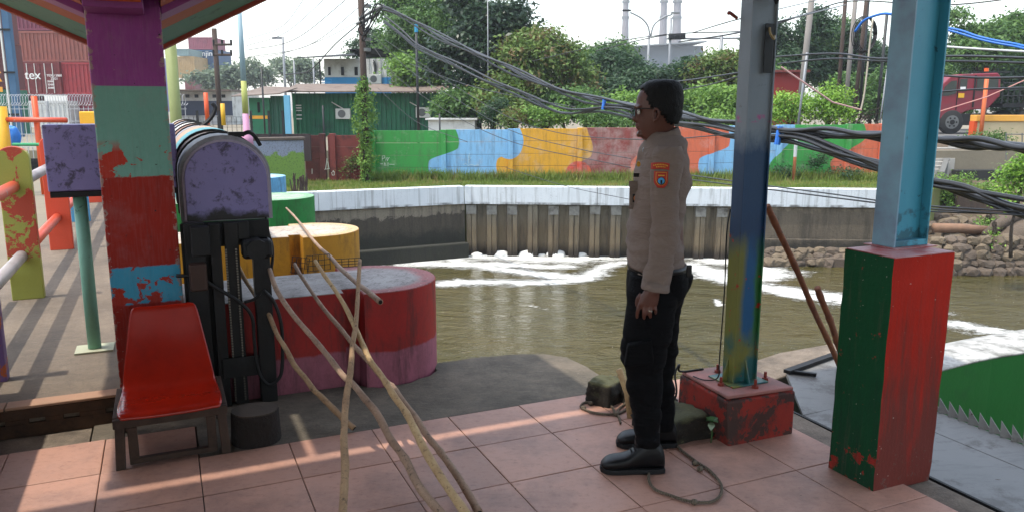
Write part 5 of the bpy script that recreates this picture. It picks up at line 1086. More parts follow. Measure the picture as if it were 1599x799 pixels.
for row in range(5):
    x = 1445 + row * 4
    while x < 1660:
        y0, z0 = (22.62 + row*.10, WZ + .08 + row*.21); p = at(x, 410, y0); inst('stone', sm[q.randrange(7)], sb, (p.x, y0 + q.uniform(-.05,.05), z0), (q.uniform(-.3,.3), q.uniform(-.3,.3), q.uniform(0,6)), [q.uniform(.8,1.25)]*3); x += q.uniform(15, 22)
for k in range(46):
    x = q.uniform(1436, 1640); y0 = q.uniform(23.4, 25.8); z0 = np.interp(y0, [23.0,24.3,25.6,27.5], [-2.75,-2.35,-2.0,-1.25]); p = at(x, 380, y0); s_ = q.uniform(.5, 1.5)
    inst('stone', sm[q.randrange(7)], sb, (p.x, y0, z0 + .06), (q.uniform(-.4,.4), q.uniform(-.4,.4), q.uniform(0,6)), (s_, s_, s_))
o = bpy.data.objects.new('boulder', rock_mesh(5, 1.0, .7, .5, .3, 3, m_st2)); COL.objects.link(o); o.location = at(1592, 360, 23.6) + Vector((.2,0,-.15)); tag(o, 'big grey boulder at the right picture edge below the fallen pipe', 'boulder')
m_pipe = surf('old_pipe', C(150, 116, 92, .6), .4, 5, .8, .5, 30)
tag(MB().tube([at(1458,356,24.0), at(1500,357,24.0), at(1546,361,24.0)], .15, 12).build('old_pipe', m_pipe, smooth=True), 'old brown pipe lying level across the stone bank', 'pipe')
tag(MB().tube([at(1538,368,23.4), at(1562,350,23.5), at(1610,320,23.7)], [.13,.17,.2], 12).build('old_pipe', m_st2, smooth=True), 'old grey pipe rising to the right edge above the stone bank', 'pipe')
m_blk1 = stained('bank_block', C(120, 100, 86, .55), C(104, 86, 74, .5), C(66, 56, 46, .45), -2.6, -1.2)
def pxbox(x0, x1, Y, z0, z1, th): return at(x0, 300, Y).x, at(x1, 300, Y).x, Y, Y + th, z0, z1
tag(MB().box(*pxbox(1497, 1572, 26.0, -2.5, -1.22, .8)).build('concrete_block', m_blk1, bev=.03), 'brown concrete block set in the right bank above the old pipe', 'block')
tag(MB().box(*pxbox(1492, 1585, 28.6, -1.9, -.62, .5)).build('retaining_wall', flat('dark_wall', C(58, 58, 56, .5), .9), bev=.02), 'dark low retaining wall under the grey ledge on the right bank', 'wall')
tag(MB().box(*pxbox(1505, 1600, 29.2, -.70, .10, .5)).build('ledge_wall', stained('grey_ledge', C(150, 148, 140, .6), C(128, 126, 118, .55), C(80,78,70,.5), -1.6, -.5), bev=.03), 'stained grey ledge wall right of the concrete steps', 'wall')
# steps
stp = thing('concrete_steps', 'pale concrete steps climbing the right bank beside the teal steel column', 'stairs')
Z_ = lambda py, Y: at(800, py, Y).z
m_stp = surf('pale_step', C(176, 172, 164, .7), .25, 3, .85)
zs0, zs1 = Z_(270, 28.3), Z_(230, 29.9); x0 = at(1440, 300, 28.5).x
for k in range(8):
    f = k / 7; MB().box(x0 - .3, at(1463 + 50*f, 250, 28.2 + k*.2).x, 28.2 + k*.2, 28.396 + k*.2, -1.6, zs0 + (zs1 - zs0) * f).build('step', m_stp, stp, bev=.015)
xa_, xb_ = at(1463, 250, 28.3).x + .01, at(1515, 250, 28.3).x + .06
MB().hexa([(xa_,28.1,-1.6),(xa_+.2,28.1,-1.6),(xb_+.2,29.9,-1.6),(xb_,29.9,-1.6),(xa_,28.1,zs0+.05),(xa_+.2,28.1,zs0+.05),(xb_+.2,29.9,zs1+.08),(xb_,29.9,zs1+.08)]).build('side_kerb', flat('kerb_grey', C(120,120,116,.6), .9), stp)
# --- trees
def leaves(r, cen, dirs, nper, leaf, sig, flat_=.55):
    n = len(cen) * nper; c = np.repeat(cen, nper, 0); d = np.repeat(dirs, nper, 0)
    off = r.normal(0, 1, (n, 3)) * sig; off[:, 2] *= flat_; p = c + off
    nrm = d * .5 + np.array([0, 0, .55]) + r.normal(0, .55, (n, 3)); nrm /= np.linalg.norm(nrm, axis=1)[:, None]
    t = np.cross(nrm, r.normal(0, 1, (n, 3))); t /= np.linalg.norm(t, axis=1)[:, None]; bt = np.cross(nrm, t)
    s = (leaf * r.uniform(.6, 1.3, n))[:, None]; w_ = s * .45
    v = np.stack([p - t*s*.9, p + bt*w_, p + t*s*.9 - nrm*s*.12, p - bt*w_], 1)
    return v.reshape(-1, 3), np.arange(n*4).reshape(-1, 4)
def crown_np(seed, rx, ry, rz, ncl, nper, leaf, sig, nl=11, flat_=.5):
    r = np.random.RandomState(seed); lc = r.uniform(-1, 1, (nl, 3)) * np.array([.72*rx, .6*ry, .66*rz]); lr = r.uniform(.24, .56, nl)
    lc[0] = 0; lr[0] = .56
    w_ = lr**2; li = r.choice(nl, ncl, p=w_/w_.sum()); d = r.normal(0, 1, (ncl, 3)); d[:, 2] = np.where(d[:, 2] < -.5, -d[:, 2], d[:, 2]); d /= np.linalg.norm(d, axis=1)[:, None]
    cen = lc[li] + d * (lr[li] * r.uniform(.55, 1.08, ncl))[:, None] * np.array([rx, ry, rz])
    return leaves(r, cen, d, nper, leaf, sig, flat_), lc, lr
L_dark = leafmat('leaf_dark', C(79, 111, 72, .75), C(51, 82, 53, .65)); L_mid = leafmat('leaf_mid', C(110, 145, 70, .8), C(70, 108, 53, .7)); L_lite = leafmat('leaf_light', C(135, 171, 75, .8), C(94, 135, 56, .7))
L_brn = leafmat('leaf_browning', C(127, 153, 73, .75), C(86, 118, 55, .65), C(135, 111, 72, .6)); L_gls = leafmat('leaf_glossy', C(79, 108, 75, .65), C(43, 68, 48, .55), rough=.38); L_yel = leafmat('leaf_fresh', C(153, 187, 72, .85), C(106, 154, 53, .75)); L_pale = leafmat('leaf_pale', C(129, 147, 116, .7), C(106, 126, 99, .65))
m_trunk = surf('tree_bark', C(84, 72, 60, .5), .5, 4, .95, .9, 14, .04)
def tree(px, py, rx, rz, Y, mat, seed, label, ground=.06, leaf=.15, sig=.34, dens=1.0, group='trees beyond the painted wall', name='tree', flat_=.5, cat='tree', ryk=.8, trunk=True):
    c = at(px, py, Y); k = Y / F * 1.02; RX, RZ = rx * k, rz * k; RY = RX * ryk
    t = thing(name, label, cat, (c.x, c.y, ground), 0, group)
    area = RX * RZ * 3.1; nper = 16; ncl = max(12, int(area * 46 * dens * (.15/leaf)**1.6))
    ncl = min(ncl, 2200)
    (v, f), lc, lr = crown_np(seed, RX, RY, RZ, ncl, nper, leaf, sig, flat_=flat_)
    zc = c.z - ground; v = v + np.array([0, 0, zc])
    o = bpy.data.objects.new('crown', np_mesh('crown', v, f, mat)); COL.objects.link(o); o.parent = t
    if trunk:
        b = MB(); q = random.Random(seed); h = max(zc, .3); tr = max(.05, RX * .055)
        pts = [(0,0,-.3), (q.uniform(-.1,.1), 0, h*.35), (q.uniform(-.2,.2), 0, h*.8), (0,0,h + RZ*.3)]; b.tube(catmull(pts, 3), [tr*(1 - .7*i/9) for i in range(10)], 8)
        for i in range(1, min(7, len(lc))):
            e = lc[i]; b.tube(catmull([(0,0,h*.55), (e[0]*.4, e[1]*.4, h*.8 + e[2]*.3), (e[0]*.95, e[1]*.95, zc + e[2]*.95)], 3), [tr*.5*(1-.75*k_/6) for k_ in range(7)], 6)
        b.build('trunk', m_trunk, t, smooth=True)
    return t
T_ = [ # px, py, rx, rz, Y, material, label
 (585,88,66,68,56,L_dark,'dark green tree behind the white and blue cabin, leftmost of the big ones'),
 (680,68,92,80,52,L_mid,'broad mid green tree right of the wooden utility pole'),
 (668,125,50,44,46,L_lite,'lighter feathery tree just right of the white and blue cabin'),
 (768,85,90,118,42,L_gls,'tall glossy dark tree, the tallest behind the blue field of the mural'),
 (725,30,60,48,47,L_mid,'light green treetop left of the tall glossy tree'),
 (848,105,82,92,40,L_brn,'yellow green tree with browning tips behind the yellow mural field'),
 (915,125,64,62,47,L_mid,'mid green tree behind the small traffic light'),
 (985,135,74,62,45,L_dark,'lush dark tree behind the head of the man'),
 (935,95,40,34,52,L_mid,'distant green treetop left of the tall chimney'),
 (1075,145,54,52,44,L_dark,'dark tree under the traffic light arm'),
 (1122,110,50,52,43,L_brn,'yellow green tree left of the slim steel post'),
 (1150,165,45,34,36,L_lite,'light green bush like tree touching the slim post'),
 (1240,105,58,76,50,L_dark,'dark tree between the concrete poles right of the slim post'),
 (1300,92,62,74,52,L_mid,'mid green tree behind the leaning brown poles'),
 (1365,115,56,78,50,L_dark,'dark tree just left of the teal steel column'),
 (1545,70,90,52,44,L_mid,'broad layered tree above the maroon truck'),
 (1600,110,70,60,50,L_dark,'dark tree at the right picture edge behind the truck'),
 (1490,120,50,60,52,L_dark,'dark tree right of the teal steel column behind the truck cab')]
for i, (px, py, rx, rz, Y, m, lab) in enumerate(T_):
    tree(px, py, rx, rz, Y, m, 100 + i, lab, leaf=.13 if m is not L_gls else .17, sig=.30, dens=.9)
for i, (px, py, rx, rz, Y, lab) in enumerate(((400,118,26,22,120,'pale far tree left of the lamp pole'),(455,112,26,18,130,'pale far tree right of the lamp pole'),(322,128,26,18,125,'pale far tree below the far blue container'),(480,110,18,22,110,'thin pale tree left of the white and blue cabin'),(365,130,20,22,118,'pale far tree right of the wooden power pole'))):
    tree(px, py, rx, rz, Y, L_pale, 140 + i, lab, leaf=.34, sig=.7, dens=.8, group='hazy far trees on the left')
B_ = [(800,190,24,20,31.5,L_brn,'brownish bush behind the mural, above the light blue field'),(852,188,34,26,31.5,L_lite,'light green bush above the yellow mural field'),(940,192,46,20,31,L_mid,'dense green bush above the maroon mural field'),(770,178,22,26,33,L_dark,'dark bush beside the white shed'),
      (1125,196,30,16,31,L_lite,'yellow green creeper heap on the mural behind the cables'),(1235,175,34,30,31,L_yel,'fresh yellow green bush above the green end of the mural'),(1295,170,42,36,31.2,L_yel,'feathery bright green bush left of the orange mural end'),(1180,190,30,22,31.5,L_lite,'bush behind the slim steel post')]
for i, (px, py, rx, rz, Y, m, lab) in enumerate(B_):
    tree(px, py, rx, rz, Y, m, 160 + i, lab, leaf=.075, sig=.16, dens=.55, group='bushes along the painted wall', name='bush', cat='bush', flat_=.7)
for i, (px, py, rx, rz, Y, m, lab) in enumerate(((1592,285,40,52,20.5,L_yel,'bright green bush at the right picture edge above the old pipe'),(1478,300,34,32,26.5,L_lite,'green bush right of the teal column under the steps'),(1545,215,36,10,30.5,L_mid,'low grass bush in front of the cream barrier wall'),(1540,298,24,12,27.2,L_lite,'small bush on the dark retaining wall'),(1552,378,12,14,23.0,L_yel,'small weed among the stones below the pipe'),(1540,352,26,9,24.8,L_lite,'small weed behind the level pipe'))):
    tree(px, py, rx, rz, Y, m, 180 + i, lab, ground=-2.0 if Y < 28 else .06, leaf=.055, sig=.12, dens=.42, group='bushes on the right bank', name='bush', cat='bush', flat_=.8, ryk=.6)
for i, (px, py, rx, rz, m, lab) in enumerate(((1275,255,14,16,L_dark,'dark weed bush at the foot of the green mural end'),(1235,270,34,9,L_dark,'long dark weed clump at the foot of the green mural end'),(1320,272,36,7,L_dark,'dark weed clump under the orange mural end'),(686,278,14,10,L_lite,'weed clump at the green and blue mural border'),(545,262,14,22,L_brn,'reddish weed in front of the old maroon wall'),(625,276,12,7,L_lite,'weed clump under the green mural field'))):
    tree(px, py, rx, rz, 27.55, m, 200 + i, lab, ground=-.92, leaf=.05, sig=.1, dens=.4, group='weeds at the mural', name='weed_clump', cat='weed', flat_=.8, ryk=.5, trunk=False)
q = random.Random(77)
for i, (px, py, rx, rz, Y, m, lab) in enumerate(((715,165,40,40,40,L_mid,'low green tree behind the small white shed'),(800,160,46,36,38,L_brn,'low tree behind the light blue field'),(880,165,48,32,38,L_mid,'low bushy tree behind the yellow field'),(960,178,48,26,37,L_lite,'low bushy tree behind the cable tie left of the man'),(1030,185,40,22,38,L_dark,'low dark tree behind the head of the man'),(1090,172,44,30,40,L_lite,'low light tree behind the cables right of the man'),(1170,140,40,50,46,L_mid,'mid green tree hidden by the slim post'),(1215,160,30,40,44,L_dark,'dark low tree by the red kiosk'),(1340,150,50,46,44,L_mid,'low tree behind the cluster of poles'),(1450,150,60,50,48,L_mid,'low tree behind the teal column'),(1590,160,60,30,52,L_dark,'low dark tree behind the lorry'))):
    tree(px, py, rx, rz, Y, m, 220 + i, lab, leaf=.13, sig=.30, dens=.9, group='low trees filling the gap above the painted wall')
# --- buildings
def corrug(x0, x1, z0, z1, y, pitch, depth, m_):
    """corrugated sheet facing -y"""
    b = MB(); n = max(2, int((x1-x0)/pitch)); pts = []
    for i in range(n):
        xa = x0 + (x1-x0)*i/n; w_ = (x1-x0)/n; pts += [(xa, y), (xa + w_*.32, y), (xa + w_*.42, y + depth), (xa + w_*.9, y + depth)]
    pts.append((x1, y)); b.add([(x, yy, z) for z in (z0, z1) for x, yy in pts], [(i, i+1, len(pts)+i+1, len(pts)+i) for i in range(len(pts)-1)]); return b
def X(px, Y): return at(px, 150, Y).x
def Z(py, Y): return at(800, py, Y).z
m_grn2 = surf('container_green', C(26, 110, 74, .75), .2, 1.5, .6, .2, 20, dirt=C(30,80,60,.6), dscale=1.2)
m_rust2 = surf('roof_rust', C(136, 120, 108, .6), .4, 1.5, .8, dirt=C(90,70,56,.5), dscale=1.5)
m_ac = flat('ac_white', C(214, 214, 206, .8), .5); m_dk = flat('dark_void', C(30, 32, 34, .5), .8); m_grl = flat('grille', C(120,122,120,.6), .6)
def ac(parent, x, z, y, s=1.0):
    MB().box(x - .40*s, x + .40*s, y - .30, y - .012, z - .28*s, z + .28*s).build('ac_unit', m_ac, parent, bev=.02)
    o = [o for o in parent.children if o.name.startswith('ac_unit')][-1]
    b = MB(); b.tube([(x-.06*s, y-.300, z), (x-.06*s, y-.318, z)], .21*s, 18); b.build('fan_grille', m_grl, o)
gbld = thing('green_cabin', 'long green corrugated container cabin with a rusty overhanging roof and two air conditioners', 'cabin')
Yb = 44.0; x0, x1 = X(458, Yb), X(704, Yb); zt_b = Z(146, Yb)
corrug(x0, x1, .06, zt_b, Yb, .26, .07, 0).build('front_sheet', m_grn2, gbld)
MB().box(x0, x1, Yb + .08, Yb + 2.5, .06, zt_b).build('cabin_body', m_grn2, gbld)
MB().box(x0 - .05, x0 + .12, Yb - .06, Yb + .07, .06, zt_b).build('corner_post', m_grn2, gbld, bev=.01); MB().box(x1 - .12, x1 + .05, Yb - .06, Yb + .07, .06, zt_b).build('corner_post', m_grn2, gbld, bev=.01)
b = MB(); b.hexa([(X(440,Yb-1.4), Yb-1.4, zt_b + .02),(X(690,Yb-1.4), Yb-1.4, zt_b + .02),(X(705,Yb), Yb+2.4, zt_b + .50),(X(446,Yb), Yb+2.4, zt_b + .50)] + [(X(440,Yb-1.4), Yb-1.4, zt_b + .09),(X(690,Yb-1.4), Yb-1.4, zt_b + .09),(X(705,Yb), Yb+2.4, zt_b + .57),(X(446,Yb), Yb+2.4, zt_b + .57)]); b.build('roof_sheet', m_rust2, gbld)
ac(gbld, X(536,Yb), Z(178,Yb), Yb); ac(gbld, X(661,Yb), Z(176,Yb), Yb)
for xx in (518, 640): MB().tube([Vector((X(xx,Yb), Yb-.02, Z(160,Yb))), Vector((X(xx+8,Yb), Yb-.25, Z(164,Yb))), Vector((X(xx+22,Yb), Yb-.28, Z(172,Yb)))], .03, 6).build('drain_pipe', m_ac, gbld)
bp = MB(); [bp.box(X(461,Yb)+.0, X(470,Yb), Yb-.035, Yb-.03, Z(y_,Yb)-.03, Z(y_,Yb)+.03) for y_ in (165, 169, 173, 180, 186)]; bp.build('painted_marks', m_ac, gbld)
# white and blue upper cabin
m_wh = surf('white_sheet', C(214, 216, 212, .75), .2, 1, .7, .2, 20, dirt=C(150,146,138,.6), dscale=1); m_bs = surf('blue_sheet', C(44, 140, 196, .75), .2, 1, .6)
uc_ = thing('upper_cabin', 'white cabin with a sky blue lower half, standing above the green one', 'cabin')
Yu = 50.0; ux0, ux1, um = X(508,Yu), X(611,Yu), X(566,Yu)
z0u, zm, z1u = Z(136,Yu)-1.4, Z(121,Yu), Z(92,Yu)
MB().box(ux0, um, Yu+.02, Yu+2.4, zm, z1u).build('white_wall', m_wh, uc_); MB().box(ux0, um, Yu, Yu+2.41, z0u, zm - .003).build('blue_wall', m_bs, uc_)
corrug(um, ux1, zm, z1u, Yu, .34, .07, 0).build('white_sheet', m_wh, uc_); corrug(um, ux1, z0u, zm-.003, Yu, .34, .07, 0).build('blue_sheet', m_bs, uc_)
MB().box(um+.01, ux1, Yu+.08, Yu+2.4, z0u, z1u).build('cabin_body', m_wh, uc_)
for a, b_ in ((514,518),(534,538.5),(555,560)): MB().box(X(a,Yu), X(b_,Yu), Yu-.02, Yu+.019, Z(118,Yu), Z(105,Yu)).build('window', m_dk, uc_)
MB().hexa([(X(470,Yu),Yu-2.0,Z(95,Yu)),(X(566,Yu),Yu-2,Z(91,Yu)),(X(560,Yu),Yu+2,Z(80,Yu)),(X(510,Yu),Yu+2,Z(84,Yu)),(X(470,Yu),Yu-2.0,Z(94,Yu)),(X(566,Yu),Yu-2,Z(90,Yu)),(X(560,Yu),Yu+2,Z(79,Yu)),(X(510,Yu),Yu+2,Z(83,Yu))]).build('roof_sheet', m_dk, uc_)
MB().hexa([(X(552,Yu),Yu-1.0,Z(80,Yu)),(X(600,Yu),Yu-1.6,Z(80.5,Yu)),(X(618,Yu),Yu-.4,Z(91,Yu)),(X(566,Yu),Yu-.5,Z(91,Yu)),(X(552,Yu),Yu-1.0,Z(78.6,Yu)),(X(600,Yu),Yu-1.6,Z(79,Yu)),(X(618,Yu),Yu-.4,Z(89.4,Yu)),(X(566,Yu),Yu-.5,Z(89.4,Yu))]).build('roof_sheet', m_dk, uc_)
ac(uc_, X(587,Yu), Z(124,Yu), Yu)
b = MB()
for ra, rb in ((9, 13), (6, 9.5), (10, 12)): b.tube([Vector((X(583,Yu) + ra*Yu/F*.55*math.cos(a), Yu-.03, Z(107,Yu) + rb*Yu/F*math.sin(a))) for a in [-1.2 + 2.4*k/14 for k in range(15)]], .03, 4)
b.build('ring_marks', m_dk, uc_)
MB().tube([Vector((X(511,Yu),Yu-1.6,Z(95,Yu))), Vector((X(511,Yu),Yu-1.6,Z(136,Yu)))], .05, 6).build('prop', m_dk, uc_)
b = MB(); [b.tube([Vector((X(511,Yu),Yu-1.5,Z(y,Yu))), Vector((X(527,Yu),Yu-1.5,Z(y,Yu)))], .03, 5) for y in (127, 131, 135)]; b.build('railing', m_bs, uc_)
# left green cabin with yellow stripe, grey sheds
g2 = thing('green_hut', 'small green hut with a yellow stripe behind the pink and green painted mast', 'hut'); Yh_ = 40
MB().box(X(388,Yh_), X(420,Yh_), Yh_, Yh_+2.4, .06, Z(153,Yh_)).build('wall_left', m_grn2, g2); corrug(X(421,Yh_), X(446,Yh_), .06, Z(150,Yh_), Yh_+.1, .25, .06, 0).build('wall_right', flat('dark_green', C(24,84,62,.7)), g2)
MB().box(X(386,Yh_), X(420,Yh_), Yh_-.02, Yh_-.005, Z(186,Yh_), Z(181,Yh_)).build('yellow_stripe', flat('stripe_yellow', C(226,160,40,.8)), g2); MB().box(X(401,Yh_), X(405,Yh_), Yh_-.02, Yh_-.004, Z(176,Yh_), Z(160,Yh_)).build('window', m_dk, g2)
MB().hexa([(X(370,Yh_),Yh_-.8,Z(152,Yh_)),(X(444,Yh_),Yh_-.8,Z(148,Yh_)),(X(440,Yh_),Yh_+3,Z(136,Yh_)),(X(384,Yh_),Yh_+3,Z(134,Yh_)),(X(370,Yh_),Yh_-.8,Z(150.5,Yh_)),(X(444,Yh_),Yh_-.8,Z(146.5,Yh_)),(X(440,Yh_),Yh_+3,Z(134.5,Yh_)),(X(384,Yh_),Yh_+3,Z(132.5,Yh_))]).build('roof_sheet', m_rust2, g2)
wb = thing('white_office', 'long low white building with a dark blue lower band in the far yard', 'building'); Yw = 75
MB().box(X(268,Yw), X(362,Yw), Yw, Yw+8, .06, Z(143,Yw)).build('wall', m_wh, wb); MB().box(X(268,Yw), X(362,Yw), Yw-.04, Yw-.01, .9, Z(158,Yw)).build('band', flat('navy', C(60,74,100,.6)), wb); MB().box(X(264,Yw), X(368,Yw), Yw-1.5, Yw+8, Z(143,Yw)+.02, Z(141,Yw)+.02).build('roof_sheet', m_rust2, wb)
for k in range(6): MB().box(X(276+k*14,Yw), X(282+k*14,Yw), Yw-.05, Yw-.011, Z(153,Yw), Z(148,Yw)).build('window', m_dk, wb)
ws = thing('white_shed', 'small white flat shed right of the green cabin', 'shed'); MB().box(X(668,38), X(741,38), 38, 40.5, .06, Z(188,38)).build('wall', m_wh, ws); MB().box(X(664,38), X(745,38), 37.8, 40.7, Z(188,38)+.01, Z(185.5,38)+.01).build('roof_slab', m_wh, ws)
gs = thing('grey_sheet_fence', 'pale grey corrugated sheet fence behind the small white shed', 'fence'); corrug(X(704,41), X(752,41), .06, Z(168,41), 41, .22, .05, 0).build('sheet', flat('pale_sheet', C(160,166,168,.6)), gs)
# far grey hall and chimneys, red roofed kiosk
fh = thing('factory_hall', 'grey blue factory hall far behind the trees under the chimneys', 'hall'); MB().box(X(985,260), X(1095,260), 260, 300, 0, Z(72,260)).build('wall', flat('hall_grey', C(120,130,140,.6)), fh); MB().hexa([(X(975,255),255,Z(74,255)),(X(1100,255),255,Z(66,255)),(X(1100,255),300,Z(62,255)),(X(975,255),300,Z(70,255)),(X(975,255),255,Z(72.5,255)),(X(1100,255),255,Z(64,255)),(X(1100,255),300,Z(60,255)),(X(975,255),300,Z(68,255))]).build('roof', flat('hall_roof', C(150,156,160,.6)), fh)
def chim(px, w0, w1, lab, Y=430):
    c = at(px, 60, Y); k = Y / F; t = thing('chimney', lab, 'chimney', (c.x, Y, 0), 0, 'tall factory chimneys')
    b = MB(); b.tube([(0,0,0),(0,0,Z(60,Y)),(0,0,64.0),(0,0,68.5)], [w1*k*.62, w1*k*.5, w0*k*.5, w0*k*.48], 24); b.build('shaft', surf('chimney_concrete', C(150,144,146,.6), .12, .02, .9), t, smooth=True)
    for z in (5, 30): b = MB(); b.tube([(0,0,Z(z,Y)),(0,0,Z(z,Y)+1.2)], w1*k*.515, 24); b.build('walkway_ring', m_grl, t)
chim(976, 7, 11, 'thin grey chimney, leftmost of the three, above the dark trees'); chim(1035, 8, 12, 'grey chimney in the middle of the three, right of the twin street lamp'); chim(1056, 9, 14, 'thickest chimney, rightmost of the three')
ksk = thing('red_kiosk', 'red kiosk with a flat roof half hidden by bushes right of the slim post', 'kiosk'); MB().box(X(1205,40), X(1254,40), 40, 43, .06, Z(114,40)).build('wall', flat('kiosk_red', C(150,40,36,.7)), ksk); MB().box(X(1202,40), X(1258,40), 39.6, 43.3, Z(114,40)+.01, Z(110,40)).build('roof_slab', flat('kiosk_roof', C(120,52,46,.7)), ksk)
rk = thing('red_hut', 'red wall of a hut seen through the leaves left of the slim post', 'hut'); MB().box(X(1100,41), X(1136,41), 41.2, 43, .06, Z(136,41)).build('wall', flat('hut_red', C(180,50,40,.75)), rk)
# --- containers
def container(px0, px1, Y, z0, hgt, depth, col, lab, doors=False, grp='stacked shipping containers in the yard'):
    t = thing('shipping_container', lab, 'container', (0,0,0), 0, grp); x0, x1 = X(px0, Y), X(px1, Y); z1 = z0 + hgt - .05
    m = surf('container_paint', col, .2, .7, .65, .2, 10, dirt=(col[0]*.6, col[1]*.6, col[2]*.6, 1), dscale=.8, dthr=.6)
    MB().box(x0, x1, Y + .12, Y + depth, z0, z1).build('box', m, t)
    fr = MB(); fr.box(x0, x0+.14, Y, Y+.119, z0, z1); fr.box(x1-.14, x1, Y, Y+.119, z0, z1); fr.box(x0+.141, x1-.141, Y, Y+.119, z1-.16, z1); fr.box(x0+.141, x1-.141, Y, Y+.119, z0, z0+.16); fr.build('frame', m, t)
    if doors:
        xm = (x0+x1)/2
        for a, b_ in ((x0+.15, xm-.02), (xm+.02, x1-.15)):
            d = MB().box(a, b_, Y+.03, Y+.118, z0+.17, z1-.17).build('door', m, t, bev=.01)
            for k in range(5): zz = z0+.3 + k*(hgt-.7)/5; MB().box(a+.05, b_-.05, Y+.005, Y+.029, zz, zz+.22).build('door_rib', m, d)
            for f in (.25, .7): MB().tube([(a+(b_-a)*f, Y-.02, z0+.1), (a+(b_-a)*f, Y-.02, z1-.1)], .03, 6).build('lock_rod', m_ac, d)
    else:
        corrug(x0+.141, x1-.141, z0+.161, z1-.161, Y+.03, .32 if depth < 3 else .3, .06, 0).build('side_sheet', m, t)
    return t
Yc_ = 66; hC = 2.62
cols = {0: C(146,50,66,.5), 1: C(190,44,44,.7), 2: C(150,84,72,.65), 3: C(130,62,80,.62)}
container(-60, 42, Yc_, 0.06, hC, 2.4, C(146,50,66,.5), 'crimson container behind the left end of the wire fence, bottom row')
container(43, 104, Yc_-1.5, 0.06, 2.15, 2.4, C(206,208,204,.75), 'white container at the bottom of the stack behind the fence')
container(105, 215, Yc_, 0.06, hC, 2.4, C(150,48,68,.5), 'crimson container at the bottom, partly behind the painted column')
tx = container(37, 97, Yc_-.3, .06+hC, hC, 6, C(140,50,50,.5), 'dark red container with closed doors and the white letters tex', True)
container(97.5, 215, Yc_, .06+hC, hC, 2.4, C(184,56,62,.55), 'bright red container right of the one with doors')
container(-60, 36.5, Yc_, .06+hC, hC, 2.4, C(180,56,60,.5), 'bright red container left of the one with doors')
container(20, 215, Yc_, .06+2*hC, hC-.15, 2.4, C(156,88,76,.65), 'long brown orange container in the third row')
container(12, 215, Yc_, .06+3*hC-.15, hC, 2.4, C(132,60,80,.62), 'long dull purple red container in the fourth row under the canopy')
container(-60, 11.5, Yc_, .06+3*hC-.15, hC, 2.4, C(120,58,70,.62), 'dull red container at the top left of the stack')
Yn_ = 46
for k, (c_, lab) in enumerate(((C(44,120,90,.65), 'dark green container nearest at the left edge, bottom of its stack'), (C(112,52,50,.62), 'red brown container above the green one at the left edge'), (C(120,58,56,.62), 'third red brown container up at the left edge'), (C(110,54,54,.62), 'topmost red brown container of the left edge stack'))):
    t = container(-90, 4 - k*2, Yn_, .06 + k*hC, hC, 2.4, c_, lab, grp='container stack at the left edge')
    if k == 1:
        for i, (x_, y_) in enumerate(((3,112),(3,125),(2,140))):
            b = MB(); cx, cz = X(x_, Yn_), Z(y_, Yn_); b.prism([(cx-.12, cz-.1),(cx+.12, cz-.1),(cx, cz+.12)] if i < 2 else [(cx-.13,cz-.14),(cx+.13,cz-.14),(cx+.13,cz+.14),(cx-.13,cz+.14)], Yn_-.02, Yn_-.005, 'y'); b.build('warning_mark', flat('mark_yellow', C(226,160,50,.8)), t)
bs = thing('blue_mast', 'tall blue steel lattice mast rising beside the left container stack', 'mast', (X(24,43), 43, 0)); MB().box(-.28,.10,0,.3,0,10).build('column_body', surf('mast_blue', C(60,104,140,.65), .3, 1, .6), bs, bev=.02); MB().box(-.42,-.34,-.05,.05,0,10).build('edge_tube', m_ac, bs)
for z in (1.2,3.4,5.6,7.8): MB().box(-.45,.14,-.07,-.005,z,z+.1).build('tie', m_dk, bs)
def text(s_, loc, size, mat, parent, name='lettering'):
    cu = bpy.data.curves.new(name, 'FONT'); cu.body = s_; cu.size = size; cu.extrude = .01; cu.align_x = 'LEFT'; tmp = bpy.data.objects.new(name, cu); COL.objects.link(tmp)
    bpy.context.view_layer.update(); me = bpy.data.meshes.new_from_object(tmp.evaluated_get(bpy.context.evaluated_depsgraph_get())); bpy.data.objects.remove(tmp)
    me.materials.clear(); me.materials.append(mat); o = bpy.data.objects.new(name, me); COL.objects.link(o); o.parent = parent; o.location = loc; o.rotation_euler = (R(90),0,0); return o
m_wtx = flat('white_letters', C(232,232,228,.85), .8)
text('tex', (X(42,65.6), 65.60, Z(124,65.6)), 1.0, m_wtx, tx)
text('TEXU 5068', (X(76,65.6), 65.60, Z(120,65.6)), .26, m_wtx, tx); text('22G1', (X(82,65.6), 65.60, Z(125,65.6)), .26, m_wtx, tx)
for k in range(3): text('30480', (X(76,65.6), 65.60, Z(129+k*5,65.6)), .22, m_wtx, tx)
far_ = 140
ft2 = container(297, 346, far_, Z(110,far_), Z(78,far_)-Z(110,far_), 6, C(64,100,140,.6), 'blue container with white lettering in the far stack right of the painted column', grp='far container stack')
text('hanjin', (X(309,far_), far_-.05, Z(88,far_)), 1.3, m_wtx, ft2)
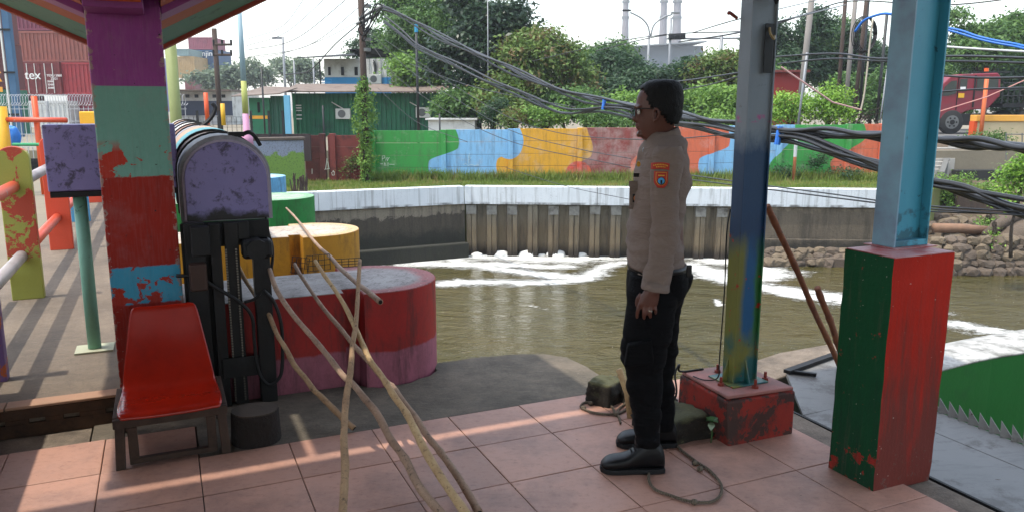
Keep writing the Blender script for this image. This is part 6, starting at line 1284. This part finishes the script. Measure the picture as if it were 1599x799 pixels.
container(300, 338, far_, Z(77.5,far_), Z(58,far_)-Z(77.5,far_), 6, C(170,92,108,.6), 'pinkish red container on top of the far stack', grp='far container stack'); container(310, 338, far_, Z(122,far_), Z(110.5,far_)-Z(122,far_), 6, C(70,150,150,.6), 'teal container under the blue one in the far stack', grp='far container stack'); container(276, 307, far_-6, Z(122,far_-6), Z(88,far_-6)-Z(122,far_-6), 6, C(200,170,120,.6), 'sand coloured container left of the blue one in the far stack', grp='far container stack'); container(290, 306, far_-8, Z(142,far_-8), Z(122.5,far_-8)-Z(142,far_-8), 6, C(150,90,90,.6), 'dull red container low in the far stack', grp='far container stack'); container(281, 299, far_-6, Z(87.5,far_-6), Z(76,far_-6)-Z(87.5,far_-6), 6, C(150,176,176,.6), 'pale grey green container at the left of the far stack', grp='far container stack')
# ================================================================ FENCES, POLES, WIRES, TRUCK
m_fw = flat('fence_white', C(200, 202, 204, .7), .5); m_fb = flat('fence_black', C(40, 40, 42, .5), .6)
fn = thing('wire_fence', 'white welded mesh fence with coiled razor wire on top, left of the painted column', 'fence'); Yf = 20
xa, xb = X(-30,Yf), X(290,Yf); n = 0
x = xa; b = MB()
while x < xb: b.tube([(x,Yf,.2),(x,Yf,1.62)], .0085, 4); x += .115; n += 1
stuff(b.build('picket_wires', m_fw, fn))
for z in (.3,.62,.94,1.26,1.56): MB().tube([(xa,Yf-.012,z),(xb,Yf-.012,z)], .010, 4).build('rail_wire', m_fw, fn)
for px in (-10, 70, 150, 230): MB().box(X(px,Yf)-.03, X(px,Yf)+.03, Yf+.02, Yf+.08, -.12, 1.75).build('post', m_fw, fn)
b = MB(); q = random.Random(2); pts = [Vector((xa + (xb-xa)*i/760, Yf + .15*math.cos(i*.62), 1.78 + .14*math.sin(i*.62) + q.uniform(-.012,.012))) for i in range(760)]; b.tube(pts, .0055, 3); stuff(b.build('razor_coil', m_fw, fn))
b = MB(); 
for k in range(60): x = xa + k*.09; b.tube([(x,Yf-.5,-.1),(x,Yf-.5,.35)], .006, 3)
for z in (0,.1,.2,.3): b.tube([(xa,Yf-.51,z),(xa+5.4,Yf-.51,z)], .006, 3)
fb = thing('black_mesh_fence', 'low dark wire mesh fence behind the railing at the left edge', 'fence'); stuff(b.build('mesh_wires', m_fb, fb)); MB().box(xa, xa+5.4, Yf-.46, Yf-.40, -.12, .36).build('dark_sheet', m_dk, fb)
f2 = thing('yard_fence', 'black wire fence round the far yard between the painted column and the pink footed mast', 'fence'); Y2 = 27
b = MB(); x = X(270,Y2)
while x < X(395,Y2): b.tube([(x,Y2,.0),(x,Y2,1.3)], .008, 4); x += .16
for k in range(8): b.tube([(X(270,Y2),Y2-.01,.1+k*.17),(X(395,Y2),Y2-.01,.1+k*.17)], .007, 4)
stuff(b.build('mesh_wires', m_fb, f2)); MB().box(X(270,Y2), X(480,Y2), Y2+.1, Y2+.2, -.2, .72).build('dark_base', flat('brick_dark', C(78,66,66,.5), .9), f2)
for px in (306,340,390,418,440): MB().box(X(px,Y2)-.03, X(px,Y2)+.03, Y2-.05, Y2+.03, -.2, 1.5).build('post', m_fb, f2)
def post(name, px, y0, y1, Y, r, mat, lab, cat='post', px2=None, group=None, box=False, n=10, r2=None, zb=None):
    a = at(px, y1, Y); z1 = at(px, y0, Y).z; z0 = a.z if zb is None else zb; t = thing(name, lab, cat, (a.x, a.y, z0), 0, group); b = MB()
    b.tube([(0,0,0),(0,0,z1 - z0)], [r, r2 or r], n); b.build('shaft', mat, t, smooth=True); return t
m_olv = surf('olive_post', C(134, 144, 88, .75), .2, 2, .6); m_orp = flat('orange_paint', C(216, 84, 36, .8), .5); m_ylp = flat('yellow_paint', C(222, 170, 34, .8), .5)
post('olive_post', 276, 60, 200, 13.5, .095, m_olv, 'thick pale olive green post right behind the painted column', zb=.0)
MB_ = MB().box(-.16,.06,0,.12,0,.9).build('lavender_panel', flat('lavender', C(150,150,196,.75)), loc=tuple(at(266,175,13.9)), rz=A); tag(MB_, 'small lavender panel between the painted column and the olive post', 'panel')
post('orange_post', 324.5, 145, 195, 26, .07, m_orp, 'slim orange post in the far yard left of the yellow bollard'); post('yellow_bollard', 349.5, 162, 196, 26, .07, m_ylp, 'yellow bollard in the far yard')
o = thing('corner_railing', 'orange pipe rail and yellow post of the side railing at the left edge', 'railing'); 
MB().tube([at(4,187,15.5), at(104,188,15.5)], .05, 8).build('rail_pipe', m_pipe_o, o, smooth=True); pp = at(3,187,15.5); MB().tube([(pp.x,pp.y,-.1),(pp.x,pp.y,pp.z+.25)], .11, 10).build('yellow_post', m_ylp, o, smooth=True); pp = at(57,187,15.6); MB().tube([(pp.x,pp.y,-.1),(pp.x,pp.y,pp.z+.45)], .055, 10).build('orange_post', m_orp, o, smooth=True)
MB().tube([at(20,226,12.5), at(66,226,12.5)], .025, 8).build('green_rail', flat('green_rail', C(40,140,90,.8)), o)
c = at(135,190,14.6); tag(MB().box(c.x-.13,c.x+.35,c.y,c.y+.2,.0,c.z+.18).build('yellow_block', m_ylp, bev=.02), 'yellow concrete block left of the painted column behind the gear box', 'block')
c = at(113,190,14.5); o = slab_mesh(.32, 1.3, .12, None).build('side_railing_post', m_orp, loc=(c.x,c.y,.0), bev=.01); tag(o, 'wide orange rounded post just above the gear box top', 'railing post')
c = at(14,214,16.0); cl = rock_mesh(12, .22, .12, .24, .2, 3, flat('blue_tarp', C(40,120,210,.8), .5)); o = bpy.data.objects.new('blue_tarp', cl); COL.objects.link(o); o.location = c; tag(o, 'crumpled blue tarp hanging on the mesh fence at the left edge', 'tarp')
# painted mast right of the machine
t = thing('painted_mast', 'tapering mast, pale blue above, yellow green in the middle and pink at its flared foot', 'mast', tuple(at(386,218,23))); k = 23/F; hh_ = at(386,12,23).z - at(386,218,23).z
b = MB(); b.tube([(0,0,-.2),(0,0,.08),(0,0,.14),(0,0,hh_*.2)], [9*k,8.6*k,5*k,4.6*k], 12); b.build('foot', surf('pink_paint', C(196,140,170,.75), .2, 2, .6), t, smooth=True)
MB().tube([(0,0,hh_*.2),(0,0,hh_*.45)], [4.6*k,4.2*k], 12).build('middle_section', surf('yg_paint', C(170,176,96,.75), .2, 2, .6), t, smooth=True); MB().tube([(0,0,hh_*.45),(0,0,hh_*1.02)], [4.2*k,3.2*k], 12).build('upper_section', surf('paleblue_paint', C(150,176,186,.75), .2, 2, .6), t, smooth=True)
tag(MB().box(-.11,.11,0,.12,-.8,1.32).build('blue_gate_post', surf('gatepost', C(110,176,206,.75), .2, 2, .6), loc=tuple(at(450,205,30)), bev=.01), 'pale blue square gate post at the left end of the green cabin', 'post')
# wooden power poles
m_wp = surf('wood_pole', C(84, 68, 60, .55), .4, 3, .9, .6, 20, .02); m_cp = surf('concrete_pole', C(150, 144, 138, .6), .2, 2, .85); m_gp = flat('galv_pole', C(150, 154, 158, .6), .5, .3); m_bp = flat('black_pole', C(34, 38, 40, .5), .5)
up = post('utility_pole', 573.5, -60, 290, 26.9, .105, m_wp, 'dark wooden utility pole overgrown with creeper at its foot, centre left', 'utility pole', zb=-.95)
a = at(573, 30, 26.9)
for (x0_, y0_, x1_, y1_) in ((556,38,592,22),(560,30,600,8)):
    p0, p1 = at(x0_, y0_, 26.75) - up.location, at(x1_, y1_, 26.75) - up.location; MB().tube([p0, p1], .045, 6).build('cross_arm', m_grl, up)
for x_, y_ in ((572,50),(574,62),(573,78),(574,10)): p = at(x_, y_, 26.9) - up.location; MB().tube([(p.x-.0,p.y,p.z-.05),(p.x,p.y,p.z+.05)], .125, 10).build('pole_band', m_grl, up)
q = random.Random(6)
for k in range(5):
    pts = [at(573 + q.uniform(-3,3), 5 + k*9, 26.7), at(565 + q.uniform(-8,4), 15 + k*10 + q.uniform(-8,8), 26.6), at(571, 40 + k*5, 26.7), at(590 + q.uniform(-10,10), 20 + q.uniform(-12,8), 26.6), at(600, 10, 26.6)]
    MB().tube([p - up.location for p in catmull(pts, 5)], .022, 5).build('cable_loop', m_dkst, up, smooth=True)
# creeper on the pole
def creeper():
    r = np.random.RandomState(5); n = 620; zz_ = r.uniform(-.95, 2.55, n); a = r.uniform(0, 2*np.pi, n); wd = np.interp(zz_, [-.95,-.35,-.12,.1,.6,1.0,1.6,2.2,2.6], [.10,.13,.33,.13,.17,.34,.28,.15,.06]) * r.uniform(.6,1.25,n); cen = np.stack([np.cos(a)*wd, np.sin(a)*wd, zz_+.95], 1); d = np.stack([np.cos(a), np.sin(a), 0*a], 1)
    return leaves(r, cen, d, 6, .06, .07, .9)
v_, f__ = creeper(); cr = thing('creeper', 'yellow green creeper climbing the foot of the wooden utility pole', 'creeper', tuple(up.location)); o = bpy.data.objects.new('foliage', np_mesh('foliage', v_, f__, L_lite)); COL.objects.link(o); o.parent = cr
MB().tube(catmull([(.13,-.1,-.02),(-.1,-.13,.8),(.12,-.1,1.6),(-.05,-.13,2.6)], 5), .018, 6).build('stem', m_trunk, cr)
pw2 = post('power_pole', 345, 45, 205, 42, .13, m_wp, 'brown power pole with two cross arms in the far yard left', 'utility pole', zb=.06)
for y_ in (70, 86):
    MB().tube([at(333,y_,41.9) - pw2.location, at(362,y_,41.9) - pw2.location], .06, 6).build('cross_arm', m_wp, pw2)
    for x_ in (334, 347, 361): p = at(x_, y_, 41.9) - pw2.location; MB().tube([(p.x,p.y,p.z-.05),(p.x,p.y,p.z+.24)], .06, 8).build('insulator', m_dk, pw2)
bpole = post('black_pole', 653.5, 38, 210, 34, .055, m_bp, 'thin black pole with a bright blue top among the trees', 'pole', zb=.06); p = at(652,43,34) - bpole.location; MB().tube([(0,0,p.z-.2),(0,0,p.z+.12)], .075, 10).build('blue_tip', flat('tip_blue', C(40,140,180,.8)), bpole)
post('thin_pole', 762, 0, 90, 39, .025, m_gp, 'hair thin grey pole before the tall glossy tree', 'pole', zb=.06)
lp = post('lamp_pole', 445.5, 58, 140, 75, .11, m_gp, 'distant lamp pole above the far pale trees on the left', 'street lamp', zb=.06); MB().box(-.95,.0,-.1,.1,at(445,58,75).z-.06-.2,at(445,58,75).z-.06).build('lamp_head', m_gp, lp)
for px, y0, y1, lab in ((461,95,140,'thin grey pole left of the upper cabin'),(491,92,140,'thin leaning rod left of the upper cabin'),(414,105,210,'thin dark post before the green hut'),(506,165,210,'short dark post before the green cabin front'),(687,178,215,'short dark post at the end of the green cabin')):
    post('thin_post', px, y0, y1, 32 if y1 > 150 else 60, .035 if y1 > 150 else .06, m_bp if y1 > 150 else m_gp, lab, 'post', zb=-.3 if y1 > 150 else .06)
# twin arm street lamp
sl_ = post('street_lamp', 1011, 55, 131, 58, .11, m_gp, 'tall grey street lamp with two curved arms behind the head of the man', 'street lamp', zb=.06, r2=.09); o_ = sl_.location
MB().tube([(0,0,at(1011,132,58).z-.06),(0,0,at(1011,122,58).z-.06)], [.26,.13], 12).build('collar', m_gp, sl_)
for P_, hd in (([(1015,58),(1012,42),(1004,31),(993,24),(984,20)], (979,17.5)), ([(1016,58),(1020,42),(1028,33),(1040,26),(1050,23)], (1055,21))):
    MB().tube(catmull([at(x, y, 58) - o_ for x, y in P_], 4), .055, 8).build('arm', m_gp, sl_, smooth=True); p = at(hd[0], hd[1], 58) - o_; MB().box(p.x-.32,p.x+.28,p.y-.12,p.y+.12,p.z-.03,p.z+.09).build('lamp_head', m_bp if hd[0] < 1000 else m_gp, sl_, bev=.03)
# traffic lights
tl = post('traffic_light', 927, 106, 200, 50, .075, m_gp, 'traffic light on a short grey pole left of the man', 'traffic light', zb=.06); 
for k in range(3): p = at(933, 116 + k*7.5, 49.9) - tl.location; MB().box(p.x-.14,p.x+.14,p.y,p.y+.16,p.z-.13,p.z+.13).build('lamp_box', m_bp, tl, bev=.02); MB().prism([(p.x-.05,p.z+.03),(p.x+.24,p.z+.06),(p.x+.20,p.z+.12),(p.x-.05,p.z+.13)], p.y-.22, p.y-.005, 'y').build('visor', m_bp, tl)
t2 = post('signal_mast', 1041.5, 28, 200, 56, .09, m_gp, 'tall pole with a black three lamp signal on a long arm', 'traffic light', zb=.06); MB().tube([at(1041,61,56) - t2.location, at(1165,60,56) - t2.location], .06, 8).build('arm', m_gp, t2)
p = at(1057,58,55.9) - t2.location; hb = MB().box(p.x-.58,p.x+.58,p.y-.1,p.y+.1,p.z-.18,p.z+.22).build('signal_head', m_bp, t2, bev=.04)
for k in (-1,0,1): MB().tube([(p.x+k*.36,p.y-.2,p.z),(p.x+k*.36,p.y-.11,p.z)], .13, 12).build('lamp', m_dk, hb)
post('signal_post', 1124, 57, 115, 56, .12, m_gp, 'grey post carrying the signal arm, before the yellow green tree', 'post', zb=.06)
# the group of poles right of the slim post
for px, y0, y1, Y, r, m, lab, tilt in ((1246,-50,170,33,.12,m_cp,'thick pale concrete pole right of the slim steel post',-.045),(1243,82,210,30,.045,m_gp,'thin grey pole crossing the fresh bush right of the slim post',-.06),(1309,-50,150,36,.085,m_wp,'reddish brown wooden pole left of the concrete lamp pole',0),(1322,-50,125,38,.10,m_cp,'grey concrete pole among the brown ones',-.02),(1334,-50,160,35,.085,m_wp,'dark brown pole leaning slightly, third from the teal column',-.03),(1342,-50,175,36,.065,m_bp,'thin black pole beside the coiled cable',0),(1368,24,190,34,.06,m_bp,'dark pole with cross arm nearest the teal column',-.015),(1372,108,195,33,.03,m_gp,'short thin silver pipe nearest the teal column',-.05)):
    t = post('utility_pole', px, y0, y1, Y, r, m, lab, 'utility pole', group='cluster of poles left of the teal column', zb=.06); t.rotation_euler.y = -tilt
wo_ = post('striped_stake', 1239, 203, 282, 27.3, .055, flat('stake_orange', C(196,120,80,.7)), 'stake, white above and orange brown below, before the green mural end', 'stake', zb=-.92); z_ = at(1239,245,27.3).z + .92; MB().tube([(0,0,z_),(0,0,at(1239,203,27.3).z+.93)], .058, 10).build('white_top', m_fw, wo_)
o = thing('coiled_cable', 'coil of black cable hanging on the thin black pole left of the teal column', 'cable coil', tuple(at(1347,55,34)))
for k in range(5): MB().tube([(.46*math.cos(a)*(1-.04*k) + .03*k, -.05*k, .75*math.sin(a)*(1-.03*k)) for a in [2*math.pi*i/24 for i in range(25)]], .022, 6).build('coil_turn', m_dkst, o, smooth=True)
tag(MB().tube(catmull([at(1363,30,33.5), at(1358,70,33.5), at(1354,110,33.5), at(1349,150,33.5), at(1343,175,33.5), at(1334,198,33.5)], 5), .035, 6).build('bent_conduit', flat('bleached', C(190,180,160,.7)), smooth=True), 'pale bent conduit curving down left of the teal column', 'conduit')
b = MB()
q = random.Random(12)
for k in range(26):
    p = at(1340 + q.uniform(-22,22), 188 + q.uniform(-8,8), 31.3); b.tube([p, p + Vector((q.uniform(-.5,.5), q.uniform(-.2,.2), q.uniform(-.15,.35))), p + Vector((q.uniform(-.8,.8), 0, q.uniform(-.1,.5)))], .014, 4)
tag(b.build('brush_heap', m_trunk), 'heap of dry brown brushwood on top of the orange mural end', 'brushwood', kind='stuff')
b = MB()
for k in range(26):
    x_ = q.uniform(456, 480); p = at(x_, 300, 23.9); b.tube([p, p + Vector((q.uniform(-.1,.12), q.uniform(-.1,.1), q.uniform(.35,.6)))], .018, 5)
tag(b.build('stick_bundle', m_wp), 'bundle of dark sticks leaning where the grey green wall meets the white cap beam', 'sticks', kind='stuff')
# --- cables
m_cab = T('black_cable'); m_cab.set(C(44,44,47,.5), .42); m_cab = m_cab.m
def dep(x): return float(np.interp(x, [380, 580, 760, 940, 1080, 1200, 1400, 1600, 1750], [34, 26.6, 20, 15.2, 11.2, 9, 7, 5.7, 5.0]))
def cable(P_, r=.020, n=6, d=0.0): return MB().tube(catmull([at(x, y, dep(x) + d) for x, y in P_], 6), r, n)
def bundle(lab, strands, r=.02, name='cable_bundle'):
    t = thing(name, lab, 'cable'); 
    for i, P_ in enumerate(strands): cable(P_, r, 7, .07 * i).build('strand', m_cab, t, smooth=True)
    return t
def twist(P_, offs, ph, amp=3.0, per=70):
    xs__ = np.arange(P_[0][0], P_[-1][0] + 1, 16.0); ys__ = np.interp(xs__, [p[0] for p in P_], [p[1] for p in P_]); k = np.ones(5) / 5; pad = np.pad(ys__, 2, mode='edge'); ys__ = np.convolve(pad, k, 'valid')
    return [(float(x), float(y + offs + amp * (.6 + .6 * (x - 580) / 1000) * math.sin(2 * math.pi * x / per + ph))) for x, y in zip(xs__, ys__)]
U_ = [(598,8),(625,22),(660,45),(700,62),(715,75),(760,90),(800,112),(850,132),(900,152),(940,160),(990,166),(1080,184),(1150,196),(1230,206),(1300,208),(1380,213),(1460,217),(1599,232),(1750,255),(2100,318),(2700,440)]
bundle('upper bundle of thick twisted black cables sagging from the wooden pole to the right edge', [twist(U_, o_, p_, a_, w_) for o_, p_, a_, w_ in ((-4,0,3,120),(0,2,3.2,120),(4,4,3,120),(-2,1,2.2,210))], .0235)
Lw = [(600,14),(612,45),(650,72),(700,95),(750,120),(800,140),(830,148),(862,176),(890,180),(915,168),(945,166),(985,178),(1080,196),(1150,210),(1230,216),(1300,236),(1380,262),(1460,283),(1540,308),(1650,345),(2000,470),(2600,700)]
bundle('lower bundle of thick black cables with a deep loop left of the man', [twist(Lw, o_, p_, a_, w_) for o_, p_, a_, w_ in ((-3,1,2.6,130),(2,3,2.6,130),(5,5,2.2,180))], .0235)
bundle('thick black cables crossing the front of the bushes at the right', [[(1210,205),(1260,212),(1330,240),(1400,268),(1460,290),(1530,300),(1600,312),(1700,330),(2300,440)], [(1225,212),(1290,226),(1340,248),(1400,262),(1470,288),(1530,312),(1590,335),(1700,372),(2200,540)], [(1240,206),(1300,214),(1380,214),(1470,219),(1530,222),(1600,228),(1700,238),(2400,330)]], .020)
for k, (P_, r_, lab) in enumerate((([(385,62),(440,42),(478,-6)],.012,'thin wire in the sky at the far left, uppermost'),([(385,72),(445,52),(512,-6)],.012,'second thin sky wire from the left'),([(385,79),(460,62),(550,-8)],.014,'third thin sky wire running up to the wooden pole'),([(385,90),(480,72),(560,12),(573,2)],.012,'fourth thin sky wire meeting the wooden pole top'),([(385,92),(440,84),(500,64),(560,34)],.010,'lowest thin sky wire meeting the wooden pole'),
    ([(445,117),(480,112),(500,95),(525,68),(560,38)],.020,'sagging black wire from the upper cabin roof to the wooden pole'),([(576,48),(640,110),(720,160),(800,205),(900,232),(985,248)],.008,'thin wire from the wooden pole down across the yellow mural field'),([(578,66),(620,120),(700,175),(800,222),(985,262)],.008,'second thin wire from the wooden pole across the mural'),([(590,138),(650,190),(730,222)],.008,'short pale wire over the green cabin front'),([(640,100),(720,130),(800,150),(900,168)],.010,'thin cable before the glossy tree'),
    ([(600,62),(760,165),(860,205),(1000,218),(1190,206)],.008,'thin wire sagging along the top of the mural'),([(790,262),(880,290),(985,312)],.006,'hair thin wire crossing the white cap beam left of the man'),([(1080,274),(1180,288),(1290,302),(1375,314),(1450,322),(1620,332)],.008,'thin black wire over the white cap beam right of the man'),([(1080,281),(1200,296),(1375,318),(1450,326),(1620,338)],.008,'lower thin black wire over the white cap beam right of the man'),
    ([(1440,330),(1520,333),(1640,336)],.007,'thin straight wire above the old pipe'),([(930,80),(1041,55),(1170,48),(1260,22),(1330,2),(1480,8),(1640,-10)],.013,'black wire over the signal arm'),([(1060,66),(1150,52),(1240,28),(1320,8)],.010,'second black wire over the signal arm'),([(1080,52),(1170,26),(1300,-5)],.007,'thin rising wire left of the slim post'),([(830,96),(960,66),(1041,54)],.012,'black wire running left from the signal mast'),
    ([(1200,90),(1300,84),(1375,92),(1490,88),(1640,92)],.010,'dark wire across the dark trees'),([(1215,100),(1300,92),(1380,96),(1500,96),(1640,100)],.009,'lower dark wire across the dark trees'),([(1040,130),(1100,122),(1165,112)],.010,'wire left of the slim post above the red hut'),([(1060,142),(1110,132),(1165,116)],.008,'lower wire left of the slim post'),([(1460,118),(1540,122),(1640,120)],.009,'dark wire over the truck roof'),([(1440,146),(1520,140),(1640,136)],.007,'dark wire before the truck windows'))):
    tag(MB().tube(catmull([at(x, y, (dep(x) + (0 if r_ < .012 or x < 600 else 8)) if y > 20 or x < 600 else dep(x) + 8) for x, y in P_], 8), r_, 5).build('thin_wire', m_cab, smooth=True), lab, 'wire')
m_blc = flat('blue_cable', C(40,110,200,.8), .5)
tag(cable([(1335,50),(1350,32),(1378,22),(1400,24)], .022, 6, 6).build('blue_cable', m_blc, smooth=True), 'blue cable arching from the cable coil to the teal column', 'cable')
o = thing('blue_cable_pair', 'pair of blue cables sagging right of the teal column', 'cable'); cable([(1460,40),(1500,48),(1530,58),(1580,68),(1680,80),(2200,110)], .016, 6, 5).build('strand', m_blc, o, smooth=True); cable([(1460,42),(1500,53),(1530,62),(1580,72),(1680,84),(2200,116)], .016, 6, 5.1).build('strand', m_blc, o, smooth=True)
tag(cable([(1440,70),(1500,75),(1600,81),(1700,86),(2200,110)], .017, 6, 6).build('white_cable', m_fw, smooth=True), 'white cable right of the teal column over the dark trees', 'cable')
tag(MB().tube([at(1462,176,20), at(1540,152,20), at(1640,108,20)], .016, 6).build('pink_rope', flat('pink_rope', C(196,140,130,.7))), 'pinkish rope stretched in front of the truck', 'rope')
tag(MB().tube([at(1220,105,29), at(1300,160,29), at(1345,172,29)], .03, 6).build('pink_pole', flat('pink_pole', C(190,150,146,.7))), 'pinkish thin bamboo leaning across the fresh bush', 'pole')
for x_ in (943, 1216): p = at(x_, 163 if x_ < 1000 else 212, dep(x_)); tag(MB().tube([p + Vector((.012,0,.10)), p - Vector((.012,0,.10))], .035, 8).build('cable_tie', m_blc), 'blue tie wrapped round the cable bundle ' + ('left of the head of the man' if x_ < 1000 else 'right of the slim post'), 'tie')
# --- the truck and barrier on the right
m_tr = surf('truck_maroon', C(134, 36, 52, .72), .25, 2, .4, .2, 15, dirt=C(100,66,66,.6), dscale=1.6, dthr=.6); m_tyre = surf('tyre', C(52,52,52,.5), .3, 6, .9); m_gls = T('windscreen'); m_gls.set(C(60,76,74,.4), .08); m_gls = m_gls.m
Yt = 37.0; kx = Yt / F; tk = thing('lorry', 'maroon lorry facing left with an orange beacon, parked behind the cream barrier', 'lorry', (X(1465,Yt), Yt, .40))
gx = lambda px: X(px, Yt) - X(1465, Yt); gz = lambda py: Z(py, Yt) - .40
cab_out = [(gx(1466),gz(188)),(gx(1464),gz(176)),(gx(1465),gz(150)),(gx(1470),gz(132)),(gx(1482),gz(120)),(gx(1500),gz(116)),(gx(1555),gz(114)),(gx(1560),gz(120)),(gx(1562),gz(150)),(gx(1545),gz(170)),(gx(1518),gz(172)),(gx(1508),gz(176)),(gx(1500),gz(182)),(gx(1478),gz(184))]
MB().prism([p for p in cab_out][::-1], 0, 2.2, 'y').build('cab', m_tr, tk, bev=.05)
MB().prism([(gx(1471),gz(150)),(gx(1474),gz(136)),(gx(1483),gz(127)),(gx(1492),gz(126)),(gx(1492),gz(146)),(gx(1480),gz(150))][::-1], -.02, .02, 'y').build('side_window', m_gls, tk); MB().prism([(gx(1497),gz(143)),(gx(1497),gz(124)),(gx(1508),gz(123)),(gx(1508),gz(143))], -.02, .02, 'y').build('side_window', m_gls, tk)
MB().prism([(gx(1523),gz(142)),(gx(1523),gz(122)),(gx(1534),gz(122)),(gx(1534),gz(142))], -.02, .02, 'y').build('rear_window', m_gls, tk); MB().prism([(gx(1540),gz(140)),(gx(1540),gz(124)),(gx(1556),gz(123)),(gx(1557),gz(139))], -.02, .02, 'y').build('rear_window', m_gls, tk)
MB().box(gx(1519),gx(1521.5),-.03,.01,gz(168),gz(118)).build('door_gap', m_dk, tk); MB().box(gx(1494),gx(1495),-.03,.01,gz(172),gz(120)).build('door_gap', m_dk, tk)
MB().box(gx(1498),gx(1506),-.035,-.004,gz(141),gz(136)).build('sticker', m_wtx, tk); MB().box(gx(1496),gx(1505),-.035,-.004,gz(153),gz(146)).build('sticker', m_ylp, tk)
MB().tube([(gx(1546),.5,gz(113)),(gx(1546),.5,gz(106))], .10, 12).build('beacon', flat('beacon_orange', C(226,96,40,.8), .3), tk); MB().box(gx(1520),gx(1580),.3,.4,gz(113.5),gz(111.5)).build('roof_rack', m_bp, tk)
MB().box(gx(1463),gx(1620),.3,2.0,gz(190),gz(178)).build('chassis', m_dk, tk); MB().box(gx(1500),gx(1530),-.02,.4,gz(196),gz(178)).build('fuel_tank', m_dk, tk, bev=.03)
MB().box(gx(1568),gx(1680),.0,2.3,gz(168),gz(162)).build('flat_bed', m_dk, tk); 
b = MB(); [b.tube([(gx(x_),.05,gz(162)),(gx(x_),.05,gz(128))], .03, 5) for x_ in range(1566, 1690, 9)]; [b.tube([(gx(1566),.05,gz(y_)),(gx(1690),.05,gz(y_))], .03, 5) for y_ in (130,140,150)]; b.build('bed_rack', m_bp, tk)
for x_, yy in ((1490,.0),(1490,1.9),(1610,.0),(1610,1.9)):
    wh = MB(); wh.tube([(0,-.14,0),(0,-.11,0),(0,.11,0),(0,.14,0)], [.50,.545,.545,.50], 28); w_ = wh.build('wheel', m_tyre, tk, loc=(gx(x_), yy + .10, .545), angle=40)
    MB().tube([(0,-.15,0),(0,-.141,0)], .31, 20).build('rim', m_grl, w_); MB().tube([(0,-.19,0),(0,-.151,0)], .11, 12).build('hub', m_dk, w_)
    for k in range(6): MB().tube([(.2*math.cos(k*1.047),-.165,.2*math.sin(k*1.047)),(.2*math.cos(k*1.047),-.1505,.2*math.sin(k*1.047))], .045, 8).build('rim_hole', m_dk, w_)
bw = thing('barrier_wall', 'cream barrier wall with a yellow orange coping at the right edge below the lorry', 'wall'); Yr = 31.5
MB().box(X(1531,Yr), X(1700,Yr), Yr, Yr+.3, -.2, Z(190,Yr)).build('wall_body', surf('cream_wall', C(206, 188, 150, .75), .2, 2, .85), bw); MB().box(X(1527,Yr), X(1700,Yr), Yr-.08, Yr+.38, Z(190,Yr)+.002, Z(180,Yr)).build('coping', flat('coping_orange', C(226,166,70,.8)), bw, bev=.02); MB().box(X(1525,Yr), X(1530.5,Yr), Yr-.02, Yr+.3, -.2, Z(190,Yr)).build('end_pier', m_orp, bw)
post('orange_pole', 1531, 120, 215, 31.2, .075, flat('orange_pole', C(206,104,56,.75)), 'slim orange pole in front of the lorry door', 'pole', zb=-.1)
o = thing('white_frame_rail', 'thin pale metal frame standing at the right edge below the barrier wall', 'rail'); b = MB(); [b.tube([at(x_,250,28), at(x_,208,28)], .02, 5) for x_ in (1571,1596)]; b.tube([at(1571,210,28), at(1600,210,28)], .02, 5); b.build('frame', m_grl, o)

# --- the hazy air
b = MB(); b.box(-750, 750, -320, 850, -7, 72); hz = b.build('haze', None)
hz.data.materials.clear(); hm = bpy.data.materials.new('haze_air'); hm.use_nodes = True; hm.node_tree.nodes.clear()
pv = hm.node_tree.nodes.new('ShaderNodeVolumePrincipled'); pv.inputs['Color'].default_value = (.86, .92, 1, 1); pv.inputs['Density'].default_value = .0006; pv.inputs['Anisotropy'].default_value = .2
ho = hm.node_tree.nodes.new('ShaderNodeOutputMaterial'); hm.node_tree.links.new(pv.outputs[0], ho.inputs['Volume']); hz.data.materials.append(hm)
tag(hz, 'pale haze in the air over the canal and the yard', 'haze', kind='stuff')
